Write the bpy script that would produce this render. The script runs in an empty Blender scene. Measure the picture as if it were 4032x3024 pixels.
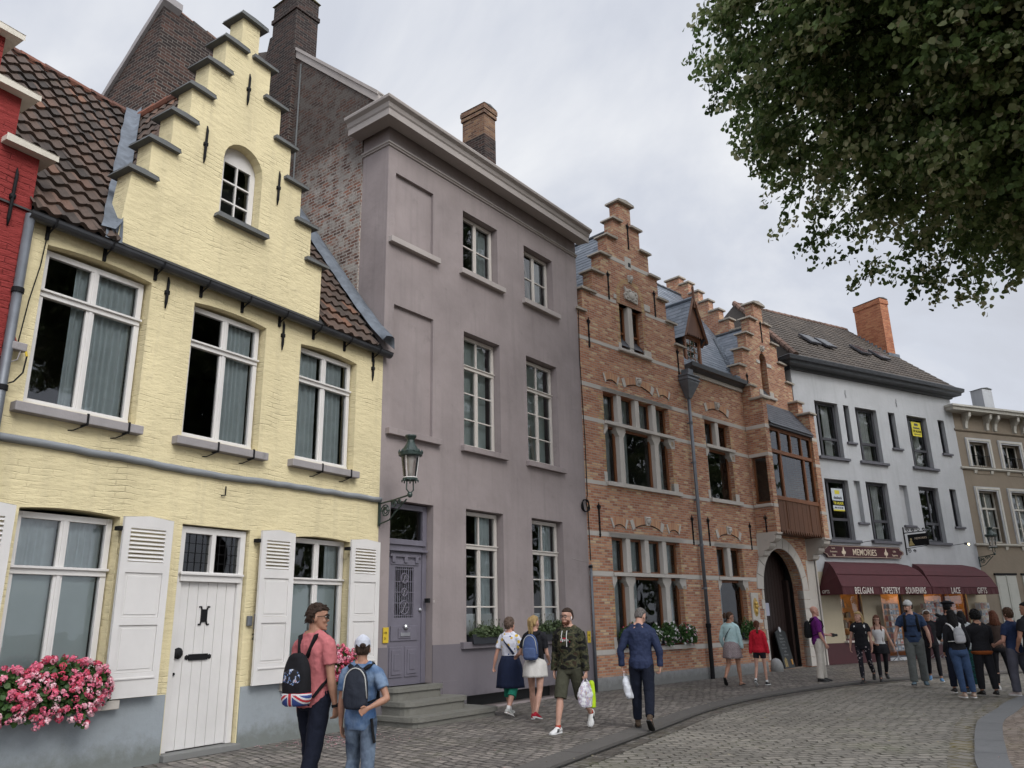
import bpy, math, random
import numpy as np
from mathutils import Vector, Matrix, noise
from mathutils.geometry import tessellate_polygon
random.seed(7)
RNG = np.random.default_rng(7)
R = math.radians
SC = bpy.context.scene
COL = SC.collection

# ------------------------------------------------------------------ camera
FPX, PITCH, ROLL = 3130.0, R(16.61), R(-1.206)
cs, sn, cp, sp = math.cos(ROLL), math.sin(ROLL), math.cos(PITCH), math.sin(PITCH)
cam = bpy.data.cameras.new('camera')
cam.sensor_width = 36
cam.lens = FPX / 4032 * 36
cam.clip_start, cam.clip_end = 0.05, 2000
co = bpy.data.objects.new('camera', cam)
COL.objects.link(co)
rx = Vector((cs, -sn * sp, sn * cp))
up = Vector((-sn, -cs * sp, cs * cp))
fw = Vector((0, cp, sp))
m = Matrix((rx, up, -fw)).transposed().to_4x4()
m.translation = Vector((0, 0, 1.62))
co.matrix_world = m
SC.camera = co
# ------------------------------------------------------------------ light
SUN_AZ, SUN_EL = R(146), R(40)     # azimuth from +Y towards +X
sdir = Vector((math.sin(SUN_AZ) * math.cos(SUN_EL), math.cos(SUN_AZ) * math.cos(SUN_EL), math.sin(SUN_EL)))
w = bpy.data.worlds.new('World')
SC.world = w
w.use_nodes = True
nt = w.node_tree
nt.nodes.clear()
L = nt.links.new
def wn(t, **k):
    n = nt.nodes.new(t)
    for a, b in k.items():
        setattr(n, a, b)
    return n
out = wn('ShaderNodeOutputWorld')
bg = wn('ShaderNodeBackground')
bg.inputs['Strength'].default_value = 0.1
sky = wn('ShaderNodeTexSky', sky_type='NISHITA', sun_disc=False, sun_elevation=SUN_EL, sun_rotation=SUN_AZ)
tc = wn('ShaderNodeTexCoord')
sep = wn('ShaderNodeSeparateXYZ')
L(tc.outputs['Generated'], sep.inputs[0])
# project the direction on a cloud deck so that clouds shrink towards the horizon
zz = wn('ShaderNodeMath', operation='ADD'); zz.inputs[1].default_value = 0.35
L(sep.outputs['Z'], zz.inputs[0])
zm = wn('ShaderNodeMath', operation='MAXIMUM'); zm.inputs[1].default_value = 0.12
L(zz.outputs[0], zm.inputs[0])
dv = wn('ShaderNodeVectorMath', operation='DIVIDE')
cb = wn('ShaderNodeCombineXYZ')
for i in range(3):
    L(zm.outputs[0], cb.inputs[i])
L(tc.outputs['Generated'], dv.inputs[0]); L(cb.outputs[0], dv.inputs[1])
n1 = wn('ShaderNodeTexNoise'); n1.inputs['Scale'].default_value = 1.7; n1.inputs['Detail'].default_value = 7; n1.inputs['Roughness'].default_value = 0.56; n1.inputs['Distortion'].default_value = 0.3
L(dv.outputs[0], n1.inputs['Vector'])
rp = wn('ShaderNodeValToRGB')
e = rp.color_ramp.elements
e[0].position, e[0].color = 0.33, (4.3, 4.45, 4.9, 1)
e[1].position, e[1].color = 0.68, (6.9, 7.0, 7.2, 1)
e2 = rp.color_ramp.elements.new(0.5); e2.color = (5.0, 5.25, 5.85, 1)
L(n1.outputs['Fac'], rp.inputs['Fac'])
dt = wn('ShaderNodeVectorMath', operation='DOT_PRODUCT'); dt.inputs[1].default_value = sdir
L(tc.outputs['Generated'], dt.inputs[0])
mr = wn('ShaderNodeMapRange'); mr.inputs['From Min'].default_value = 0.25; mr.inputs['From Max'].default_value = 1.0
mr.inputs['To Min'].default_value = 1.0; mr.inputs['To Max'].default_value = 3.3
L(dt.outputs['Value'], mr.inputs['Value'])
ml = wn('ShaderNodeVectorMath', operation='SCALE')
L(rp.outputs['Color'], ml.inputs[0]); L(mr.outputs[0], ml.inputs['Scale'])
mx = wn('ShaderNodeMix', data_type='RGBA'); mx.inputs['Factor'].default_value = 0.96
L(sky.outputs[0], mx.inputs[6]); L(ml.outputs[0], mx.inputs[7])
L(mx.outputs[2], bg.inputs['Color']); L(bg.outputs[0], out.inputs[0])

sl = bpy.data.lights.new('sun', 'SUN')
sl.energy = 1.5
sl.angle = R(32)
sl.color = (1.0, 0.965, 0.91)
so = bpy.data.objects.new('sun', sl)
COL.objects.link(so)
so.rotation_euler = sdir.to_track_quat('Z', 'Y').to_euler()
SC.view_settings.view_transform = 'Standard'
SC.view_settings.look = 'None'
SC.view_settings.exposure = 0.42
SC.view_settings.gamma = 1.0
SC.cycles.max_bounces = 6
SC.cycles.diffuse_bounces = 3
SC.cycles.glossy_bounces = 3
SC.cycles.transparent_max_bounces = 12
SC.cycles.caustics_reflective = False
SC.cycles.caustics_refractive = False

SPLIT = {'plinth', 'shopfront_panel', 'mullion', 'gutter_bracket', 'iron_strap', 'springer_stone', 'stone_band', 'corner_block', 'guttae', 'stall_riser', 'bay_wall', 'drawstring', 'strap', 'bag_handle', 'door_knob', 'quoin', 'chest_strap', 'wood_panel', 'pipe_clamp', 'frosted_panel'}
# ------------------------------------------------------------------ mesh helper
class MB:
    def __init__(s):
        s.v = []; s.f = []; s.t = []
    def add(s, vs, fs, t=0.5):
        o = len(s.v)
        s.v.extend([tuple(p) for p in vs])
        s.f.extend([tuple(i + o for i in f) for f in fs])
        s.t.extend([t] * len(fs))
        return s
    def box(s, x0, x1, y0, y1, z0, z1, t=0.5, M=None):
        vs = [(x, y, z) for x in (x0, x1) for y in (y0, y1) for z in (z0, z1)]
        if M is not None:
            vs = [M @ Vector(p) for p in vs]
        return s.add(vs, [(0, 1, 3, 2), (4, 6, 7, 5), (0, 4, 5, 1), (2, 3, 7, 6), (0, 2, 6, 4), (1, 5, 7, 3)], t)
    def quad(s, *p, t=0.5):
        return s.add(p, [tuple(range(len(p)))], t)
    def tube(s, pts, rad, n=8, cap=True, t=0.5, sx=1.0):
        pts = [Vector(p) for p in pts]
        if not hasattr(rad, '__len__'):
            rad = [rad] * len(pts)
        vs = []; fs = []
        prev = None
        for i, p in enumerate(pts):
            d = (pts[min(i + 1, len(pts) - 1)] - pts[max(i - 1, 0)])
            d = d.normalized() if d.length > 1e-9 else Vector((0, 0, 1))
            if prev is None:
                a = Vector((0, 0, 1)) if abs(d.z) < .9 else Vector((1, 0, 0))
                u = d.cross(a).normalized()
            else:
                u = (prev - d * prev.dot(d))
                u = u.normalized() if u.length > 1e-6 else d.orthogonal().normalized()
            prev = u
            q = d.cross(u)
            for k in range(n):
                an = 2 * math.pi * k / n
                vs.append(p + (u * math.cos(an) * sx + q * math.sin(an)) * rad[i])
        for i in range(len(pts) - 1):
            for k in range(n):
                k2 = (k + 1) % n
                fs.append((i * n + k, i * n + k2, (i + 1) * n + k2, (i + 1) * n + k))
        if cap:
            fs.append(tuple(range(n))[::-1]); fs.append(tuple((len(pts) - 1) * n + k for k in range(n)))
        return s.add(vs, fs, t)
    def lathe(s, prof, c=(0, 0, 0), n=16, t=0.5, ax=None, sq=None):
        c = Vector(c)
        vs = []
        for r, z in prof:
            for k in range(n):
                an = 2 * math.pi * (k + .5) / n
                vs.append(c + Vector((r * math.cos(an), r * math.sin(an), z)))
        if ax is not None:
            vs = [c + ax @ (p - c) for p in vs]
        fs = []
        for i in range(len(prof) - 1):
            for k in range(n):
                k2 = (k + 1) % n
                fs.append((i * n + k, i * n + k2, (i + 1) * n + k2, (i + 1) * n + k))
        fs.append(tuple(range(n))[::-1]); fs.append(tuple((len(prof) - 1) * n + k for k in range(n)))
        return s.add(vs, fs, t)
    def ell(s, c, r, n=10, m_=7, M=None, t=0.5):
        vs = []
        for i in range(m_ + 1):
            th = math.pi * i / m_
            for k in range(n):
                ph = 2 * math.pi * k / n
                p = Vector((r[0] * math.sin(th) * math.cos(ph), r[1] * math.sin(th) * math.sin(ph), r[2] * math.cos(th)))
                if M is not None: p = M @ p
                vs.append(Vector(c) + p)
        fs = []
        for i in range(m_):
            for k in range(n):
                k2 = (k + 1) % n
                fs.append((i * n + k, (i + 1) * n + k, (i + 1) * n + k2, i * n + k2))
        return s.add(vs, fs, t)
    def slab(s, outline, holes, a, b, plane='xz', t=0.5):
        """polygon with holes, extruded between a and b along the missing axis"""
        mp = {'xz': lambda p, q, c: (p, c, q), 'yz': lambda p, q, c: (c, p, q), 'xy': lambda p, q, c: (p, q, c)}[plane]
        loops = [list(outline)] + [list(h) for h in holes]
        flat = [p for l in loops for p in l]
        tri = tessellate_polygon([[Vector((p[0], p[1], 0)) for p in l] for l in loops])
        n = len(flat)
        vs = [mp(p[0], p[1], a) for p in flat] + [mp(p[0], p[1], b) for p in flat]
        fs = [tuple(x) for x in tri] + [tuple(i + n for i in x)[::-1] for x in tri]
        o = 0
        for l in loops:
            k = len(l)
            for i in range(k):
                j = (i + 1) % k
                fs.append((o + i, o + j, n + o + j, n + o + i))
            o += k
        return s.add(vs, fs, t)
    def sweep(s, path, prof, z=0.0, t=0.5, caps=True):
        """profile (offset to the right-hand side of the path, height) mitred along a plan polyline"""
        P = [Vector((p[0], p[1])) for p in path]
        nr = []
        for i in range(len(P)):
            ds = []
            if i > 0: ds.append((P[i] - P[i - 1]).normalized())
            if i < len(P) - 1: ds.append((P[i + 1] - P[i]).normalized())
            ns = [Vector((d.y, -d.x)) for d in ds]
            if len(ns) == 2:
                b = (ns[0] + ns[1]).normalized()
                b = b / max(.3, b.dot(ns[0]))
            else:
                b = ns[0]
            nr.append(b)
        vs = []
        for i, p in enumerate(P):
            zi = path[i][2] if len(path[i]) > 2 else 0
            for o, h in prof:
                q = p + nr[i] * o
                vs.append((q.x, q.y, z + h + zi))
        k = len(prof); fs = []
        for i in range(len(P) - 1):
            for j in range(k):
                j2 = (j + 1) % k
                fs.append((i * k + j, (i + 1) * k + j, (i + 1) * k + j2, i * k + j2))
        if caps:
            fs.append(tuple(range(k))); fs.append(tuple((len(P) - 1) * k + j for j in range(k))[::-1])
        return s.add(vs, fs, t)
    def pieces(s):
        par = list(range(len(s.v)))
        def fd(a):
            while par[a] != a:
                par[a] = par[par[a]]; a = par[a]
            return a
        for f in s.f:
            a = fd(f[0])
            for i in f[1:]: par[fd(i)] = a
        g = {}
        for k, f in enumerate(s.f): g.setdefault(fd(f[0]), []).append(k)
        grp = []
        for fs in g.values():
            vi = {i for k in fs for i in s.f[k]}
            P = np.array([s.v[i] for i in vi]); grp.append([fs, P.min(0) - .003, P.max(0) + .003])
        ch = True
        while ch:
            ch = False
            for i in range(len(grp)):
                for j in range(i + 1, len(grp)):
                    if (grp[i][1] <= grp[j][2]).all() and (grp[j][1] <= grp[i][2]).all():
                        grp[i] = [grp[i][0] + grp[j][0], np.minimum(grp[i][1], grp[j][1]), np.maximum(grp[i][2], grp[j][2])]
                        grp.pop(j); ch = True; break
                if ch: break
        out = []
        for fs, _, _ in grp:
            m_ = MB(); mp = {}
            for k in sorted(fs):
                f = s.f[k]
                for i in f:
                    if i not in mp: mp[i] = len(m_.v); m_.v.append(s.v[i])
                m_.f.append(tuple(mp[i] for i in f)); m_.t.append(s.t[k])
            out.append(m_)
        return out
    def build(s, name, mat, parent=None, smooth=False, bevel=0, fix=False, label=None, loc=None, rot=None):
        if name in SPLIT:
            r_ = None
            for m_ in s.pieces():
                o_ = m_._build(name, mat, parent, smooth, bevel, fix, label, loc, rot); r_ = r_ or o_
            return r_
        return s._build(name, mat, parent, smooth, bevel, fix, label, loc, rot)
    def _build(s, name, mat, parent=None, smooth=False, bevel=0, fix=False, label=None, loc=None, rot=None):
        me = bpy.data.meshes.new(name)
        me.from_pydata(s.v, [], s.f)
        if any(x != 0.5 for x in s.t):
            at = me.attributes.new('tint', 'FLOAT', 'FACE')
            at.data.foreach_set('value', np.array(s.t, dtype=np.float32))
        me.materials.append(mat)
        if fix:
            import bmesh
            b = bmesh.new(); b.from_mesh(me)
            bmesh.ops.recalc_face_normals(b, faces=b.faces)
            b.to_mesh(me); b.free()
        if smooth:
            me.polygons.foreach_set('use_smooth', [True] * len(me.polygons))
        me.update()
        o = bpy.data.objects.new(name, me)
        COL.objects.link(o)
        if parent is not None: o.parent = parent
        if loc is not None: o.location = loc
        if rot is not None: o.rotation_euler = rot
        if bevel:
            md = o.modifiers.new('bevel', 'BEVEL'); md.width = bevel; md.segments = 2; md.limit_method = 'ANGLE'
        if label: o['label'] = label
        return o

def tag(o, label=None, cat=None, group=None, kind=None):
    if label: o['label'] = label
    if cat: o['category'] = cat
    if group: o['group'] = group
    if kind: o['kind'] = kind
    return o
def thing(name, label, cat, loc=(0, 0, 0), rz=0, group=None):
    o = bpy.data.objects.new(name, None)
    o.empty_display_size = .2
    COL.objects.link(o)
    o.location = loc; o.rotation_euler = (0, 0, rz)
    return tag(o, label, cat, group)
def house(name, label, pl, cat='house'):
    return thing(name, label, cat, (pl[0], pl[1], 0), math.pi / 2 - R(pl[2]))
def W2(pl, x, y, z=0):
    """local facade coordinates to world"""
    a = R(pl[2]); d = (math.sin(a), math.cos(a)); b = (-math.cos(a), math.sin(a))
    return Vector((pl[0] + d[0] * x + b[0] * y, pl[1] + d[1] * x + b[1] * y, z))
PY = (-2.435, 14.307, 32.1)
PG = (-2.435, 14.307, 37.4)
PB = (1.78, 19.82, 45.5)
PW = (10.34, 28.23, 60.0)
PK = (PW[0] + 9.8 * math.sin(R(60)), PW[1] + 9.8 * math.cos(R(60)), 67.0)

def arch(x0, x1, z0, zs, rise, n=10):
    """opening outline: rectangle to springing zs, elliptical head of given rise"""
    cx, r = (x0 + x1) / 2, (x1 - x0) / 2
    p = [(x0, z0), (x1, z0)]
    for i in range(n + 1):
        a = math.pi * i / n
        p.append((cx + r * math.cos(a), zs + rise * math.sin(a)))
    return p
def rect(x0, x1, z0, z1):
    return [(x0, z0), (x1, z0), (x1, z1), (x0, z1)]
def seg(x0, x1, z0, z1, rise=.05, n=6):
    """rectangle with a slightly arched head"""
    p = [(x0, z0), (x1, z0)]
    for i in range(n + 1):
        f = i / n
        p.append((x1 + (x0 - x1) * f, z1 - rise + rise * 4 * f * (1 - f)))
    return p

# ------------------------------------------------------------------ materials
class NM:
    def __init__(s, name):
        s.m = bpy.data.materials.new(name); s.m.use_nodes = True
        s.t = s.m.node_tree; s.t.nodes.clear()
        s.out = s.n('ShaderNodeOutputMaterial')
        s.b = s.n('ShaderNodeBsdfPrincipled')
        s.l(s.b.outputs[0], s.out.inputs[0])
    def n(s, typ, ins=None, **k):
        x = s.t.nodes.new(typ)
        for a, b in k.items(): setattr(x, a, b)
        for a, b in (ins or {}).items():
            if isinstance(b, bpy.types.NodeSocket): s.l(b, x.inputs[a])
            else: x.inputs[a].default_value = b
        return x
    def l(s, a, b): s.t.links.new(a, b)
    def math(s, op, a, b=0.0, c=None):
        d = {0: a, 1: b}
        if c is not None: d[2] = c
        return s.n('ShaderNodeMath', d, operation=op).outputs[0]
    def noise(s, vec, scale, detail=3, rough=.5, dist=0):
        return s.n('ShaderNodeTexNoise', {'Vector': vec, 'Scale': scale, 'Detail': detail, 'Roughness': rough, 'Distortion': dist}).outputs['Fac']
    def ramp(s, fac, stops, interp='LINEAR'):
        r = s.n('ShaderNodeValToRGB', {'Fac': fac}); cr = r.color_ramp; cr.interpolation = interp
        while len(cr.elements) > 1: cr.elements.remove(cr.elements[0])
        cr.elements[0].position = stops[0][0]; cr.elements[0].color = c4(stops[0][1])
        for p, c in stops[1:]:
            e = cr.elements.new(p); e.color = c4(c)
        return r.outputs['Color']
    def mix(s, f, a, b, mode='MIX'):
        x = s.n('ShaderNodeMix', {0: f, 6: a if isinstance(a, bpy.types.NodeSocket) else c4(a), 7: b if isinstance(b, bpy.types.NodeSocket) else c4(b)}, data_type='RGBA', blend_type=mode)
        return x.outputs[2]
    def obj(s): return s.n('ShaderNodeTexCoord').outputs['Object']
    def mp(s, v, sc=(1, 1, 1), rot=(0, 0, 0), loc=(0, 0, 0)):
        return s.n('ShaderNodeMapping', {'Vector': v, 'Scale': sc, 'Rotation': rot, 'Location': loc}).outputs[0]
    def wallco(s):
        """(x or y, z) on upright faces of a building in its own coordinates"""
        tc = s.n('ShaderNodeTexCoord')
        p = s.n('ShaderNodeSeparateXYZ', {0: tc.outputs['Object']}); q = s.n('ShaderNodeSeparateXYZ', {0: tc.outputs['Normal']})
        f = s.math('GREATER_THAN', s.math('ABSOLUTE', q.outputs[0]), s.math('ABSOLUTE', q.outputs[1]))
        u = s.n('ShaderNodeMix', {0: f, 2: p.outputs[0], 3: p.outputs[1]}, data_type='FLOAT').outputs[0]
        return s.n('ShaderNodeCombineXYZ', {0: u, 1: p.outputs[2], 2: 0.0}).outputs[0]
    def bump(s, h, dist=.01, strength=1.0, prev=None):
        x = s.n('ShaderNodeBump', {'Height': h, 'Distance': dist, 'Strength': strength})
        if prev is not None: s.l(prev, x.inputs['Normal'])
        s.l(x.outputs[0], s.b.inputs['Normal']); return x.outputs[0]
    def col(s, c):
        if isinstance(c, bpy.types.NodeSocket): s.l(c, s.b.inputs['Base Color'])
        else: s.b.inputs['Base Color'].default_value = c4(c)
    def set(s, **k):
        for a, b in k.items():
            a = a.replace('_', ' ')
            if isinstance(b, bpy.types.NodeSocket): s.l(b, s.b.inputs[a])
            else: s.b.inputs[a].default_value = b
def c4(c): return tuple(c) + (1,) if len(c) == 3 else tuple(c)
def sh(c, k): return tuple(min(1, x * k) for x in c)

MATS = {}
def plain(name, c, rough=.6, var=.12, sc=3.0, bump=.0, bsc=60, metal=0, spec=.5):
    if name in MATS: return MATS[name]
    k = NM(name); o = k.obj()
    f = k.noise(o, sc, 4, .6)
    k.col(k.ramp(f, [(.3, sh(c, 1 - var)), (.7, sh(c, 1 + var))]))
    k.set(Roughness=rough, Metallic=metal, Specular_IOR_Level=spec)
    if bump: k.bump(k.noise(o, bsc, 3, .6), bump)
    MATS[name] = k.m; return k.m

def plaster(name, c, dirt=(.3, .3, .3), dirtf=.25, bump=.003, brushed=0.0, low=None, streak=.12, big_=.10):
    k = NM(name); o = k.obj()
    big = k.noise(o, .9, 5, .6)
    col = k.ramp(big, [(.3, sh(c, 1 - big_)), (.55, c), (.75, sh(c, 1 + big_ * .8))])
    st = k.noise(k.mp(o, (5, 5, .35)), 1.0, 4, .6)
    col = k.mix(k.math('MULTIPLY', k.n('ShaderNodeMapRange', {0: st, 1: .52, 2: .75}).outputs[0], streak), col, dirt)
    blot = k.n('ShaderNodeMapRange', {0: k.noise(o, 3.5, 6, .7), 1: .58, 2: .75}).outputs[0]
    col = k.mix(k.math('MULTIPLY', blot, dirtf), col, dirt)
    if low:
        z = k.n('ShaderNodeSeparateXYZ', {0: o}).outputs[2]
        g = k.n('ShaderNodeMapRange', {0: k.math('ADD', z, k.math('MULTIPLY', k.noise(o, 6, 5, .7), .5)), 1: .35, 2: .6, 3: 1, 4: 0}).outputs[0]
        col = k.mix(k.math('MULTIPLY', g, .75), col, low)
    k.col(col); k.set(Roughness=.85, Specular_IOR_Level=.25)
    nb = k.bump(k.noise(o, 55, 4, .65), bump, .6)
    nb = k.bump(k.noise(o, 7, 3, .5), bump * 4, .7, nb)
    if brushed:
        wc = k.wallco()
        wv = k.n('ShaderNodeVectorMath', {0: wc, 1: k.n('ShaderNodeCombineXYZ', {0: 0.0, 1: k.math('MULTIPLY', k.noise(wc, 2.2, 3), .11), 2: 0.0}).outputs[0]}, operation='ADD').outputs[0]
        br = k.n('ShaderNodeTexBrick', {'Vector': wv, 'Scale': 1.0, 'Mortar Size': .010, 'Mortar Smooth': 1.0, 'Brick Width': .27, 'Row Height': .078, 'Bias': 0.0})
        rough = k.noise(k.mp(wc, (5, 16, 1)), 1.0, 5, .65)
        msk = k.n('ShaderNodeMapRange', {0: k.noise(wc, 1.7, 5, .7), 1: .47, 2: .66}).outputs[0]
        h = k.math('ADD', k.math('MULTIPLY', k.math('MULTIPLY', br.outputs['Fac'], msk), -.8), k.math('MULTIPLY', rough, 1.3))
        k.bump(h, brushed, .9, nb)
    return k.m

def brick(name, stops, mortar, bw=.22, rh=.065, ms=.011, bump=.008, blotch=None, soot=None, sootz=None, rough=.9, moff=.5):
    k = NM(name); wc = k.wallco()
    wv = k.n('ShaderNodeVectorMath', {0: wc, 1: k.n('ShaderNodeVectorMath', {0: k.n('ShaderNodeTexNoise', {'Vector': wc, 'Scale': 3.0}).outputs['Color'], 'Scale': .012}, operation='SCALE').outputs[0]}, operation='ADD').outputs[0]
    br = k.n('ShaderNodeTexBrick', {'Vector': wv, 'Scale': 1.0, 'Mortar Size': ms, 'Mortar Smooth': .3, 'Brick Width': bw, 'Row Height': rh, 'Color1': (0, 0, 0, 1), 'Color2': (1, 1, 1, 1), 'Mortar': (0, 0, 0, 1), 'Bias': 0.0})
    br.offset = moff
    col = k.ramp(br.outputs['Color'], stops)
    fine = k.noise(wc, 40, 4, .7)
    col = k.mix(.3, col, k.ramp(fine, [(.3, (.45, .45, .45)), (.7, (1.1, 1.1, 1.1))]), 'MULTIPLY')
    if blotch:
        b = k.n('ShaderNodeMapRange', {0: k.noise(wc, blotch[1], 6, .7), 1: blotch[2], 2: blotch[2] + .1}).outputs[0]
        col = k.mix(k.math('MULTIPLY', b, blotch[3]), col, blotch[0])
    mcol = k.mix(k.noise(wc, 2.0, 4), sh(mortar, .75), sh(mortar, 1.2))
    col = k.mix(br.outputs['Fac'], col, mcol)
    if soot:
        o = k.obj(); z = k.n('ShaderNodeSeparateXYZ', {0: o}).outputs[2]
        zz = k.math('ADD', z, k.math('MULTIPLY', k.math('SUBTRACT', k.noise(o, .8, 5, .6), .5), 4.0))
        g = k.n('ShaderNodeMapRange', {0: zz, 1: sootz[0], 2: sootz[1]}).outputs[0]
        col = k.mix(k.math('MULTIPLY', g, sootz[2]), col, soot)
    k.col(col); k.set(Roughness=rough, Specular_IOR_Level=.2)
    nb = k.bump(fine, .003, .8)
    k.bump(k.math('SUBTRACT', 1.0, br.outputs['Fac']), bump, 1, nb)
    return k.m

def tinted(name, stops, rough=.7, bump=.004, bsc=30, var=.25, spec=.3, moss=None):
    """colour chosen per piece through the 'tint' face attribute"""
    k = NM(name); o = k.obj()
    a = k.n('ShaderNodeAttribute', attribute_name='tint')
    col = k.ramp(a.outputs['Fac'], stops)
    col = k.mix(var, col, k.ramp(k.noise(o, 9, 5, .7), [(.35, (.3, .3, .3)), (.65, (1, 1, 1))]), 'MULTIPLY')
    if moss:
        f = k.n('ShaderNodeMapRange', {0: k.noise(o, 1.6, 6, .7), 1: moss[1], 2: moss[1] + .12}).outputs[0]
        col = k.mix(k.math('MULTIPLY', f, moss[2]), col, moss[0])
    k.col(col); k.set(Roughness=rough, Specular_IOR_Level=spec)
    if bump: k.bump(k.noise(o, bsc, 4, .6), bump)
    return k.m

def leafmat(name, stops, trans=.3, rough=.5):
    k = NM(name)
    a = k.n('ShaderNodeAttribute', attribute_name='tint')
    col = k.ramp(a.outputs['Fac'], stops)
    k.col(col); k.set(Roughness=rough, Specular_IOR_Level=.3)
    tr = k.n('ShaderNodeBsdfTranslucent', {'Color': col})
    mx = k.n('ShaderNodeMixShader', {0: trans, 1: k.b.outputs[0], 2: tr.outputs[0]})
    k.l(mx.outputs[0], k.out.inputs[0])
    return k.m

def glassmat(name, tint=(.75, .8, .8), ior=1.6, mul=1.0):
    k = NM(name); k.t.nodes.remove(k.b)
    tr = k.n('ShaderNodeBsdfTransparent', {'Color': c4(tint)})
    o = k.obj()
    bp = k.n('ShaderNodeBump', {'Height': k.noise(o, 1.2, 2), 'Distance': .012, 'Strength': .55})
    gl = k.n('ShaderNodeBsdfGlossy', {'Color': (.95, .97, 1, 1), 'Roughness': .015, 'Normal': bp.outputs[0]})
    fr = k.n('ShaderNodeFresnel', {'IOR': ior})
    f = k.math('MINIMUM', k.math('MULTIPLY', fr.outputs[0], mul), 1.0)
    mx = k.n('ShaderNodeMixShader', {0: f, 1: tr.outputs[0], 2: gl.outputs[0]})
    k.l(mx.outputs[0], k.out.inputs[0])
    return k.m
def emit(name, c, st):
    k = NM(name); k.t.nodes.remove(k.b)
    e = k.n('ShaderNodeEmission', {'Color': c4(c), 'Strength': st}); k.l(e.outputs[0], k.out.inputs[0]); return k.m

def woodmat(name, c, rough=.5, sc=(30, 30, 1.5), var=.35, bump=.002):
    k = NM(name); o = k.obj()
    f = k.noise(k.mp(o, sc), 1.0, 4, .6, .4)
    k.col(k.mix(k.noise(o, 1.5, 3), k.ramp(f, [(.3, sh(c, 1 - var)), (.7, sh(c, 1 + var))]), sh(c, .8)))
    k.set(Roughness=rough, Specular_IOR_Level=.4); k.bump(f, bump); return k.m

M_white = plain('white_paint', (.64, .62, .60), .45, .05, 2, .001, 80)
M_cream = plain('cream_paint', (.56, .52, .475), .5, .04, 2, .001, 80)
M_yel = plaster('yellow_limewash', (.69, .60, .37), (.44, .38, .25), .38, .004, brushed=.013, streak=.32, big_=.12)
M_blueplinth = plaster('blue_grey_plinth', (.285, .315, .335), (.2, .21, .21), .3, .004, low=(.14, .15, .13))
M_string = plaster('blue_grey_moulding', (.245, .26, .275), (.2, .2, .2), .3, .002)
M_sill = plaster('bluestone_sill', (.30, .28, .28), (.12, .12, .12), .7, .003)
M_cap = plaster('grey_coping', (.135, .14, .14), (.07, .08, .08), .6, .004)
M_red = plaster('red_limewash', (.245, .034, .031), (.2, .03, .03), .3, .004, brushed=.03)
M_wcap = plaster('white_coping', (.62, .58, .50), (.3, .27, .22), .5, .003)
M_grey = plaster('mauve_render', (.300, .257, .252), (.20, .175, .172), .6, .002, streak=.45, big_=.17)
M_greylow = plaster('dark_mauve_plinth', (.165, .148, .163), (.11, .10, .11), .3, .0015, low=(.10, .095, .095), streak=.2)
M_greytrim = plaster('pale_mauve_trim', (.40, .36, .34), (.28, .25, .23), .35, .001)
M_corn = plaster('beige_cornice', (.37, .335, .315), (.25, .22, .19), .4, .001, streak=.2)
M_zinc = plain('zinc', (.125, .135, .15), .45, .15, 6, .002, 20, .3)
M_lead = plain('lead_sheet', (.115, .132, .155), .7, .35, 5, .006, 9, .2)
M_black = plain('black_iron', (.009, .009, .010), .75, .2, 9, .002, 40, 0, .2)
M_gutter = plain('dark_gutter', (.035, .037, .042), .4, .25, 5, .002, 20)
M_stone = plaster('pale_limestone', (.50, .465, .42), (.30, .28, .25), .45, .002)
M_bluestone = plaster('bluestone_base', (.30, .30, .30), (.18, .18, .18), .5, .002, low=(.15, .15, .14))
M_wood = woodmat('orange_brown_oak', (.20, .075, .028))
M_wood2 = woodmat('weathered_brown_oak', (.125, .052, .024), .6)
M_door2 = woodmat('dark_brown_gate_wood', (.020, .010, .008), .5)
M_white2 = plaster('pale_grey_render', (.44, .45, .465), (.27, .275, .28), .3, .002, streak=.3)
M_shop = plaster('cream_shop_render', (.42, .365, .265), (.35, .3, .22), .25, .001)
M_maroon = plain('maroon_paint', (.050, .007, .010), .5, .1, 3, .001)
M_awn = plain('maroon_awning_cloth', (.062, .0085, .0125), .75, .12, 2.5, .003, 6)
M_dkframe = plain('anthracite_frame', (.05, .05, .058), .5, .1, 3)
M_dksill = plain('dark_grey_sill', (.10, .10, .115), .7, .15, 6, .001)
M_brown = plaster('khaki_render', (.235, .195, .15), (.15, .125, .09), .3, .002)
M_khaki = plain('pale_stone_trim', (.50, .48, .43), .7, .1, 5, .002, 30)
M_glass = glassmat('window_glass', (.92, .95, .95))
M_glassd = glassmat('dim_window_glass', (.70, .75, .75), 1.55)
M_curt = plain('grey_green_curtain', (.56, .62, .63), .9, .08, 4)
M_curt2 = plain('white_net_curtain', (.62, .64, .64), .9, .06, 4)
M_blind = plain('pale_green_blind', (.58, .66, .65), .9, .04, 2)
M_dark = plain('dark_interior', (.03, .03, .03), .9, .1)
M_room = plain('interior_wall', (.10, .095, .09), .9, .1)
BR_OLD = brick('old_dark_brick', [(0, (.024, .017, .016)), (.4, (.052, .031, .026)), (.75, (.095, .050, .038)), (1, (.15, .072, .052))], (.24, .215, .19), .23, .075, .0095, .014, soot=(.025, .021, .021), sootz=(11, 14.5, .65))
BR_PARTY = brick('weathered_party_brick', [(0, (.10, .06, .05)), (.3, (.17, .09, .07)), (.7, (.26, .13, .09)), (1, (.36, .17, .12))], (.42, .39, .35), .23, .075, .013, .012, blotch=((.40, .375, .34), 3.2, .46, .9), soot=(.036, .026, .023), sootz=(9.9, 12.2, .8))
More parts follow.
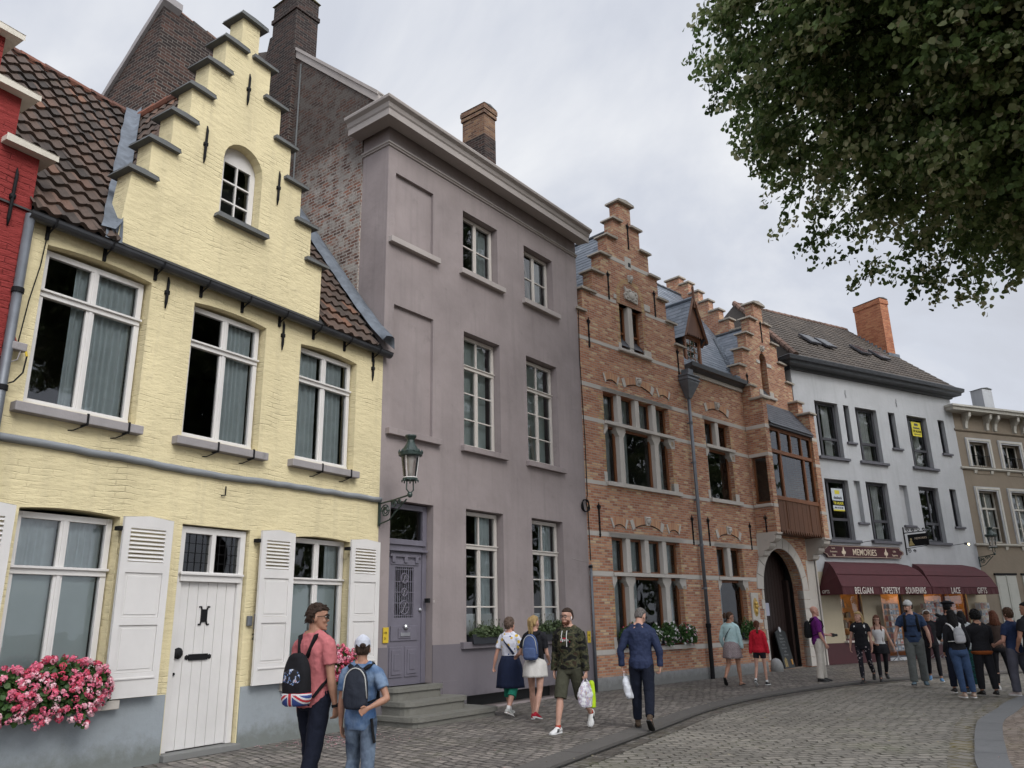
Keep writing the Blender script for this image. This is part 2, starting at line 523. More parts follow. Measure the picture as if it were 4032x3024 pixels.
BR_OR = brick('orange_brick', [(0, (.33, .14, .085)), (.4, (.45, .20, .115)), (.7, (.52, .26, .15)), (.88, (.57, .35, .20)), (1, (.62, .46, .28))], (.38, .31, .25), .21, .066, .010, .006, blotch=((.34, .15, .10), 1.2, .56, .4))
BR_OR2 = brick('plain_orange_brick', [(0, (.30, .125, .075)), (.5, (.37, .165, .095)), (1, (.42, .20, .115))], (.34, .27, .21), .21, .066, .010, .006)
BR_YO = brick('yellow_orange_brick', [(0, (.36, .18, .09)), (.5, (.50, .30, .14)), (1, (.58, .42, .20))], (.36, .30, .22), .21, .066, .010, .006)
BR_CH = brick('red_orange_chimney_brick', [(0, (.29, .095, .05)), (.5, (.40, .145, .075)), (1, (.46, .20, .10))], (.30, .18, .12), .21, .066, .008, .006, blotch=((.14, .06, .04), 3, .58, .6))
BR_CH2 = brick('mixed_chimney_brick', [(0, (.10, .055, .04)), (.5, (.20, .105, .065)), (1, (.28, .17, .095))], (.22, .17, .13), .21, .066, .010, .008)
T_PAN = tinted('clay_pantiles', [(0, (.045, .037, .032)), (.4, (.076, .057, .047)), (.7, (.105, .071, .055)), (.93, (.14, .083, .060)), (1, (.18, .095, .062))], .8, .005, moss=((.05, .05, .035), .6, .6))
T_BRN = tinted('brown_roof_tiles', [(0, (.062, .053, .046)), (.5, (.090, .075, .063)), (1, (.12, .098, .08))], .8, .003)
T_SLATE = tinted('blue_grey_slates', [(0, (.10, .12, .15)), (.5, (.15, .175, .21)), (1, (.22, .245, .285))], .4, .002, 20, spec=.6)
T_SLATED = tinted('dark_slates', [(0, (.05, .055, .065)), (1, (.10, .105, .12))], .5, .002, 20, spec=.5)

def tiles(mb, P0, ux, us, W, S, tw, th, amp=0.0, step=.03, xr=None, jit=0.0, nx=6, rnd=None):
    """overlapping tiles on a sloping plane: P0 eave corner, ux along, us up the slope"""
    rnd = rnd or random.Random(3)
    ux = Vector(ux).normalized(); us = Vector(us).normalized(); P0 = Vector(P0)
    nn = ux.cross(us); nn = nn if nn.z > 0 else -nn
    if amp == 0: nx = 1
    for j in range(int(math.ceil(S / th))):
        s0 = j * th
        off = (j % 2) * tw * .5 if amp == 0 else 0
        for i in range(-1, int(W / tw) + 1):
            xa, xb = i * tw + off, (i + 1) * tw + off
            lo, hi = (0, W) if xr is None else xr(s0 + th * .5)
            if xb <= lo + .01 or xa >= hi - .01: continue
            xa, xb = max(xa, lo), min(xb, hi)
            s1 = min(S, s0 + th)
            dj = rnd.uniform(-jit, jit); ds = rnd.uniform(-jit, jit); dn = rnd.uniform(0, jit)
            vs = []
            for (s, hh) in ((s0 - .02 + ds, step + dn), (s0 - .02 + ds, step * .1), (s1 + .01, 0.004)):
                for k in range(nx + 1):
                    f = k / nx
                    x = xa + (xb - xa) * f
                    h = hh
                    if amp: h += amp * (math.sin(2 * math.pi * f) * .6 + .4 * math.cos(2 * math.pi * f)) 
                    sag = noise.noise(Vector((x * .35, s * .3, P0.x))) * jit * 3
                    vs.append(P0 + ux * x + us * (s + (dj * (f - .5) if amp else 0)) + nn * (h + sag))
            q = nx + 1
            fs = []
            for k in range(nx):
                fs.append((k, k + 1, 2 * q + k + 1, 2 * q + k))
                fs.append((q + k, q + k + 1, k + 1, k))
            t = min(1, max(0, rnd.gauss(.5, .22)))
            mb.add(vs, fs, t if t != .5 else .51)

def drape(x0, x1, z0, z1, y, folds=8, amp=.03, seed=0):
    mb = MB(); n = max(8, int(folds * 8)); rr = random.Random(seed)
    ph = rr.random() * 6; vs = []; fs = []
    for j in range(2):
        z = (z0, z1)[j]
        for i in range(n + 1):
            f = i / n
            w_ = math.sin(f * folds * 2 * math.pi + ph + 1.1 * math.sin(f * 9 + ph)) * amp * (1 if j == 0 else .7)
            vs.append((x0 + (x1 - x0) * f, y + w_, z))
    for i in range(n): fs.append((i, i + 1, n + 2 + i, n + 1 + i))
    mb.add(vs, fs)
    return mb

def window(root, x0, x1, z0, z1, y, mat, vb=(), hb=(), fw_=.06, d=.06, glass=None, curtains=(), cm=None, label=None, name='window', pd=.6, cd=.14):
    """frame (vb/hb: bars as x0,x1,z0,z1,proud) with a pane and curtains behind it"""
    f = MB()
    f.box(x0, x0 + fw_, y, y + d, z0, z1); f.box(x1 - fw_, x1, y, y + d, z0, z1)
    f.box(x0 + fw_, x1 - fw_, y + .002, y + d, z1 - fw_, z1); f.box(x0 + fw_, x1 - fw_, y + .002, y + d, z0, z0 + fw_)
    for i, b in enumerate(hb): f.box(b[0], b[1], y + .006 - b[4], y + d - .004, b[2], b[3])
    for i, b in enumerate(vb): f.box(b[0], b[1], y + .009 - b[4], y + d - .008, b[2], b[3])
    o = f.build(name, mat, root, bevel=.004, label=label)
    yp = y + d * pd
    MB().quad((x0 + .01, yp, z0 + .01), (x1 - .01, yp, z0 + .01), (x1 - .01, yp, z1 - .01), (x0 + .01, yp, z1 - .01)).build('pane', glass or M_glass, o)
    for i, c in enumerate(curtains):
        drape(c[0], c[1], c[2], c[3], y + cd, c[4] if len(c) > 4 else 6, c[5] if len(c) > 5 else .03, i + int(x0 * 10)).build('curtain', cm or M_curt, o, smooth=True)
    return o

def text(s, size, mat, parent, loc, rot=(math.pi / 2, 0, 0), align='LEFT', sx=1.0, name='lettering', ext=.004, off=0.0, spc=1.0):
    c = bpy.data.curves.new('txt', 'FONT'); c.body = s; c.size = size; c.extrude = ext; c.align_x = align; c.offset = off; c.space_character = spc
    c.resolution_u = 3
    to = bpy.data.objects.new('txt', c); COL.objects.link(to)
    dg = bpy.context.evaluated_depsgraph_get()
    me = bpy.data.meshes.new_from_object(to.evaluated_get(dg))
    bpy.data.objects.remove(to)
    me.transform(Matrix.Diagonal((sx, 1, 1, 1)))
    me.materials.clear(); me.materials.append(mat)
    o = bpy.data.objects.new(name, me); COL.objects.link(o)
    o.parent = parent; o.location = loc; o.rotation_euler = rot
    return o

def fleur(mb, x, y, z0, z1, k=1.0, curl=False):
    """wrought-iron wall anchor with a fleur-de-lis head"""
    mb.box(x - .018 * k, x + .018 * k, y - .03, y, z0, z1 - .06)
    mb.lathe([(.002, -.12 * k), (.03 * k, -.02 * k), (.004, .09 * k)], (x, y - .02, z1 - .05), 6)
    for s_ in (-1, 1):
        mb.tube([(x, y - .02, z1 - .16 * k), (x + s_ * .05 * k, y - .02, z1 - .12 * k), (x + s_ * .065 * k, y - .02, z1 - .07 * k), (x + s_ * .045 * k, y - .02, z1 - .05 * k)], .013 * k, 5)
    zc = (z0 + z1) / 2 - .05
    mb.lathe([(.002, -.05), (.035 * k, 0), (.002, .05)], (x, y - .02, zc), 6)
    mb.box(x - .03 * k, x + .03 * k, y - .028, y, z0 + .05, z0 + .08)
def bar_anchor(mb, x, y, z0, z1):
    zc = (z0 + z1) / 2
    mb.tube([(x, y - .02, z0), (x - .003, y - .03, z0 + .1), (x, y - .03, zc), (x + .004, y - .03, z1 - .08), (x, y - .02, z1)], [.008, .022, .02, .02, .009], 6)
    mb.box(x - .03, x + .03, y - .045, y, zc - .03, zc + .03)
# ================================================================== buildings
def room(root, x0, x1, y0, y1, z0, z1, floors=(), mat=None):
    m_ = MB()
    m_.quad((x0, y1, z0), (x1, y1, z0), (x1, y1, z1), (x0, y1, z1))
    m_.quad((x0, y0, z0), (x0, y1, z0), (x0, y1, z1), (x0, y0, z1))
    m_.quad((x1, y0, z0), (x1, y1, z0), (x1, y1, z1), (x1, y0, z1))
    for z in (z0, z1) + tuple(floors):
        m_.quad((x0, y0, z), (x1, y0, z), (x1, y1, z), (x0, y1, z))
    return m_.build('interior', mat or M_room, root)

def white_win(root, x0, x1, z0, z1, zt, y=.13, mw=.11, cur=(), cm=None, low=True, glass=None):
    xm = (x0 + x1) / 2
    return window(root, x0, x1, z0, z1, y, M_white, vb=[(xm - mw / 2, xm + mw / 2, z0 + .04, z1 - .04, .0), (xm - .02, xm + .02, z0 + .05, z1 - .05, .012)],
                  hb=[(x0 + .01, x1 - .01, zt - .045, zt + .045, .02), (x0 - .005, x1 + .005, zt + .02, zt + .05, .05), (x0 + .01, x1 - .01, z0 + .0, z0 + .05, .03)],
                  fw_=.075, d=.07, curtains=cur, cm=cm, glass=glass)

def shutter(root, x0, x1, z0=.82, z1=3.02, y=-.10, lean=0.0):
    m_ = MB()
    wd, fr = x1 - x0, .10
    top = [(x1, z1 - .03), (x0 + wd * .5, z1), (x0, z1 - .03)]
    k = lambda z: z0 + (z1 - z0) * z
    holes = [rect(x0 + fr, x1 - fr, k(.735), k(.925))]
    pan = [(k(.425), k(.675)), (k(.13), k(.385))]
    holes += [rect(x0 + fr * .9, x1 - fr * .9, a, b) for a, b in pan]
    m_.slab([(x0, z0), (x1, z0)] + top, holes, y - .035, y)
    for a, b in pan:
        m_.box(x0 + fr * .9 + .002, x1 - fr * .9 - .002, y - .018, y - .006, a + .002, b - .002)
        m_.box(x0 + fr * .9 + .04, x1 - fr * .9 - .04, y - .026, y - .017, a + .04, b - .04)
    m_.box(x0 + .07, x1 - .07, y - .05, y - .033, k(.095), k(.105))
    o = m_.build('shutter', M_white, root, bevel=.003)
    l_ = MB(); n = 8
    for i in range(n):
        z = k(.735) + (k(.925) - k(.735)) * (i + .5) / n
        l_.add([(x0 + fr, y - .034, z - .018), (x1 - fr, y - .034, z - .018), (x1 - fr, y - .004, z + .012), (x0 + fr, y - .004, z + .012),
                (x0 + fr, y - .034, z - .010), (x1 - fr, y - .034, z - .010), (x1 - fr, y - .004, z + .020), (x0 + fr, y - .004, z + .020)],
               [(0, 1, 2, 3), (4, 5, 6, 7), (0, 1, 5, 4), (3, 2, 6, 7)])
    l_.build('louvres', M_white, o)
    MB().box(x0 - .05, x0 + .05, y - .012, y + .09, z1 - .2, z1 - .15).build('hinge', M_black, o)
    o.rotation_euler = (0, 0, 0)
    return o

# ------------------------------------------------------------------ yellow house
def yellow_house():
    r = house('stepped_gable_house', 'pale yellow limewashed brick house with a tall stepped gable and white shutters', PY)
    lefts = [(-5.32, 7.78), (-5.08, 8.39), (-4.79, 9.02), (-4.54, 9.64), (-4.29, 10.26), (-4.02, 10.88), (-3.74, 11.54)]
    rights = [(-3.39, 10.88), (-3.10, 10.26), (-2.82, 9.62), (-2.54, 8.98), (-2.25, 8.32), (-1.97, 7.68)]
    out = [(-6.6, 0), (0, 0), (0, 6.5), (-1.68, 6.5), (-1.68, 7.68)]
    for (x, z), (xp, zp) in zip(rights[::-1], [None] + rights[::-1][:-1] if False else rights[::-1]):
        pass
    # right side going up
    xs = [-1.68, -1.97, -2.25, -2.54, -2.82, -3.10, -3.39]
    zs = [7.68, 8.32, 8.98, 9.62, 10.26, 10.88, 11.54]
    out = [(-6.6, 0), (0, 0), (0, 6.5), (-1.68, 6.5)]
    for i in range(7):
        out.append((xs[i], zs[i]))
        if i < 6: out.append((xs[i + 1], zs[i]))
    lx = [l[0] for l in lefts]; lz = [l[1] for l in lefts]
    for i in range(6, -1, -1):
        out.append((lx[i], lz[i]))
        if i > 0: out.append((lx[i], lz[i - 1]))
    out += [(-5.42, 6.55), (-6.6, 6.55)]
    seen = []
    for p in out:
        if not seen or (abs(p[0] - seen[-1][0]) + abs(p[1] - seen[-1][1])) > 1e-4: seen.append(p)
    rr = random.Random(5)
    ops = [seg(-6.27, -4.83, 4.22, 6.30, .05), seg(-4.13, -2.79, 4.2, 6.25, .05), seg(-2.05, -.70, 4.2, 6.2, .05),
           seg(-6.12, -4.88, .81, 3.03, .04), rect(-3.97, -2.82, .08, 2.99), seg(-1.96, -.70, .81, 3.0, .04),
           arch(-3.87, -3.10, 7.745, 8.77, .385)]
    MB().slab(seen, ops, 0, .34).build('wall', M_yel, r)
    # gable steps and their copings
    for i in range(7):
        hgt = lz[i]
        x0 = lx[i] - .11
        x1 = (lx[i + 1] + .13) if i < 6 else xs[6] + .12
        if i == 6: x1 = -3.27
        MB().slab([(x0, hgt), (x1, hgt - .01), (x1 - .02, hgt + .045), ((x0 + x1) / 2, hgt + .065), (x0 + .02, hgt + .05)], [], -.085, .42).build('coping_stone', M_cap, r, bevel=.008)
    for i in range(6):
        hgt = zs[i]
        x1 = xs[i] + .11; x0 = xs[i + 1] - .12
        MB().slab([(x0, hgt - .005), (x1, hgt), (x1 - .02, hgt + .045), (x0, hgt + .055)], [], -.085, .42).build('coping_stone', M_cap, r, bevel=.008)
    # plinth
    p = MB()
    p.box(-6.6, -6.13, -.018, .02, 0, .805); p.box(-6.13, -4.87, -.018, .02, 0, .70); p.box(-4.87, -3.99, -.018, .02, 0, .805); p.box(-2.80, -.001, -.018, .02, 0, .812)
    p.build('plinth', M_blueplinth, r)
    # string course, slightly sagging with age
    pts = []
    for i in range(34):
        x = -6.6 + 6.6 * i / 33
        z = 3.755 - .035 * math.exp(-((x + 3.6) / 1.3) ** 2) + rr.uniform(-.008, .008)
        pts.append((x, 0, z))
    MB().sweep(pts, [(0, -.05), (.05, -.045), (.075, -.01), (.07, .03), (.03, .045), (0, .05)]).build('string_course', M_string, r, smooth=True)
    for (a, b, z, st) in ((-6.40, -4.78, 4.185, (.53, .87)), (-4.27, -2.68, 4.165, (.42, .82)), (-2.19, -.66, 4.165, (.42, .86))):
        s = MB().box(a, b, -.13, .2, z - .115, z).build('sill', M_sill, r, bevel=.01)
        q = MB()
        for f in st:
            x = a + (b - a) * f
            q.box(x - .012, x + .012, -.142, -.12, z - .13, z + .01); q.box(x - .012, x + .012, -.13, 0, z - .135, z - .122)
            q.tube([(x, -.12, z - .13), (x - .1, -.02, z - .2), (x - .16, .0, z - .21)], .008, 5)
        q.build('iron_strap', M_black, s)
    MB().box(-6.3, -4.68, -.12, .2, .70, .805).build('sill', M_stone, r, bevel=.008)
    MB().box(-2.1, -.58, -.12, .2, .70, .812).build('sill', M_stone, r, bevel=.008)
    # windows upstairs
    white_win(r, -6.24, -4.86, 4.23, 6.24, 5.66, cur=[(-5.75, -5.5, 4.3, 6.2, 3, .035), (-5.45, -4.9, 4.3, 6.2, 6, .03)])
    white_win(r, -4.10, -2.82, 4.21, 6.20, 5.62, cur=[(-3.40, -2.86, 4.3, 6.15, 6, .03)])
    white_win(r, -2.02, -.73, 4.21, 6.15, 5.59, cur=[(-2.0, -1.42, 4.25, 6.1, 5, .03), (-1.35, -.85, 4.25, 6.1, 5, .03)])
    for x0, x1, zt in ((-6.09, -4.9, 2.3), (-1.94, -.72, 2.3)):
        o = white_win(r, x0, x1, .81, 2.97, zt, cur=[(x0 + .05, (x0 + x1) / 2 - .02, 2.2, 2.95, 5, .02), ((x0 + x1) / 2 + .05, x1 - .04, 2.2, 2.95, 5, .02)] if x0 < -3 else [((x0 + x1) / 2 + .3, x1 - .04, 2.2, 2.95, 3, .02)])
        MB().box(x0 + .08, x1 - .08, .225, .235, .85, 2.25).build('blind', M_blind, o)
    for a, b in ((-6.92, -6.22), (-4.90, -4.20), (-2.70, -2.05), (-.80, -.09)):
        shutter(r, a, b)
    # gable window
    g = MB()
    full = arch(-3.86, -3.11, 7.75, 8.78, .37)
    hol = [rect(-3.72 + .27 * i, -3.72 + .27 * i + .245, 7.83 + .345 * j, 7.83 + .345 * j + .315) for i in range(2) for j in range(3)]
    g.slab(full, hol, .18, .23)
    gw = g.build('window', M_white, r, bevel=.003)
    MB().quad((-3.74, .21, 7.8), (-3.16, .21, 7.8), (-3.16, .21, 8.9), (-3.74, .21, 8.9)).build('pane', M_glass, gw)
    MB().slab([(-3.96, 7.68), (-2.96, 7.68), (-2.98, 7.745), (-3.94, 7.75)], [], -.12, .16).build('sill', M_cap, r, bevel=.006)
    MB().quad((-3.9, .6, 7.7), (-3.0, .6, 7.7), (-3.0, .6, 9.2), (-3.9, .6, 9.2)).build('interior', M_dark, r)
    # door
    d = MB(); x0, x1 = -3.95, -2.84
    d.box(x0, x0 + .09, .06, .17, .09, 2.97); d.box(x1 - .09, x1, .06, .17, .09, 2.97)
    d.box(x0 + .09, x1 - .09, .062, .17, 2.88, 2.97); d.box(x0 + .05, x1 - .05, .03, .17, 2.23, 2.36); d.box(x0 + .03, x1 - .03, .0, .06, 2.315, 2.345)
    d.box((x0 + x1) / 2 - .035, (x0 + x1) / 2 + .035, .058, .168, 2.36, 2.88)
    fo = d.build('door_frame', M_white, r, bevel=.004)
    MB().quad((x0 + .05, .12, 2.33), (x1 - .05, .12, 2.33), (x1 - .05, .12, 2.92), (x0 + .05, .12, 2.92)).build('pane', M_glassd, fo)
    q = MB()
    for a in (x0 + .09, (x0 + x1) / 2 + .035):
        w_ = (x1 - x0) / 2 - .125
        for i in (1, 2, 3): q.box(a + w_ * i / 4 - .004, a + w_ * i / 4 + .004, .112, .119, 2.36, 2.88)
        for i in (1, 2, 3): q.box(a, a + w_, .111, .1185, 2.36 + .52 * i / 4 - .004, 2.36 + .52 * i / 4 + .004)
    q.build('leading', M_black, fo)
    lf = MB(); a, b = x0 + .09, x1 - .09; n = 6
    for i in range(n):
        lf.box(a + (b - a) * i / n + .004, a + (b - a) * (i + 1) / n - .004, .10, .14, .10, 2.23)
    lf.box(a, b, .112, .138, .10, 2.23)
    lo = lf.build('door', M_white, r, bevel=.004)
    zc = 1.78; xc = -3.43
    q = MB(); q.box(xc - .05, xc + .05, .085, .105, zc - .085, zc + .085)
    for sx in (-1, 1):
        for sz in (-1, 1):
            q.tube([(xc + sx * .04, .09, zc + sz * .07), (xc + sx * .055, .09, zc + sz * .12), (xc + sx * .085, .09, zc + sz * .115)], .012, 5)
    q.build('door_grille', M_black, lo)
    q = MB(); xc, zc = -3.47, 1.24
    q.box(xc - .15, xc + .15, .08, .105, zc - .04, zc + .04)
    for sx in (-1, 1): q.lathe([(.002, -.01), (.035, 0), (.002, .01)], (xc + sx * .18, .09, zc), 6, ax=Matrix.Rotation(R(90), 3, 'X'))
    q.build('letter_slot', M_black, lo)
    q = MB(); q.lathe([(.03, 0), (.07, .01), (.075, .03), (.03, .07)], (-3.80, .10, 1.30), 10, ax=Matrix.Rotation(R(90), 3, 'X'))
    q.lathe([(.02, 0), (.02, .02)], (-3.83, .10, 1.04), 8, ax=Matrix.Rotation(R(90), 3, 'X')); q.build('door_knob', M_black, lo)
    MB().box(-3.99, -2.80, -.10, .2, .0, .085).build('doorstep', M_bluestone, r, bevel=.01)
    MB().box(-2.78, -2.70, -.05, 0, 1.63, 1.77).build('doorbell_camera', M_zinc, r, bevel=.01)
    q = MB().box(-2.645, -2.53, -.02, 0, 1.58, 1.80).build('intercom_panel', M_sill, r, bevel=.003)
    MB().box(-2.625, -2.55, -.024, -.019, 1.74, 1.78).build('name_plate', M_white, q); MB().box(-2.625, -2.55, -.024, -.019, 1.64, 1.70).build('name_plate', M_cream, q)
    text('24', .12, M_black, r, (-2.66, -.004, 1.44), name='house_number', ext=.003)
    for x, a, b in ((-3.535, 9.92, 10.53), (-4.23, 8.47, 9.12), (-2.77, 8.42, 9.06), (-4.6, 5.94, 6.42), (-2.465, 5.92, 6.42), (-.295, 5.93, 6.40)):
        q = MB(); bar_anchor(q, x, 0, a, b); q.build('wall_anchor', M_black, r, smooth=True)
    MB().tube([(-3.33, -.02, 3.58), (-3.335, -.03, 3.45), (-3.40, -.02, 3.44)], .01, 5).build('hook', M_black, r)
    # gutter
    g = MB()
    prof = [(.03, .0)] + [(.12 + .085 * math.cos(a), .085 * math.sin(a)) for a in [math.pi + math.pi * i / 8 for i in range(9)]] + [(.215, .01), (.20, .0)] + [(.12 + .075 * math.cos(a), .075 * math.sin(a)) for a in [2 * math.pi - math.pi * i / 8 for i in range(9)]]
    g.sweep([(-6.6, 0), (.06, 0)], prof, z=6.52)
    go = g.build('gutter', M_gutter, r, smooth=False)
    q = MB()
    for i in range(9):
        x = -6.3 + i * .75
        q.tube([(x, -.01, 6.36), (x, -.10, 6.41), (x, -.19, 6.44), (x, -.222, 6.53)], .012, 5); q.box(x - .02, x + .02, -.03, 0, 6.3, 6.5)
    q.build('gutter_bracket', M_black, go)
    # main roof
    us = Vector((0, 1, 1.37)).normalized()
    t = MB(); xr = lambda s: (2.0 if s < .8 else 0, (-5.50 + (s * .808) / 4.0 * 1.72) + 8.6)
    tiles(t, (-8.6, -.1, 6.58), (1, 0, 0), us, 8.6, 5.22, .235, .30, .038, .050, xr, .014, rnd=random.Random(1))
    xr2 = lambda s: (8.6 - 1.55 - s * .808 * .5, 8.6 - .30)
    tiles(t, (-8.6, -.1, 6.58), (1, 0, 0), us, 8.6, 5.22, .235, .30, .038, .050, xr2, .014, rnd=random.Random(2))
    ro = t.build('roof', T_PAN, r)
    u = MB(); a = Vector((-8.6, -.1, 6.54)); b = a + us * 5.2
    u.quad(a, (-.05, a.y, a.z), (-.05, b.y, b.z), (-8.6, b.y, b.z)); u.quad((-8.6, b.y, b.z), (-.05, b.y, b.z), (-.05, b.y + 3, b.z - 4.1), (-8.6, b.y + 3, b.z - 4.1))
    u.quad((-8.6, 0, 6.3), (-8.6, b.y, b.z), (-8.6, b.y + 3, 6.3))
    u.build('roof_deck', M_dark, ro)
    M_ridge = tinted('clay_ridge', [(0, (.12, .06, .045)), (1, (.26, .10, .06))], .8, .004)
    t = MB()
    for i in range(12):
        x = -8.6 + i * .4
        t.tube([(x, b.y, b.z + .0), (x + .42, b.y, b.z - .005)], [.095, .085], 8, t=random.random())
    t.build('ridge_tiles', M_ridge, ro)
    # cross roof behind the gable
    t = MB(); sl_ = Vector((1.75, 0, 4.0)).normalized()
    tiles(t, (-5.5, .3, 6.62), (0, 1, 0), sl_, 3.1, 4.36, .235, .30, .028, .03, lambda s: (0, max(0.05, (s * .916 - .0) / 1.37 - .25)), .01, rnd=random.Random(4))
    sr = Vector((-1.9, 0, 4.0)).normalized()
    tiles(t, (-1.65, .3, 6.62), (0, 1, 0), sr, 3.1, 4.36, .235, .30, .028, .03, lambda s: (0, max(0.05, (s * .9) / 1.37 - .25)), .01, rnd=random.Random(6))
    t.build('cross_roof', T_PAN, r)
    t = MB(); t.quad((-5.46, .3, 6.6), (-5.46, .35, 6.6), (-3.7, 3.0, 10.62), (-3.7, .3, 10.62)); t.quad((-1.7, .3, 6.6), (-1.7, .35, 6.6), (-3.7, 3.0, 10.62), (-3.7, .3, 10.62)); t.build('cross_roof_deck', M_dark, r)
    t = MB()
    for i in range(7): t.tube([(-3.72, .3 + i * .4, 10.68), (-3.72, .3 + i * .4 + .42, 10.675)], [.095, .085], 8, t=random.random())
    t.build('ridge_tiles', M_ridge, r)
    # lead valley
    t = MB(); n = 26; vs = []
    for i in range(n + 1):
        f = i / n; x = -5.50 + 1.74 * f; z = 6.62 + 4.05 * f; y = (z - 6.5) / 1.37 - .13
        wv = .014 * math.sin(f * 40) + .01 * math.sin(f * 23)
        vs += [(x - .20 + wv * .5, y - .06, z + .12), (x + .0, y - .06, z + .15), (x + .10, y - .03, z + .32)]
    t.add(vs, [(i * 3 + k, i * 3 + k + 1, i * 3 + k + 4, i * 3 + k + 3) for i in range(n) for k in (0, 1)])
    t.add([(-5.66, -.17, 6.57), (-5.36, -.15, 6.57), (-5.34, -.03, 6.62), (-5.36, -.015, 6.98), (-5.48, .06, 6.95), (-5.60, -.05, 6.78)], [(0, 1, 2, 5), (2, 3, 4, 5)])
    t.build('lead_valley', M_lead, r, smooth=True)
    t = MB(); vs = []; n = 24
    for i in range(n + 1):
        f = i / n; s = f * 5.1; y = -.2 + s * .59; z = 6.58 + s * .808 + .10 * math.exp(-s * 2.0) + .03
        x = -.05 + .10 * math.exp(-s * 1.2)
        wv = .012 * math.sin(f * 50)
        vs += [(x - .30 + wv, y, z), (x - .22, y - .03, z + .10), (x - .05, y - .03, z + .13 + wv), (x + .03, y, z + .12), (x + .04, y, z - .1)]
    t.add(vs, [(i * 5 + k, i * 5 + k + 1, i * 5 + k + 6, i * 5 + k + 5) for i in range(n) for k in range(4)] + [(0, 1, 2, 3, 4)])
    t.build('lead_flashing', M_lead, r, smooth=True)
    room(r, -6.59, -.01, .345, 4, .0, 6.5, (3.35,))
    return r
yellow_house()

# ------------------------------------------------------------------ red neighbour
def red_house():
    r = house('red_gable_house', 'deep red painted house with white coping stones, cut by the left edge of the photo', PY)
    xs = [-6.56, -6.88, -7.18, -7.5, -7.82, -8.14, -8.46]; zs = [7.28, 7.98, 8.68, 9.38, 10.08, 10.78, 11.48]
    o = [(-12, 0), (-6.56, 0)]
    for i in range(7):
        o.append((xs[i], zs[i]))
        if i < 6: o.append((xs[i + 1], zs[i]))
    x2 = [-16.92 - x for x in xs[::-1]]
    o += [(-8.8, 11.48)]
    for i in range(5, -1, -1):
        o += [(-8.8 - .32 * (5 - i), zs[i]), (-8.8 - .32 * (6 - i), zs[i])]
    o += [(-12, 7.28)]
    MB().slab(o, [], -.07, .3).build('wall', M_red, r)
    for i in range(7):
        x1 = xs[i] + .15; x0 = (xs[i + 1] - .14) if i < 6 else -8.9
        MB().slab([(x0, zs[i]), (x1, zs[i]), (x1, zs[i] + .07), (x0, zs[i] + .08)], [], -.22, .36).build('coping_stone', M_wcap, r, bevel=.008)
    for x, a, b in ((-6.80, 6.26, 7.03),):
        q = MB(); bar_anchor(q, x, -.07, a, b); q.build('wall_anchor', M_black, r, smooth=True)
    return r
red_house()

def downpipe(name, label, pl, x, y, z0, z1, rad, mat, seams=(), shoe=None, hopper=None, low=None):
    t = thing(name, label, 'drainpipe', tuple(W2(pl, x, y, 0)), math.pi / 2 - R(pl[2]))
    MB().tube([(0, 0, z0), (0, 0, z1)], rad, 12).build('pipe', mat, t, smooth=True)
    q = MB()
    for z in seams:
        q.tube([(0, 0, z - .03), (0, 0, z + .03)], rad * 1.25, 12); q.box(-.015, .015, 0, -y, z - .02, z + .02)
    if seams: q.build('pipe_clamp', M_black if not low else mat, t)
    if low:
        MB().tube([(0, 0, 0.0), (0, 0, low - .12), (0, 0, low - .10), (0, 0, low)], [rad * 1.2, rad * 1.2, rad * 1.5, rad * 1.5], 12).build('cast_iron_foot', M_black, t, smooth=False)
    if hopper: hopper(t)
    return t
downpipe('drainpipe', 'grey zinc drainpipe between the red wall and the yellow house', PY, -6.57, -.10, 0, 6.5, .055, M_zinc, (5.5, 4.3, 2.4))

# ------------------------------------------------------------------ old brick house behind
def back_house():
    r = house('old_brick_house', 'tall soot-dark brick house rising behind the yellow stepped gable', PY)
    q = MB()
    q.slab([(4, 5), (11, 5), (11, 9.0), (8.0, 10.6), (6.4, 12.45), (4.0, 14.62)], [], -2.83, -2.5, 'yz')
    q.slab([(-2.5, 5), (-.35, 5), (-.35, 14.45), (-1.4, 14.52), (-2.5, 14.6)], [], 4.002, 4.4)
    q.build('wall', BR_OLD, r)
    c = MB(); rr = random.Random(3); n = 18; up_, lo_ = [], []
    for i in range(n + 1):
        y = 3.9 + 4.2 * i / n; z = float(np.interp(y, [3.9, 6.4, 8.1], [14.72, 12.52, 10.6])); up_.append((y, z + rr.uniform(-.01, .03))); lo_.append((y, z - .16))
    c.slab(up_ + lo_[::-1], [], -2.90, -2.45, 'yz')
    c.build('verge_coping', M_sill, r)
    t = MB()
    for i in range(7):
        x = -2.75 + i * .36
        t.tube([(x, 4.2, 14.64 - i * .012), (x + .35, 4.2, 14.63 - i * .012)], [.14, .12], 8, t=random.random())
    t.build('ridge_tiles', T_PAN, r)
    return r
back_house()

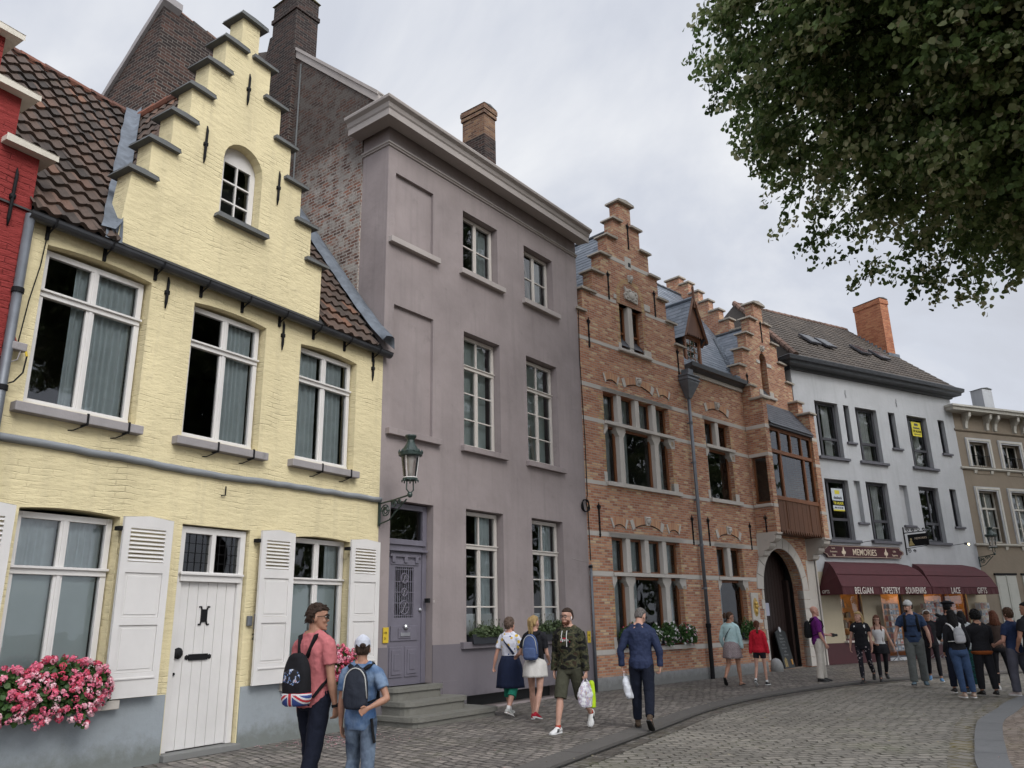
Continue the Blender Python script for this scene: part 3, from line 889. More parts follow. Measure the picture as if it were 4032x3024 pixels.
# ------------------------------------------------------------------ grey/mauve house
def mauve_house():
    r = house('mauve_town_house', 'three-storey mauve rendered town house with a projecting beige cornice', PG)
    Lx = 6.98
    real = [rect(2.31, 3.55, 9.09, 10.57), rect(4.60, 5.83, 9.11, 10.58), rect(2.33, 3.57, 5.12, 7.66), rect(4.58, 5.85, 5.12, 7.68),
            rect(2.38, 3.60, 1.25, 3.83), rect(4.63, 5.87, 1.25, 3.84), rect(.28, 1.42, .57, 3.80), rect(2.37, 5.6, .03, .27)]
    blind = [rect(.22, 1.34, 9.03, 10.55), rect(.25, 1.37, 5.12, 7.64)]
    MB().slab(rect(0, Lx, 0, 11.6), real + blind, 0, .07).build('wall', M_grey, r)
    b = MB().slab(rect(.01, Lx - .01, 0, 11.55), real, .0705, .34)
    b.box(-.001, .3, .0712, .78, 0, 11.58)
    b.build('wall_core', M_grey, r)
    p = MB(); zt = 1.225
    p.box(-.012, .28, -.015, .01, 0, zt); p.box(1.42, 2.37, -.015, .01, 0, zt)
    p.box(2.37, 5.6, -.015, .01, .27, 1.12); p.box(5.6, Lx + .002, -.015, .01, 0, zt); p.box(3.62, 4.61, -.0155, .01, 1.12, zt)
    p.build('plinth', M_greylow, r)
    MB().box(2.3, 5.65, .34, .36, 0, .3).build('cellar_vent', M_dark, r)
    for a, c, z in ((.05, 1.48, 9.03), (2.18, 3.72, 9.09), (4.48, 6.0, 9.11), (.1, 1.55, 5.12), (2.22, 3.72, 5.12), (4.48, 6.0, 5.12)):
        MB().box(a, c, -.11, .07, z - .12, z).build('sill', M_greytrim if z > 9 else M_grey, r, bevel=.006)
    for a, c in ((2.2, 3.72), (4.5, 6.0)): MB().box(a, c, -.09, .12, 1.125, 1.25).build('sill', M_greylow, r, bevel=.006)
    path = [(0, .78), (0, 0), (Lx, 0)]
    MB().sweep(path, [(0, -.05), (.03, -.045), (.035, -.02), (.06, -.005), (.06, .03), (.03, .045), (0, .05)], z=11.14).build('belt_moulding', M_corn, r)
    prof = [(0, .30), (.05, .26), (.08, .19), (.38, .17), (.385, .15), (.42, .15), (.42, .29), (.445, .32), (.47, .40), (.54, .45), (.55, .50), (.53, .53), (0, .66)]
    MB().sweep([(0, .80), (0, 0), (Lx + .05, 0)], prof, z=11.28).build('cornice', M_corn, r)
    # roof behind the cornice
    q = MB(); q.quad((0, 0, 11.9), (Lx, 0, 11.9), (Lx, 3.6, 13.9), (0, 3.6, 13.9)); q.quad((0, 3.6, 13.9), (Lx, 3.6, 13.9), (Lx, 8, 11), (0, 8, 11)); q.quad((Lx, 0, 11.5), (Lx, 3.6, 13.9), (Lx, 8, 11)); q.build('roof', T_BRN, r)
    C2 = M_cream
    # top floor
    def sash(x0, x1, z0, z1, zt, rows, cur, tilt=False, top2=True):
        xm = (x0 + x1) / 2
        vb = [(xm - .05, xm + .05, z0 + .03, (zt if zt else z1) - .02, .0), (xm - .015, xm + .015, z0 + .05, (zt if zt else z1), .012)]
        if zt: vb.append((xm - .02, xm + .02, zt, z1 - .03, 0))
        hb = [(x0 + .01, x1 - .01, z0, z0 + .07, .02)]
        zz = zt or z1 - .05
        for i in range(1, rows):
            z = z0 + .06 + (zz - z0 - .06) * i / rows
            hb.append((x0 + .03, x1 - .03, z - .015, z + .015, -.012))
        if zt: hb += [(x0 + .005, x1 - .005, zt - .05, zt + .05, .02), (x0, x1, zt + .02, zt + .045, .045)]
        o = window(r, x0, x1, z0, z1, .17, C2, vb=vb, hb=hb, fw_=.08, d=.07, curtains=cur, cd=.16)
        if tilt:
            s = MB(); w2 = xm - .03 - (x0 + .06); h = zz - z0 - .1
            s.box(0, .06, 0, .05, 0, h); s.box(w2 - .06, w2, 0, .05, 0, h); s.box(.06, w2 - .06, .002, .048, 0, .06); s.box(.06, w2 - .06, .002, .048, h - .06, h)
            for i in range(1, rows): s.box(.06, w2 - .06, .01, .04, h * i / rows - .013, h * i / rows + .013)
            so_ = s.build('open_sash', C2, o, loc=(x0 + .06, .25, z0 + .07), rot=(R(-7), 0, 0))
        return o
    def cur(x0, x1, z0, z1, l, rr_): 
        c = []
        if l: c.append((x0 + .05, x0 + .05 + l, z0, z1, max(2, l * 9), .025))
        if rr_: c.append((x1 - .05 - rr_, x1 - .05, z0, z1, max(2, rr_ * 9), .025))
        return c
    sash(2.33, 3.53, 9.10, 10.55, None, 2, cur(2.33, 3.53, 9.1, 10.5, 0, .5))
    sash(4.62, 5.81, 9.12, 10.56, None, 2, cur(4.62, 5.81, 9.1, 10.5, 0, .45), True)
    for x0, x1, t_ in ((2.35, 3.55, False), (4.60, 5.83, True)):
        o = sash(x0, x1, 5.14, 7.64, 6.93, 3, (), t_)
        MB().box(x0 + .08, x1 - .08, .36, .37, 5.2, 7.6).build('blind', M_blind, o)
    sash(2.40, 3.58, 1.26, 3.81, 3.1, 3, cur(2.4, 3.58, 1.3, 3.75, .0, .5))
    sash(4.65, 5.85, 1.26, 3.82, 3.1, 3, cur(4.65, 5.85, 1.3, 3.75, .0, .5))
    for x0, x1 in ((2.46, 3.52), (4.71, 5.79)):
        MB().box(x0, x1, .27, .275, 1.3, 1.78).build('frosted_panel', M_curt2, r)
    # door with steps
    dm = plain('mauve_door_paint', (.145, .135, .165), .4, .08, 4, .001)
    f = MB()
    f.box(.30, .42, .16, .28, .57, 3.78); f.box(1.30, 1.41, .16, .28, .57, 3.78); f.box(.42, 1.30, .162, .28, 3.68, 3.78)
    f.box(.36, 1.36, .12, .28, 3.02, 3.12); f.box(.42, 1.30, .16, .28, 2.92, 3.02); f.box(.34, 1.38, .09, .2, 2.90, 2.94)
    fo = f.build('door_frame', dm, r, bevel=.006)
    MB().quad((.4, .22, 3.1), (1.32, .22, 3.1), (1.32, .22, 3.7), (.4, .22, 3.7)).build('pane', M_glassd, fo)
    d = MB()
    d.slab(rect(.42, 1.30, .57, 2.92), [rect(.62, 1.10, 1.72, 2.62)], .19, .24)
    for a, b_ in ((.50, .83), (.89, 1.22)):
        d.box(a, b_, .175, .19, .70, 1.22); d.box(a + .05, b_ - .05, .16, .176, .75, 1.17); d.box(a + .10, b_ - .10, .15, .162, .82, 1.10)
    d.box(.52, 1.20, .17, .19, 1.32, 1.58); d.box(.70, 1.02, .155, .172, 1.36, 1.54)
    d.box(.50, 1.22, .172, .19, 2.66, 2.74); d.box(.46, 1.26, .15, .19, 2.80, 2.86)
    for x in (.55, .86, 1.15): d.box(x - .04, x + .04, .145, .19, 2.70, 2.82)
    do = d.build('door', dm, r, bevel=.006)
    g = MB()
    for i in range(9): g.tube([(.645 + i * .054, .2, 1.72), (.645 + i * .054, .2, 2.62)], .008, 5)
    for z in (1.76, 1.98, 2.17, 2.36, 2.58): g.box(.62, 1.10, .193, .207, z - .006, z + .006)
    for z, rad in ((1.90, .12), (2.17, .07), (2.42, .09)):
        g.tube([(.86 + rad * math.cos(a), .19, z + rad * math.sin(a)) for a in [2 * math.pi * i / 16 for i in range(17)]], .011, 5, cap=False)
        for i in range(6): a = math.pi * i / 3; g.tube([(.86, .19, z), (.86 + rad * math.cos(a), .19, z + rad * math.sin(a))], .006, 4)
    g.build('iron_grille', dm, do)
    MB().quad((.6, .235, 1.7), (1.12, .235, 1.7), (1.12, .235, 2.64), (.6, .235, 2.64)).build('pane', M_glassd, do)
    q = MB(); q.lathe([(.03, 0), (.035, .03), (.02, .05)], (1.26, .19, 1.86), 10, ax=Matrix.Rotation(R(90), 3, 'X')); q.lathe([(.04, 0), (.045, .04), (.02, .06)], (.86, .155, 1.56), 10, ax=Matrix.Rotation(R(90), 3, 'X'))
    q.box(.74, .98, .14, .156, 1.40, 1.46); q.build('door_knob', plain('steel', (.5, .5, .52), .3, .1, 3, 0, 60, .9), do)
    for x0, x1, y0, z0, z1 in ((.22, 1.44, -.30, .36, .57), (.18, 1.72, -.62, .15, .36), (.05, 2.20, -.94, .0, .15)):
        o_ = [(x0, .2)] + [(x0, y0 + .18)] + [(x0 + .18 - .18 * math.cos(a), y0 + .18 - .18 * math.sin(a)) for a in (.5, 1.0)] + [(x0 + .18, y0), (x1 - .18, y0)] + [(x1 - .18 + .18 * math.sin(a), y0 + .18 - .18 * math.cos(a)) for a in (.5, 1.0)] + [(x1, y0 + .18), (x1, .2)]
        s = MB().slab(o_, [], z0, z1 - .07, 'xy')
        o2 = [(x + (.03 if x > x0 + .3 else -.03), y - .03 if y < .1 else y) for x, y in o_]
        s.slab(o2, [], z1 - .07, z1, 'xy'); s.build('doorstep', plaster('worn_step_stone_%d' % int(z1 * 100), (.17, .165, .145), (.07, .07, .05), .7, .005), r, bevel=.008)
    q = MB(); q.lathe([(.0, 0), (.05, 0), (.05, .012), (.035, .012)], (3.05, 0, .82), 14, ax=Matrix.Rotation(R(90), 3, 'X')); q.build('vent_cap', M_greylow, r)
    MB().box(1.68, 2.10, -.022, -.014, .30, .58).build('meter_hatch', M_greylow, r, bevel=.004)
    MB().tube([(6.2, -.004, 3.02), (6.45, -.004, 2.99), (6.75, -.004, 2.97), (6.95, -.004, 2.98)], .006, 4).build('wall_wire', M_greytrim, r)
    MB().box(1.30, 1.35, -.0, .1, 1.98, 2.06).build('house_number_plate', M_black, r)
    text('22', .05, M_cream, r, (1.42, -.006, 1.99), name='house_number', ext=.002)
    for x, z in ((6.70, 1.10), (.15, 1.30)):
        pq = MB().box(x, x + .13, -.03, -.016, z, z + .26).build('hydrant_plate', plain('yellow_plate', (.60, .42, .03), .5, .1), r, bevel=.003)
        text('H 80', .055, M_black, pq, (x + .01, -.032, z + .15), name='lettering', ext=.001, sx=.7); text('2,4', .055, M_black, pq, (x + .02, -.032, z + .06), name='lettering', ext=.001, sx=.7)
    room(r, .02, Lx - .02, .345, 4, 0, 11.5, (4.4, 8.2))
    # side wall of old brick with its sloping verge
    s = MB().slab([(.78, 4), (9, 4), (9, 12), (5.2, 16.0), (3.9, 15.45), (.45, 12.40), (.45, 11.5), (.78, 11.5)], [], -.035, .3, 'yz')
    s.build('side_wall', BR_PARTY, r)
    v = MB(); a0 = Vector((-.07, .30, 12.22)); a1 = Vector((-.07, 3.4, 14.98)); dz = Vector((0, 0, .26))
    v.add([a0, a1, a1 + dz, a0 + dz, a0 + Vector((.4, 0, 0)), a1 + Vector((.4, 0, 0)), a1 + dz + Vector((.4, 0, 0)), a0 + dz + Vector((.4, 0, 0))], [(0, 1, 2, 3), (4, 5, 6, 7), (3, 2, 6, 7), (0, 1, 5, 4), (0, 3, 7, 4), (1, 2, 6, 5)])
    v.add([p + Vector((-.03, 0, .20)) for p in (a0, a1, a1 + Vector((0, 0, .09)), a0 + Vector((0, 0, .09)), a0 + Vector((.5, 0, 0)), a1 + Vector((.5, 0, 0)), a1 + Vector((.5, 0, .09)), a0 + Vector((.5, 0, .09)))], [(0, 1, 2, 3), (4, 5, 6, 7), (3, 2, 6, 7), (0, 1, 5, 4), (0, 3, 7, 4), (1, 2, 6, 5)])
    v.build('verge_board', M_corn, r)
    MB().tube([(-.05, 3.1, 14.6), (-.05, 3.1, 10)], .022, 6).build('lead_joint', M_cap, r)
    return r
mauve_house()

def chimney(name, label, pl, x0, x1, y0, y1, z0, z1, mat, band=None, flare=0, cap=M_cap, low=None):
    t = thing(name, label, 'chimney', tuple(W2(pl, 0, 0, 0)), math.pi / 2 - R(pl[2]))
    m_ = MB()
    zt = z1
    if flare:
        m_.add([(x0, y0, z0), (x1, y0, z0), (x1, y1 + flare, z0), (x0, y1 + flare, z0), (x0, y0, z1 - .9), (x1, y0, z1 - .9), (x1, y1 + .1, z1 - .9), (x0, y1 + .1, z1 - .9)],
               [(0, 1, 5, 4), (1, 2, 6, 5), (2, 3, 7, 6), (3, 0, 4, 7), (4, 5, 6, 7)])
        m_.box(x0, x1, y0, y1, z1 - .9, z1)
    else:
        m_.box(x0, x1, y0, y1, z0, z1)
    m_.build('stack', mat, t)
    if low: MB().box(x0 - .004, x1 + .004, y0 - .004, y1 + .004, z0, low[0]).build('lower_stack', low[1], t)
    b = MB()
    for zb, ov, h in (band or ()):
        b.box(x0 - ov, x1 + ov, y0 - ov, y1 + ov, zb, zb + h)
    if band: b.build('collar', mat, t)
    MB().slab([(x0 - .04, z1 - .002), (x1 + .04, z1 - .002), ((x0 + x1) / 2, z1 + .06)], [], y0 - .04, y1 + .04).build('chimney_cap', cap, t)
    return t
chimney('broad_chimney', 'broad sooty brick chimney rising beside the yellow stepped gable', PG, -.14, .52, 3.3, 4.25, 9.5, 16.85, BR_OLD, ((16.3, .035, .12),), flare=1.5, cap=plaster('mossy_cap', (.16, .15, .08), (.06, .06, .03), .7))
chimney('brick_chimney', 'two-tone brick chimney standing behind the beige cornice of the mauve house', PG, 4.95, 5.44, 1.5, 2.3, 11.5, 15.60, BR_CH2, ((15.28, .035, .10), (15.42, .05, .14)), low=(14.62, BR_OLD))
chimney('small_chimney', 'small chimney head just above the right end of the mauve cornice', PG, 7.6, 8.2, 2.2, 2.8, 10, 14.15, BR_CH2, ((13.9, .05, .2),))
# ------------------------------------------------------------------ brick house
M_oakf = M_wood
def brick_house():
    r = house('orange_brick_house', 'orange brick house with pale stone bands, two stepped gables and a wooden oriel', PB)
    gx = 2.39
    # first gable
    l1 = [(2.10, 13.60), (1.80, 12.92), (1.45, 12.26), (1.11, 11.58), (.70, 10.92), (.23, 10.24), (.0, 9.58)]
    r1 = [(2.68, 13.60), (3.06, 12.92), (3.44, 12.26), (3.83, 11.58), (4.18, 10.92), (4.56, 10.26), (4.95, 9.60)]
    l2 = [(9.71, 12.40), (9.33, 11.74), (8.95, 11.08), (8.58, 10.42), (8.25, 9.76)]
    r2 = [(10.32, 12.40), (10.72, 11.74), (11.12, 11.08), (11.55, 10.42), (11.97, 9.76)]
    o = [(0, 0), (12.0, 0), (12.0, 9.76)]
    def up(lst, o):   # climbing the right-hand side, from the bottom
        q = lst[::-1]
        for i in range(len(q)):
            if i > 0: o.append((q[i][0], q[i - 1][1]))
            o.append((q[i][0], q[i][1]))
    o = [(0, 0), (11.97, 0)]; up(r2, o)
    for i, p in enumerate(l2):
        o.append(p)
        if i < len(l2) - 1: o.append((p[0], l2[i + 1][1]))
    o += [(8.25, 8.90), (4.95, 8.90)]; up(r1, o)
    for i, p in enumerate(l1):
        o.append(p)
        if i < len(l1) - 1: o.append((p[0], l1[i + 1][1]))
    seen = []
    for p in o:
        if not seen or abs(p[0] - seen[-1][0]) + abs(p[1] - seen[-1][1]) > 1e-4: seen.append(p)
    ops = [rect(.90, 3.90, 5.03, 7.48), rect(.93, 3.93, .93, 3.62), rect(5.78, 7.22, 5.03, 7.48), rect(5.80, 7.25, .95, 3.61),
           rect(1.84, 2.92, 8.88, 10.26), arch(8.30, 10.90, -.01, 2.42, 1.30, 24), arch(9.75, 10.22, 8.98, 10.32, .25)]
    MB().slab(seen, ops + [rect(8.32, 11.5, 4.3, 7.5)], 0, .33).build('wall', BR_OR, r)
    # round relieving arch over the gable window
    s = MB(); s.slab(arch(1.74, 3.06, 10.262, 10.50, .66, 16), [], -.012, -.002); s.build('relieving_arch', BR_YO, r)
    s = MB(); s.slab(arch(1.90, 2.90, 10.262, 10.50, .50, 16), [], -.016, -.0125); s.build('tympanum', BR_OR2, r)
    s = MB()
    s.slab([(2.12, 10.46), (2.68, 10.42), (2.70, 10.56), (2.64, 10.62), (2.72, 10.70), (2.66, 10.80), (2.5, 10.76), (2.38, 10.82), (2.2, 10.80), (2.10, 10.84), (2.14, 10.68), (2.06, 10.6)], [], -.06, -.014)
    s.ell((2.4, -.07, 10.62), (.15, .035, .12), 10, 6)
    for i in range(10):
        a = i * .63; s.ell((2.4 + .25 * math.cos(a), -.065, 10.62 + .15 * math.sin(a)), (.05, .03, .035), 6, 4)
    s.build('carved_cartouche', M_stone, r, smooth=False)
    def caps(lst, side, y0=-.09, y1=.40):
        for i, (x, z) in enumerate(lst):
            if side < 0: a, b = x - .09, (lst[i - 1][0] + .10 if i else None)
            else: a, b = (lst[i - 1][0] - .10 if i else None), x + .09
            if i == 0: continue
            MB().slab([(a, z), (b, z), (b - .02, z + .05), (a + .02, z + .06)], [], y0, y1).build('coping_stone', M_capb, r, bevel=.012)
    global M_capb
    M_capb = plaster('weathered_coping', (.36, .32, .27), (.16, .15, .13), .8, .004)
    MB().slab([(2.0, 13.6), (2.78, 13.6), (2.76, 13.66), (2.39, 13.72), (2.02, 13.66)], [], -.10, .42).build('coping_stone', M_capb, r, bevel=.01)
    MB().slab([(9.60, 12.4), (10.43, 12.4), (10.40, 12.46), (10.0, 12.53), (9.63, 12.46)], [], -.10, .42).build('coping_stone', M_capb, r, bevel=.01)
    caps(l1, -1); caps(r1, 1); caps(l2, -1); caps(r2, 1)
    # stone bands, flush, broken by the openings
    def band(z0, z1, segs):
        b = MB()
        for a, c in segs: b.box(a, c, -.006, .01, z0, z1)
        b.build('stone_band', M_stone, r)
    band(.80, .91, [(0, .85), (4.32, 5.72), (7.45, 8.14)])
    band(2.645, 2.755, [(0, .93), (3.93, 5.80), (7.25, 8.14)])
    band(3.62, 3.735, [(0, 8.22)])
    band(4.915, 5.02, [(0, .88), (4.14, 5.72), (7.42, 8.24)])
    band(6.56, 6.67, [(0, .90), (3.90, 5.78), (7.22, 8.24)])
    band(7.485, 7.605, [(0, 8.24)])
    band(8.785, 8.88, [(0, 1.68), (3.22, 4.93)])
    band(10.20, 10.31, [(.60, 1.72), (3.1, 4.5)])
    band(11.56, 11.68, [(1.46, 3.4)])
    MB().box(2.25, 2.55, -.009, .0, 11.48, 11.86).build('stone_band', M_stone, r)
    MB().box(2.40, 2.52, -.012, -.008, 11.56, 11.70).build('vent_hole', M_dark, r)
    MB().box(0.002, 8.10, -.02, .01, 0, .30).build('plinth', M_bluestone, r)
    # alternating yellow bricks at the window jambs
    rr = random.Random(9)
    def jamb(x, z0, z1, sgn):
        q = MB(); z = z0
        while z < z1 - .12:
            q.box(min(x, x + sgn * rr.choice((.11, .2))), max(x, x + sgn * .11), -.004, .001, z, z + .132); z += .264
        q.box(min(x, x + sgn * .02), max(x, x + sgn * .02), -.003, .001, z0, z1)
        q.build('jamb_bricks', BR_YO, r)
    for x, z0, z1, sg in ((3.94, 1.0, 2.6, 1), (3.94, 2.8, 3.6, 1), (.92, 1, 2.6, -1), (7.26, 1, 2.6, 1), (7.26, 2.8, 3.6, 1), (3.91, 5.05, 6.5, 1), (3.91, 6.7, 7.4, 1), (7.23, 5.05, 6.5, 1), (7.23, 6.7, 7.4, 1), (2.93, 9.0, 10.2, 1), (1.83, 8.9, 10.2, -1), (.89, 5.1, 7.4, -1)):
        jamb(x, z0, z1, sg)
    # stone cross windows
    def cross(x0, x1, z0, zt, z1, tops, lows, sill):
        s = MB(); n = tops
        w1_ = .18; lw = (x1 - x0 - (n - 1) * w1_) / n
        for i in range(1, n):
            a = x0 + i * lw + (i - 1) * w1_
            s.box(a, a + w1_, .015, .26, zt + .10, z1)
        s.build('mullion', M_stone, r, bevel=.012)
        MB().slab([(x0 - .06, 0), (x1 + .20, 0)] and rect(x0 - .02, x1 + .16, zt, zt + .085), [], -.06, .22).build('transom', M_stone, r, bevel=.015)
        s = MB()
        for a, b in lows:
            s.slab([(a, z0), (b, z0), (b, zt - .26), (b + .10, zt - .12), (b + .10, zt), (a - .10, zt), (a - .10, zt - .12), (a, zt - .26)], [], .02, .26)
        s.slab([(x1 - .12, zt), (x1 - .12, zt - .12), (x1 - .0, zt - .28), (x1 + .16, zt - .28), (x1 + .16, zt)], [], -.004, .24)
        s.slab([(x0 + .12, zt), (x0 + .12, zt - .12), (x0 - .0, zt - .28), (x0 - .05, zt - .28), (x0 - .05, zt)], [], -.004, .24)
        s.slab([(x1, z0), (x1 + .2, z0), (x1 + .2, z0 + .25), (x1, z0 + .25)], [], -.005, .1)
        s.slab([(x0, z0), (x0 - .12, z0), (x0 - .12, z0 + .25), (x0, z0 + .25)], [], -.005, .1)
        s.build('mullion', M_stone, r, bevel=.01)
        MB().box(x0 - .1, x1 + .2, -.006, .25, z1 + .002, z1 + .12).build('lintel', M_stone, r)
        MB().slab([(x0 - .06, z0 - .10), (x1 + .26, z0 - .10), (x1 + .26, z0), (x0 - .06, z0)], [], -.10, .26).build('sill', M_stone, r, bevel=.02)
        a = x0
        for i in range(n):
            window(r, a, a + lw, zt + .085, z1, .15, M_oakf, fw_=.055, d=.06, glass=M_glassd, curtains=[(a + .06, a + lw - .05, zt + .1, z1, 3, .02)] if n > 2 else (), cm=M_curt2)
            a += lw + w1_
        e = [x0] + [v for p_ in lows for v in p_] + [x1]
        for i in range(0, len(e), 2):
            wd = e[i + 1] - e[i]
            cu = [(e[i] + .08, e[i] + wd * .35, z0 + .1, zt - .05, 3, .02)] if wd > 1 else [(e[i] + .08, e[i + 1] - .08, z0, zt, 3, .02)]
            window(r, e[i], e[i + 1], z0, zt, .15, M_oakf, fw_=.07, d=.06, glass=M_glassd, curtains=cu if wd < 1.2 or wd > 1.3 else (), cm=M_curt2)
    cross(.90, 3.90, 5.03, 6.58, 7.48, 4, [(1.51, 1.70), (3.10, 3.29)], 4.94)
    cross(.93, 3.93, .93, 2.66, 3.62, 4, [(1.54, 1.73), (3.13, 3.32)], .9)
    cross(5.78, 7.22, 5.03, 6.61, 7.48, 2, [], 4.94)
    cross(5.80, 7.25, .95, 2.66, 3.61, 2, [], .9)
    # gable window
    s = MB(); s.box(2.26, 2.46, .01, .26, 8.88, 10.26); s.build('mullion', M_stone, r, bevel=.015)
    for a, b in ((1.84, 2.26), (2.46, 2.92)):
        window(r, a, b, 8.88, 10.26, .16, M_oakf, hb=[(a + .03, b - .03, 9.42, 9.48, 0)], fw_=.06, glass=M_glassd)
    MB().box(1.66, 3.20, -.09, .25, 8.79, 8.88).build('sill', M_stone, r, bevel=.02)
    MB().box(1.74, 3.06, -.007, .25, 10.26, 10.345).build('lintel', M_stone, r)
    q = MB(); q.box(1.62, 1.74, -.02, .02, 10.36, 10.50); q.box(3.04, 3.32, -.03, .02, 10.34, 10.56); q.box(2.90, 3.24, -.02, .02, 8.86, 9.08); q.box(1.72, 1.86, -.01, .02, 8.86, 9.06); q.build('corner_block', M_stone, r, bevel=.01)
    window(r, 9.75, 10.22, 8.98, 10.56, .2, M_oakf, hb=[(9.76, 10.2, 9.7, 9.75, 0)], fw_=.05, glass=M_glassd)
    MB().box(9.5, 10.6, -.08, .25, 8.89, 8.98).build('sill', M_stone, r, bevel=.015)
    q = MB(); q.box(10.22, 10.55, -.02, .02, 10.10, 10.24); q.box(9.5, 9.74, -.02, .02, 10.12, 10.24); q.box(10.22, 10.5, -.02, .02, 8.97, 9.18); q.box(9.5, 9.74, -.02, .02, 8.97, 9.16); q.build('corner_block', M_stone, r, bevel=.01)
    # little carved heads
    def head(x, z, k=1.0):
        q = MB(); q.slab([(x - .08 * k, z - .12 * k), (x + .08 * k, z - .12 * k), (x + .11 * k, z + .12 * k), (x - .11 * k, z + .12 * k)], [], -.04, 0)
        q.ell((x, -.07, z), (.07 * k, .06, .09 * k), 8, 6); q.ell((x, -.13, z - .01 * k), (.015 * k, .02, .03 * k), 6, 4); q.ell((x, -.07, z + .07 * k), (.085 * k, .06, .04 * k), 8, 4)
        q.build('carved_head', M_stone, r, smooth=False)
    head(2.42, 11.16, .9); head(9.97, 10.72, .9)
    def segarch(x0, x1, zb, hgt, hd):
        n = 12; cx = (x0 + x1) / 2; s = MB()
        ri = .10 if x1 - x0 < 1 else .16
        lo = [(x0 + .10 + (x1 - x0 - .2) * i / n, zb + ri * (1 - (2 * i / n - 1) ** 2)) for i in range(n + 1)]
        hi = [(x0 + (x1 - x0) * i / n, zb + hgt + ri * (1 - (2 * i / n - 1) ** 2)) for i in range(n + 1)]
        s.slab(lo + hi[::-1], [], -.008, .0); s.build('brick_arch', voussoir(cx, zb + 1.0 if x1 - x0 < 1 else zb), r)
        st = MB(); k = 1 if x1 - x0 < 1 else 1
        for a, b in ((0, k), (n - k, n)):
            st.slab([(lo[a][0], lo[a][1] - .02), (lo[b][0], lo[b][1] - .02), (hi[b][0], hi[b][1] + .02), (hi[a][0], hi[a][1] + .02)], [], -.022, -.001)
        st.build('springer_stone', M_stone, r)
        MB().tube([(p[0], -.012, p[1] - .005) for p in lo], .012, 4).build('arch_label', M_black, r)
        if hd: head(cx, zb + hgt + ri - .10)
    def voussoir(cx, zb):
        if 'vous' not in MATS:
            k = NM('voussoir_brick'); wc = k.wallco(); x = k.n('ShaderNodeSeparateXYZ', {0: wc}).outputs[0]
            n_ = k.math('FRACT', k.math('MULTIPLY', x, 14.0))
            f = k.n('ShaderNodeMapRange', {0: n_, 1: .10, 2: .16}).outputs[0]
            cc = k.ramp(k.noise(k.mp(wc, (14, .3, 1)), 1.0, 2), [(.35, (.40, .18, .10)), (.65, (.52, .30, .16))])
            k.col(k.mix(f, (.33, .27, .21), cc)); k.set(Roughness=.9); MATS['vous'] = k.m
        return MATS['vous']
    for zb in (7.76, 3.86):
        segarch(.92, 1.64, zb, .20, False); segarch(1.72, 3.24, zb, .20, True); segarch(3.34, 4.04, zb, .20, False); segarch(5.82, 7.30, zb, .20, True)
    for x, a, b in ((.47, 3.59, 4.43), (4.63, 3.60, 4.42), (5.47, 3.6, 4.43), (7.85, 3.6, 4.42), (.43, 8.6, 9.43), (1.40, 10.25, 11.1), (2.48, 12.15, 12.99), (3.60, 10.28, 11.12), (4.60, 8.65, 9.49), (10.09, 10.98, 11.8), (8.72, 9.1, 9.55)):
        q = MB(); fleur(q, x, 0, a, b); q.build('wall_anchor', M_black, r)
    # low eave between the gables, with slate roof and dormer
    MB().sweep([(4.97, 0), (8.22, 0)], [(0, 8.90), (.12, 8.91), (.20, 8.98), (.27, 9.0), (.28, 9.13), (.2, 9.10), (0, 9.08)]).build('gutter', M_gutter, r)
    MB().box(4.97, 8.24, -.05, .3, 8.78, 8.90).build('eave_board', M_stone, r)
    us = Vector((0, 1, 1.5)).normalized(); t = MB()
    tiles(t, (4.3, .0, 9.06), (1, 0, 0), us, 6.0, 5.75, .30, .165, 0, .012, lambda s: (0 if s > .3 else .65, 6.0 if s > 2.5 else 4.0 + s * .55), .004, rnd=random.Random(11))
    ro = t.build('roof', T_SLATE, r)
    u = MB(); a = Vector((.4, 0, 9.03)); b = a + us * 5.7
    u.quad((.4, 0, 9.0), (11.9, 0, 9.0), (11.9, b.y, b.z), (.4, b.y, b.z)); u.quad((.4, b.y, b.z), (11.9, b.y, b.z), (11.9, 8, 9), (.4, 8, 9)); u.build('roof_deck', T_SLATED, ro)
    t = MB()
    for i in range(16): t.tube([(4 + i * .4, b.y, b.z + .03), (4.42 + i * .4, b.y, b.z + .02)], [.08, .07], 6)
    t.build('ridge_tiles', T_SLATED, ro)
    # cross roof one
    t = MB()
    sl_ = Vector((2.39, 0, 3.75)).normalized(); sr = Vector((-2.39, 0, 3.75)).normalized()
    tiles(t, (.0, .33, 9.2), (0, 1, 0), sl_, 3.2, 4.42, .30, .165, 0, .012, None, .004, rnd=random.Random(12))
    tiles(t, (4.78, .33, 9.2), (0, 1, 0), sr, 3.2, 4.42, .30, .165, 0, .012, lambda s: (0, .2 + s * .56), .004, rnd=random.Random(13))
    t.quad((0, .33, 9.17), (2.39, .33, 12.92), (2.39, 3.6, 12.92), (0, 3.6, 9.17)); t.quad((4.78, .33, 9.17), (2.39, .33, 12.92), (2.39, 3.6, 12.92), (4.78, 3.6, 9.17))
    t.build('cross_roof', T_SLATE, r)
    MB().tube([(2.39, .3, 12.96), (2.39, 3.6, 12.96)], .07, 6).build('ridge_tiles', T_SLATED, r)
    # cross roof two
    t = MB(); s3 = Vector((1.75, 0, 2.65)).normalized(); s4 = Vector((-1.75, 0, 2.65)).normalized()
    tiles(t, (8.22, .33, 9.0), (0, 1, 0), s3, 2.6, 3.18, .30, .165, 0, .012, lambda s: (0, .12 + s * .5), .004, rnd=random.Random(14))
    t.quad((8.22, .33, 8.97), (9.99, .33, 11.62), (9.99, 2.6, 11.62), (8.22, .5, 8.97)); t.quad((11.7, .33, 8.97), (9.99, .33, 11.62), (9.99, 2.6, 11.62), (11.7, .5, 8.97))
    t.build('cross_roof', T_SLATE, r)
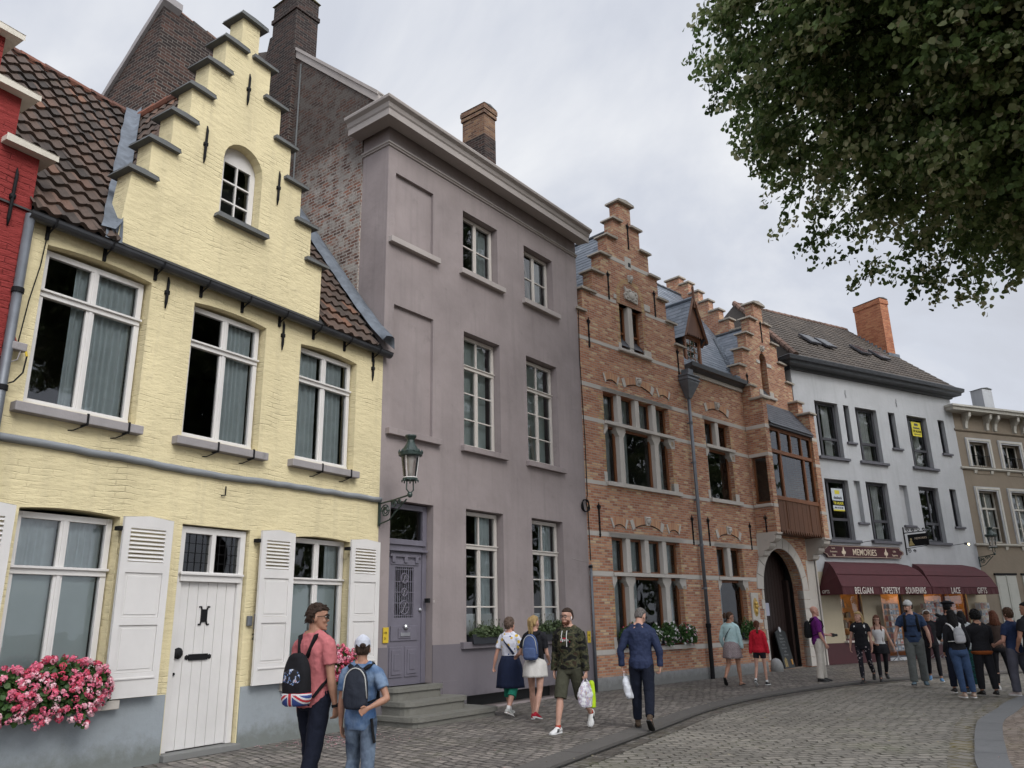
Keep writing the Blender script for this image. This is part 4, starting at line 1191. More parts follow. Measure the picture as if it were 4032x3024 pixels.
    MB().tube([(9.99, .3, 11.66), (9.99, 2.2, 11.66)], .07, 6).build('ridge_tiles', T_SLATED, r)
    t = MB(); t.add([(8.02, .05, 9.15), (8.35, .05, 9.15), (9.62, 1.55, 11.4), (9.42, 1.55, 11.45)], [(0, 1, 2, 3)]); t.box(7.98, 8.26, -.02, .2, 8.95, 9.35); t.build('lead_valley', M_lead, r)
    # stepped party gable across the roof
    o = [(-.1, 9.5)]; y = .35; z = 11.22
    pts = [(.35, 9.3), (.35, 11.2)]
    for i in range(7):
        pts += [(.35 + i * .40, 11.2 + i * .5), (.35 + (i + 1) * .40, 11.2 + i * .5)]
    pts += [(3.15, 14.55), (3.75, 14.55), (3.75, 9.3)]
    s2 = []
    for p in pts:
        if not s2 or abs(p[0] - s2[-1][0]) + abs(p[1] - s2[-1][1]) > 1e-3: s2.append(p)
    MB().slab(s2, [], 10.0, 10.34, 'yz').build('party_gable', BR_OR, r)
    for i in range(8):
        yy = .35 + i * .40; zz = 11.2 + i * .5 if i < 7 else 14.55
        MB().box(9.93, 10.41, yy - .07, yy + (.42 if i < 7 else .67), zz, zz + .07).build('coping_stone', M_capb, r, bevel=.01)
    # dormer
    dx0, dx1, dy = 5.42, 6.34, .28
    d = MB(); d.box(dx0, dx1, dy, 1.3, 9.25, 10.30); d.build('dormer_cheek', T_SLATED, r)
    f = MB()
    cx = (dx0 + dx1) / 2
    f.slab([(dx0 - .12, 10.28), (dx1 + .12, 10.28), (cx, 11.50)], [], dy - .16, dy - .10)
    df = f.build('dormer_gable', M_wood2, r)
    f = MB(); f.slab([(dx0, 9.22), (dx1, 9.22), (dx1, 10.3), (dx0, 10.3)], [rect(dx0 + .10, dx1 - .10, 9.32, 10.18)], dy - .06, dy - .002); f.build('dormer_front', M_oakf, r)
    f = MB()
    for sx in (-1, 1):
        f.tube([(cx + sx * .62, dy - .22, 10.12), (cx, dy - .22, 11.56)], .05, 4)
        f.tube([(cx + sx * .52, dy - .05, 10.0), (cx + sx * .58, dy - .16, 10.2)], .04, 5)
    f.tube([(cx, dy - .24, 11.2), (cx, dy - .24, 11.95)], .045, 6)
    for i in range(7): f.add([(dx0 + .06 + i * .12, dy - .17, 10.30), (dx0 + .16 + i * .12, dy - .17, 10.30), (dx0 + .11 + i * .12, dy - .17, 10.20)], [(0, 1, 2)])
    f.build('bargeboard', M_wood2, r)
    w_ = window(r, dx0 + .10, dx1 - .10, 9.32, 10.18, dy - .04, M_oakf, vb=[(dx0 + .1 + .24 * i - .012, dx0 + .1 + .24 * i + .012, 9.34, 10.16, 0) for i in (1, 2)], hb=[(dx0 + .12, dx1 - .12, 9.32 + .215 * j - .01, 9.32 + .215 * j + .01, 0) for j in (1, 2, 3)], fw_=.04, d=.03, glass=M_glassd)
    t = MB()
    for sx in (-1, 1):
        sv = Vector((-sx * .62, 0, 1.32)).normalized()
        tiles(t, (cx + sx * .66, dy - .22, 10.12), (0, 1, 0), sv, 1.9, 1.5, .26, .16, 0, .012, None, .002, rnd=random.Random(15))
        t.quad((cx + sx * .66, dy - .2, 10.1), (cx + sx * .66, 2.0, 10.1), (cx, 2.0, 11.5), (cx, dy - .2, 11.5))
    t.tube([(cx, dy - .22, 11.56), (cx, 1.7, 11.56)], .06, 6)
    t.build('dormer_roof', T_SLATE, r)
    MB().box(dx0 - .05, dx1 + .05, -.05, .5, 9.16, 9.24).build('lead_apron', M_lead, r)
    # projecting bay with corbels and oriel
    bx0, bx1, D = 8.27, 11.92, .70
    s = MB()
    s.slab([(0, 4.03), (0, 8.95), (-.33, 8.95), (-.33, 8.45), (-D, 8.45), (-D, 4.10)], [rect(-.60, -.08, 5.03, 6.60)], bx0, bx0 + .26, 'yz')
    s.slab([(0, 4.03), (0, 8.95), (-.33, 8.95), (-.33, 8.45), (-D, 8.45), (-D, 4.10)], [], bx1 - .36, bx1, 'yz')
    s.build('bay_wall', BR_OR, r)
    q = MB()
    for xa, xb in ((bx0, bx0 + .26), (bx1 - .36, bx1)):
        for z0, z1, y1 in ((7.485, 7.605, -.01), (6.56, 6.67, -.01), (4.915, 5.02, -.01)):
            q.box(xa - .006, xb + .006, -D - .006, y1, z0, z1)
    q.build('stone_band', M_stone, r)
    for xa, xb in ((bx0 - .08, bx0 + .36), (bx1 - .46, bx1 + .08)):
        MB().box(xa, xb, -D - .09, -.27, 8.45, 8.52).build('coping_stone', M_capb, r, bevel=.012)
        MB().box(xa, xb, -.40, .05, 8.95, 9.02).build('coping_stone', M_capb, r, bevel=.012)
    window(r, 0, .01, 0, .01, 5, M_oakf)if False else None
    g = MB(); x = bx0 + .10
    g.slab(rect(-.60, -.08, 5.03, 6.60), [rect(-.54, -.14, 5.12, 6.53)], x, x + .07, 'yz'); go = g.build('window', M_oakf, r)
    MB().quad((x + .03, -.56, 5.1), (x + .03, -.12, 5.1), (x + .03, -.12, 6.55), (x + .03, -.56, 6.55)).build('pane', M_glassd, go)
    MB().box(bx0 - .07, bx0 + .2, -.66, -.04, 4.93, 5.03).build('sill', M_stone, r, bevel=.015)
    for xa, xb in ((bx0 - .04, bx0 + .28), (bx1 - .40, bx1 + .02)):
        c = MB()
        pr_ = [(0, 4.03), (0, 2.95), (-.10, 2.92), (-.20, 2.98), (-.24, 3.15), (-.20, 3.22), (-.34, 3.27), (-.44, 3.42), (-.46, 3.55), (-.42, 3.60), (-.56, 3.66), (-.66, 3.80), (-.68, 3.95), (-.64, 4.0), (-D - .02, 4.05), (-D - .02, 4.12), (0, 4.12)]
        pr_ = [(y, 3.42 + (z - 2.92) * .58) for y, z in pr_]
        c.slab(pr_, [], xa, xb, 'yz'); c.build('corbel', M_stone, r, bevel=.015)
    q = MB(); fleur(q, 0, 0, 0, .69, .9); fo = q.build('wall_anchor', M_black, r, loc=(bx0 - .0, -.36, 3.98), rot=(0, 0, -math.pi / 2))
    # bay lean-to roof
    t = MB(); sv = Vector((0, .72, .98)).normalized()
    tiles(t, (bx0 + .26, -.78, 7.66), (1, 0, 0), sv, bx1 - bx0 - .62, 1.25, .26, .14, 0, .01, None, .002, rnd=random.Random(16))
    t.box(bx0 + .26, bx1 - .36, -.76, .2, 7.58, 7.655)
    t.build('bay_roof', T_SLATED, r)
    ox0, ox1, oy = bx0 + .27, bx1 - .37, -.60
    f = MB()
    xs_ = [ox0, ox0 + .06]
    def post(xa, xb, z0, z1, pr=0): f.box(xa, xb, oy - .03 - pr, oy + .06, z0, z1)
    post(ox0, ox0 + .09, 5.2, 7.6); post(ox1 - .09, ox1, 5.2, 7.6)
    f.box(ox0 + .09, ox1 - .09, oy - .032, oy + .06, 7.48, 7.6); f.box(ox0 + .09, ox1 - .09, oy - .05, oy + .07, 6.72, 6.84); f.box(ox0 - .0, ox1 + .0, oy - .06, oy + .07, 5.18, 5.31)
    wdt = ox1 - ox0
    for fx in (.25, .5, .75): post(ox0 + wdt * fx - .035, ox0 + wdt * fx + .035, 6.84, 7.48, .004)
    for fx in (.23, .77): post(ox0 + wdt * fx - .05, ox0 + wdt * fx + .05, 5.31, 6.72, .004)
    of = f.build('oriel_window', M_oakf, r, bevel=.006)
    for a, b in ((0, .23), (.23, .77), (.77, 1)):
        MB().quad((ox0 + wdt * a, oy + .02, 5.25), (ox0 + wdt * b, oy + .02, 5.25), (ox0 + wdt * b, oy + .02, 6.8), (ox0 + wdt * a, oy + .02, 6.8)).build('pane', M_glassd, of)
    for i in range(4):
        MB().quad((ox0 + wdt * i / 4, oy + .02, 6.8), (ox0 + wdt * (i + 1) / 4, oy + .02, 6.8), (ox0 + wdt * (i + 1) / 4, oy + .02, 7.55), (ox0 + wdt * i / 4, oy + .02, 7.55)).build('pane', M_glassd, of)
    p = MB(); n = 19; rr2 = random.Random(5)
    for i in range(n):
        a = ox0 + wdt * i / n; b = a + wdt / n - .006
        p.slab([(a, 5.18), (b, 5.18), (b, 4.24), ((a + b) / 2, 4.10), (a, 4.24)], [], oy - .03 - .004 * (i % 2), oy + .0)
    for fx in (0, .23, .77, 1): p.box(ox0 + wdt * fx - .035, ox0 + wdt * fx + .035, oy - .05, oy, 4.28, 5.18)
    p.box(ox0, ox1, oy - .002, 0, 4.16, 4.30)
    p.build('wood_panel', M_wood2, r)
    # archway: ring, jambs, gates
    n = 20; cx = 9.60; ring = []
    def ell(ra, rz, a): return (cx + ra * math.cos(a), 2.42 + rz * math.sin(a))
    for i in range(11):
        a0, a1 = math.pi * i / 11 + .008, math.pi * (i + 1) / 11 - .008
        p_ = [ell(1.30, 1.30, a0 + (a1 - a0) * k / 4) for k in range(5)] + [ell(1.68, 1.66, a1 - (a1 - a0) * k / 4) for k in range(5)]
        MB().slab(p_, [], -.03, .20).build('arch_stone', M_stone, r, bevel=.008)
    for i in range(8):
        z = .02 + i * .30
        MB().box(10.90, (11.35, 11.9)[i % 2 == 0], -.028, .20, z, z + .292).build('quoin', M_stone, r, bevel=.008)
        MB().box((8.12, 8.2)[i % 2], 8.30, -.024, .20, z + (.3 if i == 0 else 0), z + .292).build('quoin', M_stone, r, bevel=.008) if i > 0 else None
    MB().box(11.36, 11.96, -.012, .05, .0, 3.4).build('stone_pier', M_stone, r)
    MB().tube([(11.97, -.06, 0), (11.97, -.06, 3.45)], .03, 6).build('conduit', M_cream, r)
    MB().slab(arch(8.2, 11.0, 0, 2.4, 1.4, 16), [], .62, .68).build('gate', M_door2, r)
    g = MB(); 
    for i in range(14): g.box(8.3 + i * .187, 8.3 + (i + 1) * .187 - .012, .595, .62, .05, 3.7)
    g.build('gate_boards', M_door2, r)
    MB().box(10.66, 10.80, .42, .6, 0, 2.75).build('gate_leaf_edge', M_door2, r)
    q = MB(); q.slab([(0, 0), (.30, 0), (.30, .22), (.16, .42), (0, .46)], [], 0, .02); 
    pb = MB().box(9.33, 9.62, .585, .594, 1.62, 2.02).build('paper_notice', plain('lilac_paper', (.42, .43, .52), .8, .05), r)
    MB().box(10.92, 10.97, .05, .18, .03, .75).build('kick_plate', M_dksill, r)
    # plaque with gilded relief head
    q = MB(); q.box(7.44, 7.86, -.05, 0, 1.52, 2.30); q.box(7.44, 7.86, -.12, 0, 1.42, 1.52); pq = q.build('memorial_plaque', M_stone, r, bevel=.01)
    gold = plain('gilded_relief', (.55, .36, .10), .35, .2, 8, .002, 30, .7)
    q = MB(); q.ell((7.65, -.05, 1.88), (.15, .02, .28), 16, 8); q.build('niche_disc', plain('ochre_disc', (.42, .28, .08), .5, .1), pq)
    q = MB(); q.ell((7.66, -.08, 1.92), (.08, .05, .11), 10, 8); q.ell((7.64, -.07, 1.76), (.07, .04, .09), 8, 6); q.ell((7.70, -.11, 1.90), (.02, .03, .03), 6, 4); q.ell((7.64, -.09, 1.99), (.09, .05, .06), 8, 5); q.build('relief_head', gold, pq, smooth=True)
    text('GEBOREN', .06, M_sill, pq, (7.48, -.052, 2.21), name='lettering', ext=.001, sx=.9)if False else None
    MB().box(7.55, 7.80, -.03, 0, 1.20, 1.36).build('brass_plate', M_sill, r, bevel=.004)
    MB().box(7.62, 7.98, -.025, 0, .72, 1.14).build('slate_plate', M_dksill, r, bevel=.004)
    room(r, .02, 11.9, .34, 5, 0, 8.8, (4.2,))
    # bundle of cable by the party line
    q = MB()
    for k in range(5):
        q.tube([(-.10 + .13 * math.cos(a) + .02 * math.sin(3 * a + k), -.05 - .01 * k, 4.32 + .15 * math.sin(a)) for a in [2 * math.pi * i / 14 for i in range(15)]], .012, 5, cap=False)
    q.build('cable_coil', M_black, r)
    MB().tube([(.02, -.03, 9.55), (-.02, -.03, 8.2), (.04, -.03, 6.0), (.03, -.03, 4.6), (-.04, -.04, 4.4), (.03, -.03, 4.2), (.04, -.03, 3.0)], .012, 5).build('cable', M_black, r)
    return r
brick_house()
def hopper(t):
    q = MB()
    q.add([(-.30, -.22, 8.62), (.30, -.22, 8.62), (.30, .1, 8.62), (-.30, .1, 8.62), (-.30, -.22, 8.42), (.30, -.22, 8.42), (.30, .1, 8.42), (-.30, .1, 8.42), (-.15, -.12, 8.12), (.15, -.12, 8.12), (.12, .1, 8.12), (-.12, .1, 8.12), (-.07, -.06, 7.95), (.07, -.06, 7.95), (.07, .06, 7.95), (-.07, .06, 7.95)],
          [(0, 1, 2, 3)] + [(a, b, b + 4, a + 4) for k in (0, 4, 8) for a, b in ((k, k + 1), (k + 1, k + 2), (k + 2, k + 3), (k + 3, k))])
    for z in (8.60, 8.48): q.box(-.33, .33, -.25, .1, z, z + .05)
    q.box(-.13, .13, -.15, .1, 8.65, 8.85)
    q.build('hopper_head', M_zinc, t, bevel=.006)
downpipe('drainpipe', 'tall thin grey drainpipe with an ornate hopper on the orange brick house', PB, 4.86, -.11, 1.4, 8.0, .05, M_zinc, (7.2, 6.0, 4.9, 3.6, 2.4), hopper=hopper, low=1.45)
downpipe('drainpipe', 'short pale drainpipe on the seam between the mauve and brick houses', PG, 6.93, -.06, 0, 2.9, .035, M_zinc, (2.85,))
b_ = MB(); b_.ell((0, 0, .10), (.21, .19, .28), 14, 9); tag(b_.build('guard_stone', M_bluestone, None, smooth=True, loc=W2(PB, 8.42, -.10)), 'rounded grey guard stone at the foot of the archway', 'guard stone')

# ------------------------------------------------------------------ white house with the shop
def shop_house():
    r = house('pale_grey_house', 'pale grey rendered house with dark window frames above a maroon souvenir shop', PW, 'building')
    Lw = 9.82
    big = [(1.10, 2.40, 7.20, 9.33), (3.40, 4.68, 7.20, 9.33), (6.58, 7.88, 7.22, 9.35), (1.08, 2.38, 4.18, 6.38), (3.38, 4.66, 4.20, 6.41), (6.58, 7.86, 4.24, 6.43)]
    slit = [(2.72, 3.04, 7.87, 9.33), (5.40, 5.82, 7.88, 9.34), (8.66, 9.10, 7.94, 9.37), (8.62, 9.06, 4.92, 6.45)]
    nich = [(2.70, 3.05, 4.85, 6.40), (5.38, 5.86, 4.85, 6.41)]
    shop = [rect(1.08, 2.18, .72, 2.9), rect(3.25, 4.52, .1, 2.9), rect(5.78, 8.48, .72, 2.9)]
    MB().slab(rect(0.02, Lw, 0, 10.55), [rect(*b) for b in big + slit + nich] + shop, 0, .17).build('wall', M_white2, r)
    MB().slab(rect(0.02, Lw, 3.0, 10.5), [rect(*b) for b in big + slit], .1705, .34).build('wall_core', M_white2, r)
    for i, (a, b, z0, z1) in enumerate(big):
        cu = [(b - .5, b - .1, z0 + .1, z1 - .05, 4, .04)] if i in (0, 1, 2, 4) else []
        if i == 1: cu = [(a + .55, b - .12, z0 + .1, z1, 6, .05)]
        window(r, a, b, z0, z1, .16, M_dkframe, vb=[(a + .30, a + .40, z0 + .05, z1 - .05, 0)] if i != 5 else [(a + .12, a + .2, z0 + .05, z1 - .05, 0), (a + .75, a + .83, z0 + .05, z1 - .05, 0)],
               hb=[(a + .35, b - .05, z0 + (z1 - z0) * .32, z0 + (z1 - z0) * .32 + .1, .01)], fw_=.10, d=.08, curtains=cu, cm=M_curt2, cd=.25)
        MB().box(a - .15, b + .22, -.10, .16, z0 - .10, z0).build('sill', M_dksill, r, bevel=.008)
    for a, b, z0, z1 in slit:
        window(r, a, b, z0, z1, .14, M_dkframe, fw_=.05, d=.06)
    for a, b, z0, z1 in slit + nich:
        MB().box(a - .08, b + .16, -.08, .14, z0 - .08, z0).build('sill', M_dksill, r, bevel=.006)
    for x in (2.95, 6.04):
        q = MB(); bar_anchor(q, x, 0, 9.62, 9.96); q.build('wall_anchor', M_white2, r)
    MB().sweep([(0.0, .6), (0.0, 0), (Lw, 0), (Lw, .6)], [(0, 10.38), (.08, 10.40), (.10, 10.48), (.34, 10.52), (.36, 10.62), (.44, 10.66), (.46, 10.80), (.40, 10.84), (0, 10.84)]).build('gutter_cornice', M_gutter, r)
    # tiled roof with a sagging ridge
    t = MB(); us = Vector((0, 1, .92)).normalized()
    def xr(s): return (.0 + s * .30, 9.75 - s * .12 if s > 3.2 else 9.75 - s * .12)
    tiles(t, (0, -.35, 10.82), (1, 0, 0), us, 9.8, 5.9, .22, .30, .02, .03, xr, .006, nx=4, rnd=random.Random(21))
    ro = t.build('roof', T_BRN, r)
    u = MB(); b = Vector((0, -.35, 10.78)) + us * 5.9
    u.quad((0, -.35, 10.78), (9.8, -.35, 10.78), (9.05, b.y, b.z), (1.75, b.y, b.z)); u.quad((0, -.35, 10.78), (1.75, b.y, b.z), (0, 8, 10.8)); u.quad((9.8, -.35, 10.78), (9.05, b.y, b.z), (9.8, 8, 10.8)); u.build('roof_deck', T_BRN, ro)
    q = MB(); rr = random.Random(4)
    for i in range(19):
        x = 1.7 + i * .39
        dz = .10 * math.sin(i * .35) 
        q.tube([(x, b.y, b.z + .02), (x + .40, b.y, b.z + .01)], [.11, .10], 8, t=rr.random())
    for i in range(15):
        f = i / 15; g_ = (i + 1.05) / 15
        q.tube([(0 + 1.75 * f, -.35 + (b.y + .35) * f, 10.86 + (b.z - 10.8) * f), (1.75 * g_, -.35 + (b.y + .35) * g_, 10.86 + (b.z - 10.8) * g_)], [.12, .10], 8, t=rr.random())
    q.build('ridge_tiles', tinted('old_ridge_tiles', [(0, (.10, .065, .05)), (1, (.20, .12, .09))], .8, .005), ro)
    # left slope seen above the brick gable
    t = MB(); tiles(t, (1.7, b.y, b.z), (0, 1, 0), Vector((1.7, -.5, 3.6)), .1, .1, .2, .3, .02, .03)
    for x, yy in ((2.6, 1.0), (3.45, .95), (5.8, 1.05), (6.9, .95)):
        s = MB(); 
        p0 = Vector((x, yy, 10.86 + (yy + .35) * .92)); 
        ex = Vector((1, 0, 0)); n_ = ex.cross(us)
        n_ = n_ if n_.z > 0 else -n_
        def pt(a, c, h): return p0 + ex * a + us * c + n_ * h
        s.add([pt(0, 0, .05), pt(.62, 0, .05), pt(.62, .8, .05), pt(0, .8, .05), pt(0, 0, .13), pt(.62, 0, .13), pt(.62, .8, .13), pt(0, .8, .13)], [(0, 1, 5, 4), (1, 2, 6, 5), (2, 3, 7, 6), (3, 0, 4, 7), (4, 5, 6, 7)])
        so_ = s.build('skylight', M_dkframe, ro)
        MB().quad(pt(.06, .06, .135), pt(.56, .06, .135), pt(.56, .74, .135), pt(.06, .74, .135)).build('pane', plain('skylight_glass', (.02, .022, .025), .25, .1, 3, 0, 60, 0, .3), so_)
    # shop front
    MB().box(.03, 1.0, -.02, .05, 0, 3.05).build('shopfront_panel', M_shop, r)
    q = MB()
    for a, b2, z0 in ((.95, 1.08, 0), (2.18, 3.25, 0), (4.52, 5.78, 0), (8.48, Lw - .02, 0)): q.box(a, b2, -.022, .05, z0, 3.06)
    q.build('shopfront_panel', M_shop, r)
    q = MB(); q.box(.03, 3.25, -.06, .04, 0, .68); q.box(4.52, Lw - .02, -.06, .04, 0, .68); q.build('stall_riser', M_maroon, r, bevel=.008)
    MB().box(1.0, 2.3, -.16, .1, .68, .74).build('sill', M_cream, r, bevel=.006)
    MB().box(5.7, 8.6, -.16, .1, .68, .74).build('sill', M_cream, r, bevel=.006)
    warm = MB(); warm.quad((.3, 1.4, 0), (9.6, 1.4, 0), (9.6, 1.4, 3), (.3, 1.4, 3)); warm.quad((.3, .2, 2.98), (9.6, .2, 2.98), (9.6, 1.4, 2.98), (.3, 1.4, 2.98)); warm.quad((.3, .2, .02), (9.6, .2, .02), (9.6, 1.4, .02), (.3, 1.4, .02))
    warm.quad((.3, .2, 0), (.3, 1.4, 0), (.3, 1.4, 3), (.3, .2, 3)); warm.quad((9.6, .2, 0), (9.6, 1.4, 0), (9.6, 1.4, 3), (9.6, .2, 3))
    warm.build('shop_interior', plain('warm_shop_wall', (.42, .26, .12), .8, .3, 3), r)
    ke = emit('warm_shop_lamp', (1.0, .56, .22), 90)
    for x in (1.3, 1.9, 6.1, 6.9, 7.8):
        q = MB(); q.ell((x, .55, 2.62), (.06, .06, .07), 8, 6); q.build('lamp_bulb', ke, r)
    q = MB(); rr = random.Random(8); kk = []
    gm = tinted('souvenirs', [(0, (.30, .05, .04)), (.25, (.5, .35, .15)), (.5, (.25, .18, .12)), (.75, (.12, .15, .25)), (1, (.6, .55, .45))], .6, 0)
    for a, b2 in ((1.12, 2.12), (5.85, 8.4)):
        for zz in (.78, 1.15, 1.5, 1.85):
            x = a
            while x < b2 - .1:
                ww = rr.uniform(.06, .16); hh = rr.uniform(.1, .28)
                q.box(x, x + ww, .3 + rr.uniform(0, .15), .5, zz, zz + hh, t=rr.random()); x += ww + rr.uniform(.02, .1)
            q.box(a, b2, .28, .6, zz - .03, zz - .01, t=.3)
    so_ = q.build('window_display', gm, r); so_['kind'] = 'stuff'
    for a, b2, z0 in ((1.08, 2.18, .74), (3.25, 4.52, .1), (5.78, 7.10, .74), (7.14, 8.48, .74)):
        window(r, a, b2, z0, 2.9, .06, M_maroon if z0 > .5 else M_dkframe, fw_=.06, d=.06)
    room(r, .05, Lw - .05, .345, 4.5, 3.06, 10.5, (6.8,))
    # estate agent's notices behind the glass
    yl = plain('notice_yellow', (.60, .52, .04), .6, .05); ltx = M_black; wh = plain('notice_white', (.52, .56, .60), .6, .04)
    n1 = MB().box(1.55, 2.16, .130, .140, 5.62, 6.07).build('letting_notice', wh, r); text('databank', .15, M_dkframe, n1, (1.855, .128, 5.68), align='CENTER', sx=.85, off=.003)
    q = MB(); q.box(1.72, 1.98, .126, .131, 5.86, 6.0); q.build('notice_emblem', yl, n1)
    n2 = MB().box(1.55, 2.16, .130, .140, 5.44, 5.61).build('letting_notice', M_black, r); text('TE HUUR', .13, yl, n2, (1.855, .128, 5.48), align='CENTER', off=.004)
    n3 = MB().box(1.55, 2.16, .130, .140, 5.24, 5.435).build('letting_notice', wh, r); text('050 34 54 20', .085, M_dkframe, n3, (1.855, .128, 5.33), align='CENTER', off=.002); MB().box(1.55, 2.16, .126, .131, 5.24, 5.29).build('notice_strip', yl, n3)
    n4 = MB().box(7.02, 7.62, .130, .140, 8.55, 9.15).build('letting_notice', yl, r)
    text('databank', .12, M_dkframe, n4, (7.32, .128, 8.87), align='CENTER', off=.003); text('TE HUUR', .13, M_black, n4, (7.32, .128, 8.72), align='CENTER', off=.004); text('050 34 54 20', .075, M_dkframe, n4, (7.32, .128, 8.61), align='CENTER')
    q = MB(); q.box(7.20, 7.44, .126, .131, 9.0, 9.10); q.build('notice_emblem', M_dkframe, n4)
    # long sign board
    o = [(.62, 3.54), (4.66, 3.56), (4.70, 3.66), (4.86, 3.72), (4.86, 3.82), (4.70, 3.88), (4.66, 3.98), (.62, 3.98), (.56, 3.88), (.40, 3.82), (.40, 3.70), (.56, 3.64)]
    sb = MB().slab(o, [], -.10, -.04).build('shop_sign', M_maroon, r, bevel=.006)
    cx, cy = 2.63, 3.76
    o2 = [(cx + (x - cx) * .985, cy + (z - cy) * .90) for x, z in o]; o3 = [(cx + (x - cx) * .978, cy + (z - cy) * .85) for x, z in o]
    gc = plain('cream_lettering', (.62, .52, .40), .6, .05)
    MB().slab(o2, [o3], -.106, -.1).build('sign_border', gc, sb)
    text('MEMORIES', .32, gc, sb, (2.62, -.104, 3.64), align='CENTER', sx=.88, off=.001)
    for x in (1.48, 3.82):
        q = MB(); q.slab([(x - .02, 3.60), (x + .02, 3.60), (x + .03, 3.70), (x + .08, 3.66), (x + .11, 3.74), (x + .07, 3.79), (x + .05, 3.74), (x + .045, 3.80), (x, 3.93), (x - .045, 3.80), (x - .05, 3.74), (x - .07, 3.79), (x - .11, 3.74), (x - .08, 3.66), (x - .03, 3.70)], [], -.108, -.1); q.build('fleur_emblem', gc, sb)
    for s_, x, z in (('Lace', .95, 3.84), ('Souvenirs', .95, 3.72), ('Bags', .95, 3.60), ('Gifts', 4.32, 3.79), ('Tapestry', 4.32, 3.65)):
        text(s_, .095, gc, sb, (x, -.104, z), align='CENTER')
    return r
shop_house()

def awning(label, x0, x1, words, left_word=None):
    t = thing('shop_awning', label, 'awning', tuple(W2(PW, x0, 0, 0)), math.pi / 2 - R(PW[2]), 'maroon awnings over the souvenir shop')
    Wd = x1 - x0; n = 7; D = .95
    prof = [(0.0, 3.42), (-.28, 3.36), (-.55, 3.16), (-.66, 3.02), (-.82, 2.76), (-D, 2.50)]
    prof = [(0.0, 3.40), (-.35, 3.30), (-.62, 3.10), (-.78, 2.86), (-D, 2.50)]
    m_ = MB(); vs = []
    for i in range(n + 1):
        f = i / n
        for k, (y, z) in enumerate(prof):
            ins = [.52, .30, .12, .04, 0][k]
            x = f * Wd
            if i == 0: x = ins * .9
            elif i == n: x = Wd - ins * .9
            else: x = .5 + (Wd - 1) * (i - 1) / (n - 2)
            sag = -.02 * math.sin(f * math.pi * 6) ** 2 if 0 < k < 4 else 0
            vs.append((x, y, z + sag))
    K = len(prof)
    fs = [(i * K + k, (i + 1) * K + k, (i + 1) * K + k + 1, i * K + k + 1) for i in range(n) for k in range(K - 1)]
    m_.add(vs, fs)
    # rounded ends
    for side in (0, n):
        pts = [vs[side * K + k] for k in range(K)]; xe = 0 if side == 0 else Wd
        m_.add(pts + [(xe, 0, 2.5)], [tuple(range(K + 1))])
    m_.add([(0, 0, 2.5), (0, -D, 2.5), (Wd, -D, 2.5), (Wd, 0, 2.5)], [])
    c = m_.build('canopy', M_awn, t)
    v = MB(); nn = int(Wd / .1)
    for i in range(nn):
        a, b = Wd * i / nn, Wd * (i + 1) / nn
        y1, y2 = -D - .012 * math.sin(i * 1.9), -D - .012 * math.sin((i + 1) * 1.9)
        v.add([(a, -D, 2.51), (b, -D, 2.51), (b, y2, 2.25), (a, y1, 2.25)], [(0, 1, 2, 3)])
    v.add([(0, -D, 2.51), (0, 0, 2.51), (0, 0, 2.25), (0, -D, 2.25)], [(0, 1, 2, 3)]); v.add([(Wd, -D, 2.51), (Wd, 0, 2.51), (Wd, 0, 2.25), (Wd, -D, 2.25)], [(0, 1, 2, 3)])
    vo = v.build('valance', M_awn, t)
    q = MB()
    q.tube([(0.02, -D, 2.51), (Wd - .02, -D, 2.51)], .018, 6); q.tube([(.1, -.75, 2.93), (Wd - .1, -.75, 2.93)], .012, 6)
    q.build('awning_rail', M_awn, t)
    gc = lw = plain('white_lettering', (.66, .60, .55), .6, .05)
    for s_, x, sz, sx in words:
        text(s_, sz * 1.08, lw, vo, (x, -D - .022, 2.275), sx=sx * .93, off=.000, spc=1.08)
    if left_word: text(left_word, .15, gc, vo, (-.012, -.12, 2.31), rot=(math.pi / 2, 0, -math.pi / 2), sx=.8)
    return t
awning('long maroon awning lettered BELGIAN TAPESTRY SOUVENIRS', .08, 4.92, (('BELGIAN', .58, .29, .78), ('TAPESTRY', 1.98, .29, .72), ('SOUVENIRS', 3.30, .29, .72)), 'GIFTS')
awning('shorter maroon awning lettered LACE and GIFTS', 4.96, 9.10, (('LACE', 1.08, .29, .78), ('GIFTS', 2.72, .29, .8)))
def hanging_sign():
    t = thing('hanging_sign', 'black hanging shop sign on a scrolled iron bracket, lettered MEMORIES', 'sign', tuple(W2(PW, 5.18, 0, 0)), math.pi / 2 - R(PW[2]))
    q = MB(); q.box(-.02, .02, -.03, 0, 3.72, 4.76); q.box(-.012, .012, -1.0, -.02, 4.52, 4.55)
    for y, z, rad in ((-.18, 4.64, .08), (-.40, 4.61, .07), (-.62, 4.62, .08), (-.84, 4.60, .06), (-.15, 3.86, .08), (-.36, 3.84, .06)):
        q.tube([(0, y + rad * f * math.cos(a), z + rad * f * math.sin(a)) for a, f in [(i * .55, 1 - i * .045) for i in range(18)]], .012, 5)
    q.tube([(0, -.03, 3.95), (0, -.45, 3.98), (0, -.9, 4.0)], .012, 5)
    q.build('bracket', M_black, t)
    b = MB().box(-.02, .02, -.98, -.16, 4.02, 4.46).build('sign_board', M_black, t, bevel=.01)
    gc = bpy.data.materials['cream_lettering']
    text('MEMORIES', .105, gc, b, (-.024, -.44, 4.26), rot=(math.pi / 2, 0, -math.pi / 2), sx=1)
    q = MB(); q.ell((-.025, -.29, 4.27), (.008, .04, .05), 8, 5); q.ell((-.025, -.28, 4.14), (.008, .07, .10), 8, 5); q.slab([(-.42, 4.05), (-.18, 4.05), (-.2, 4.12), (-.34, 4.15)], [], -.03, -.021, 'yz'); q.build('painted_figure', plain('gold_paint', (.45, .36, .16), .5, .2), b)
    return t
hanging_sign()
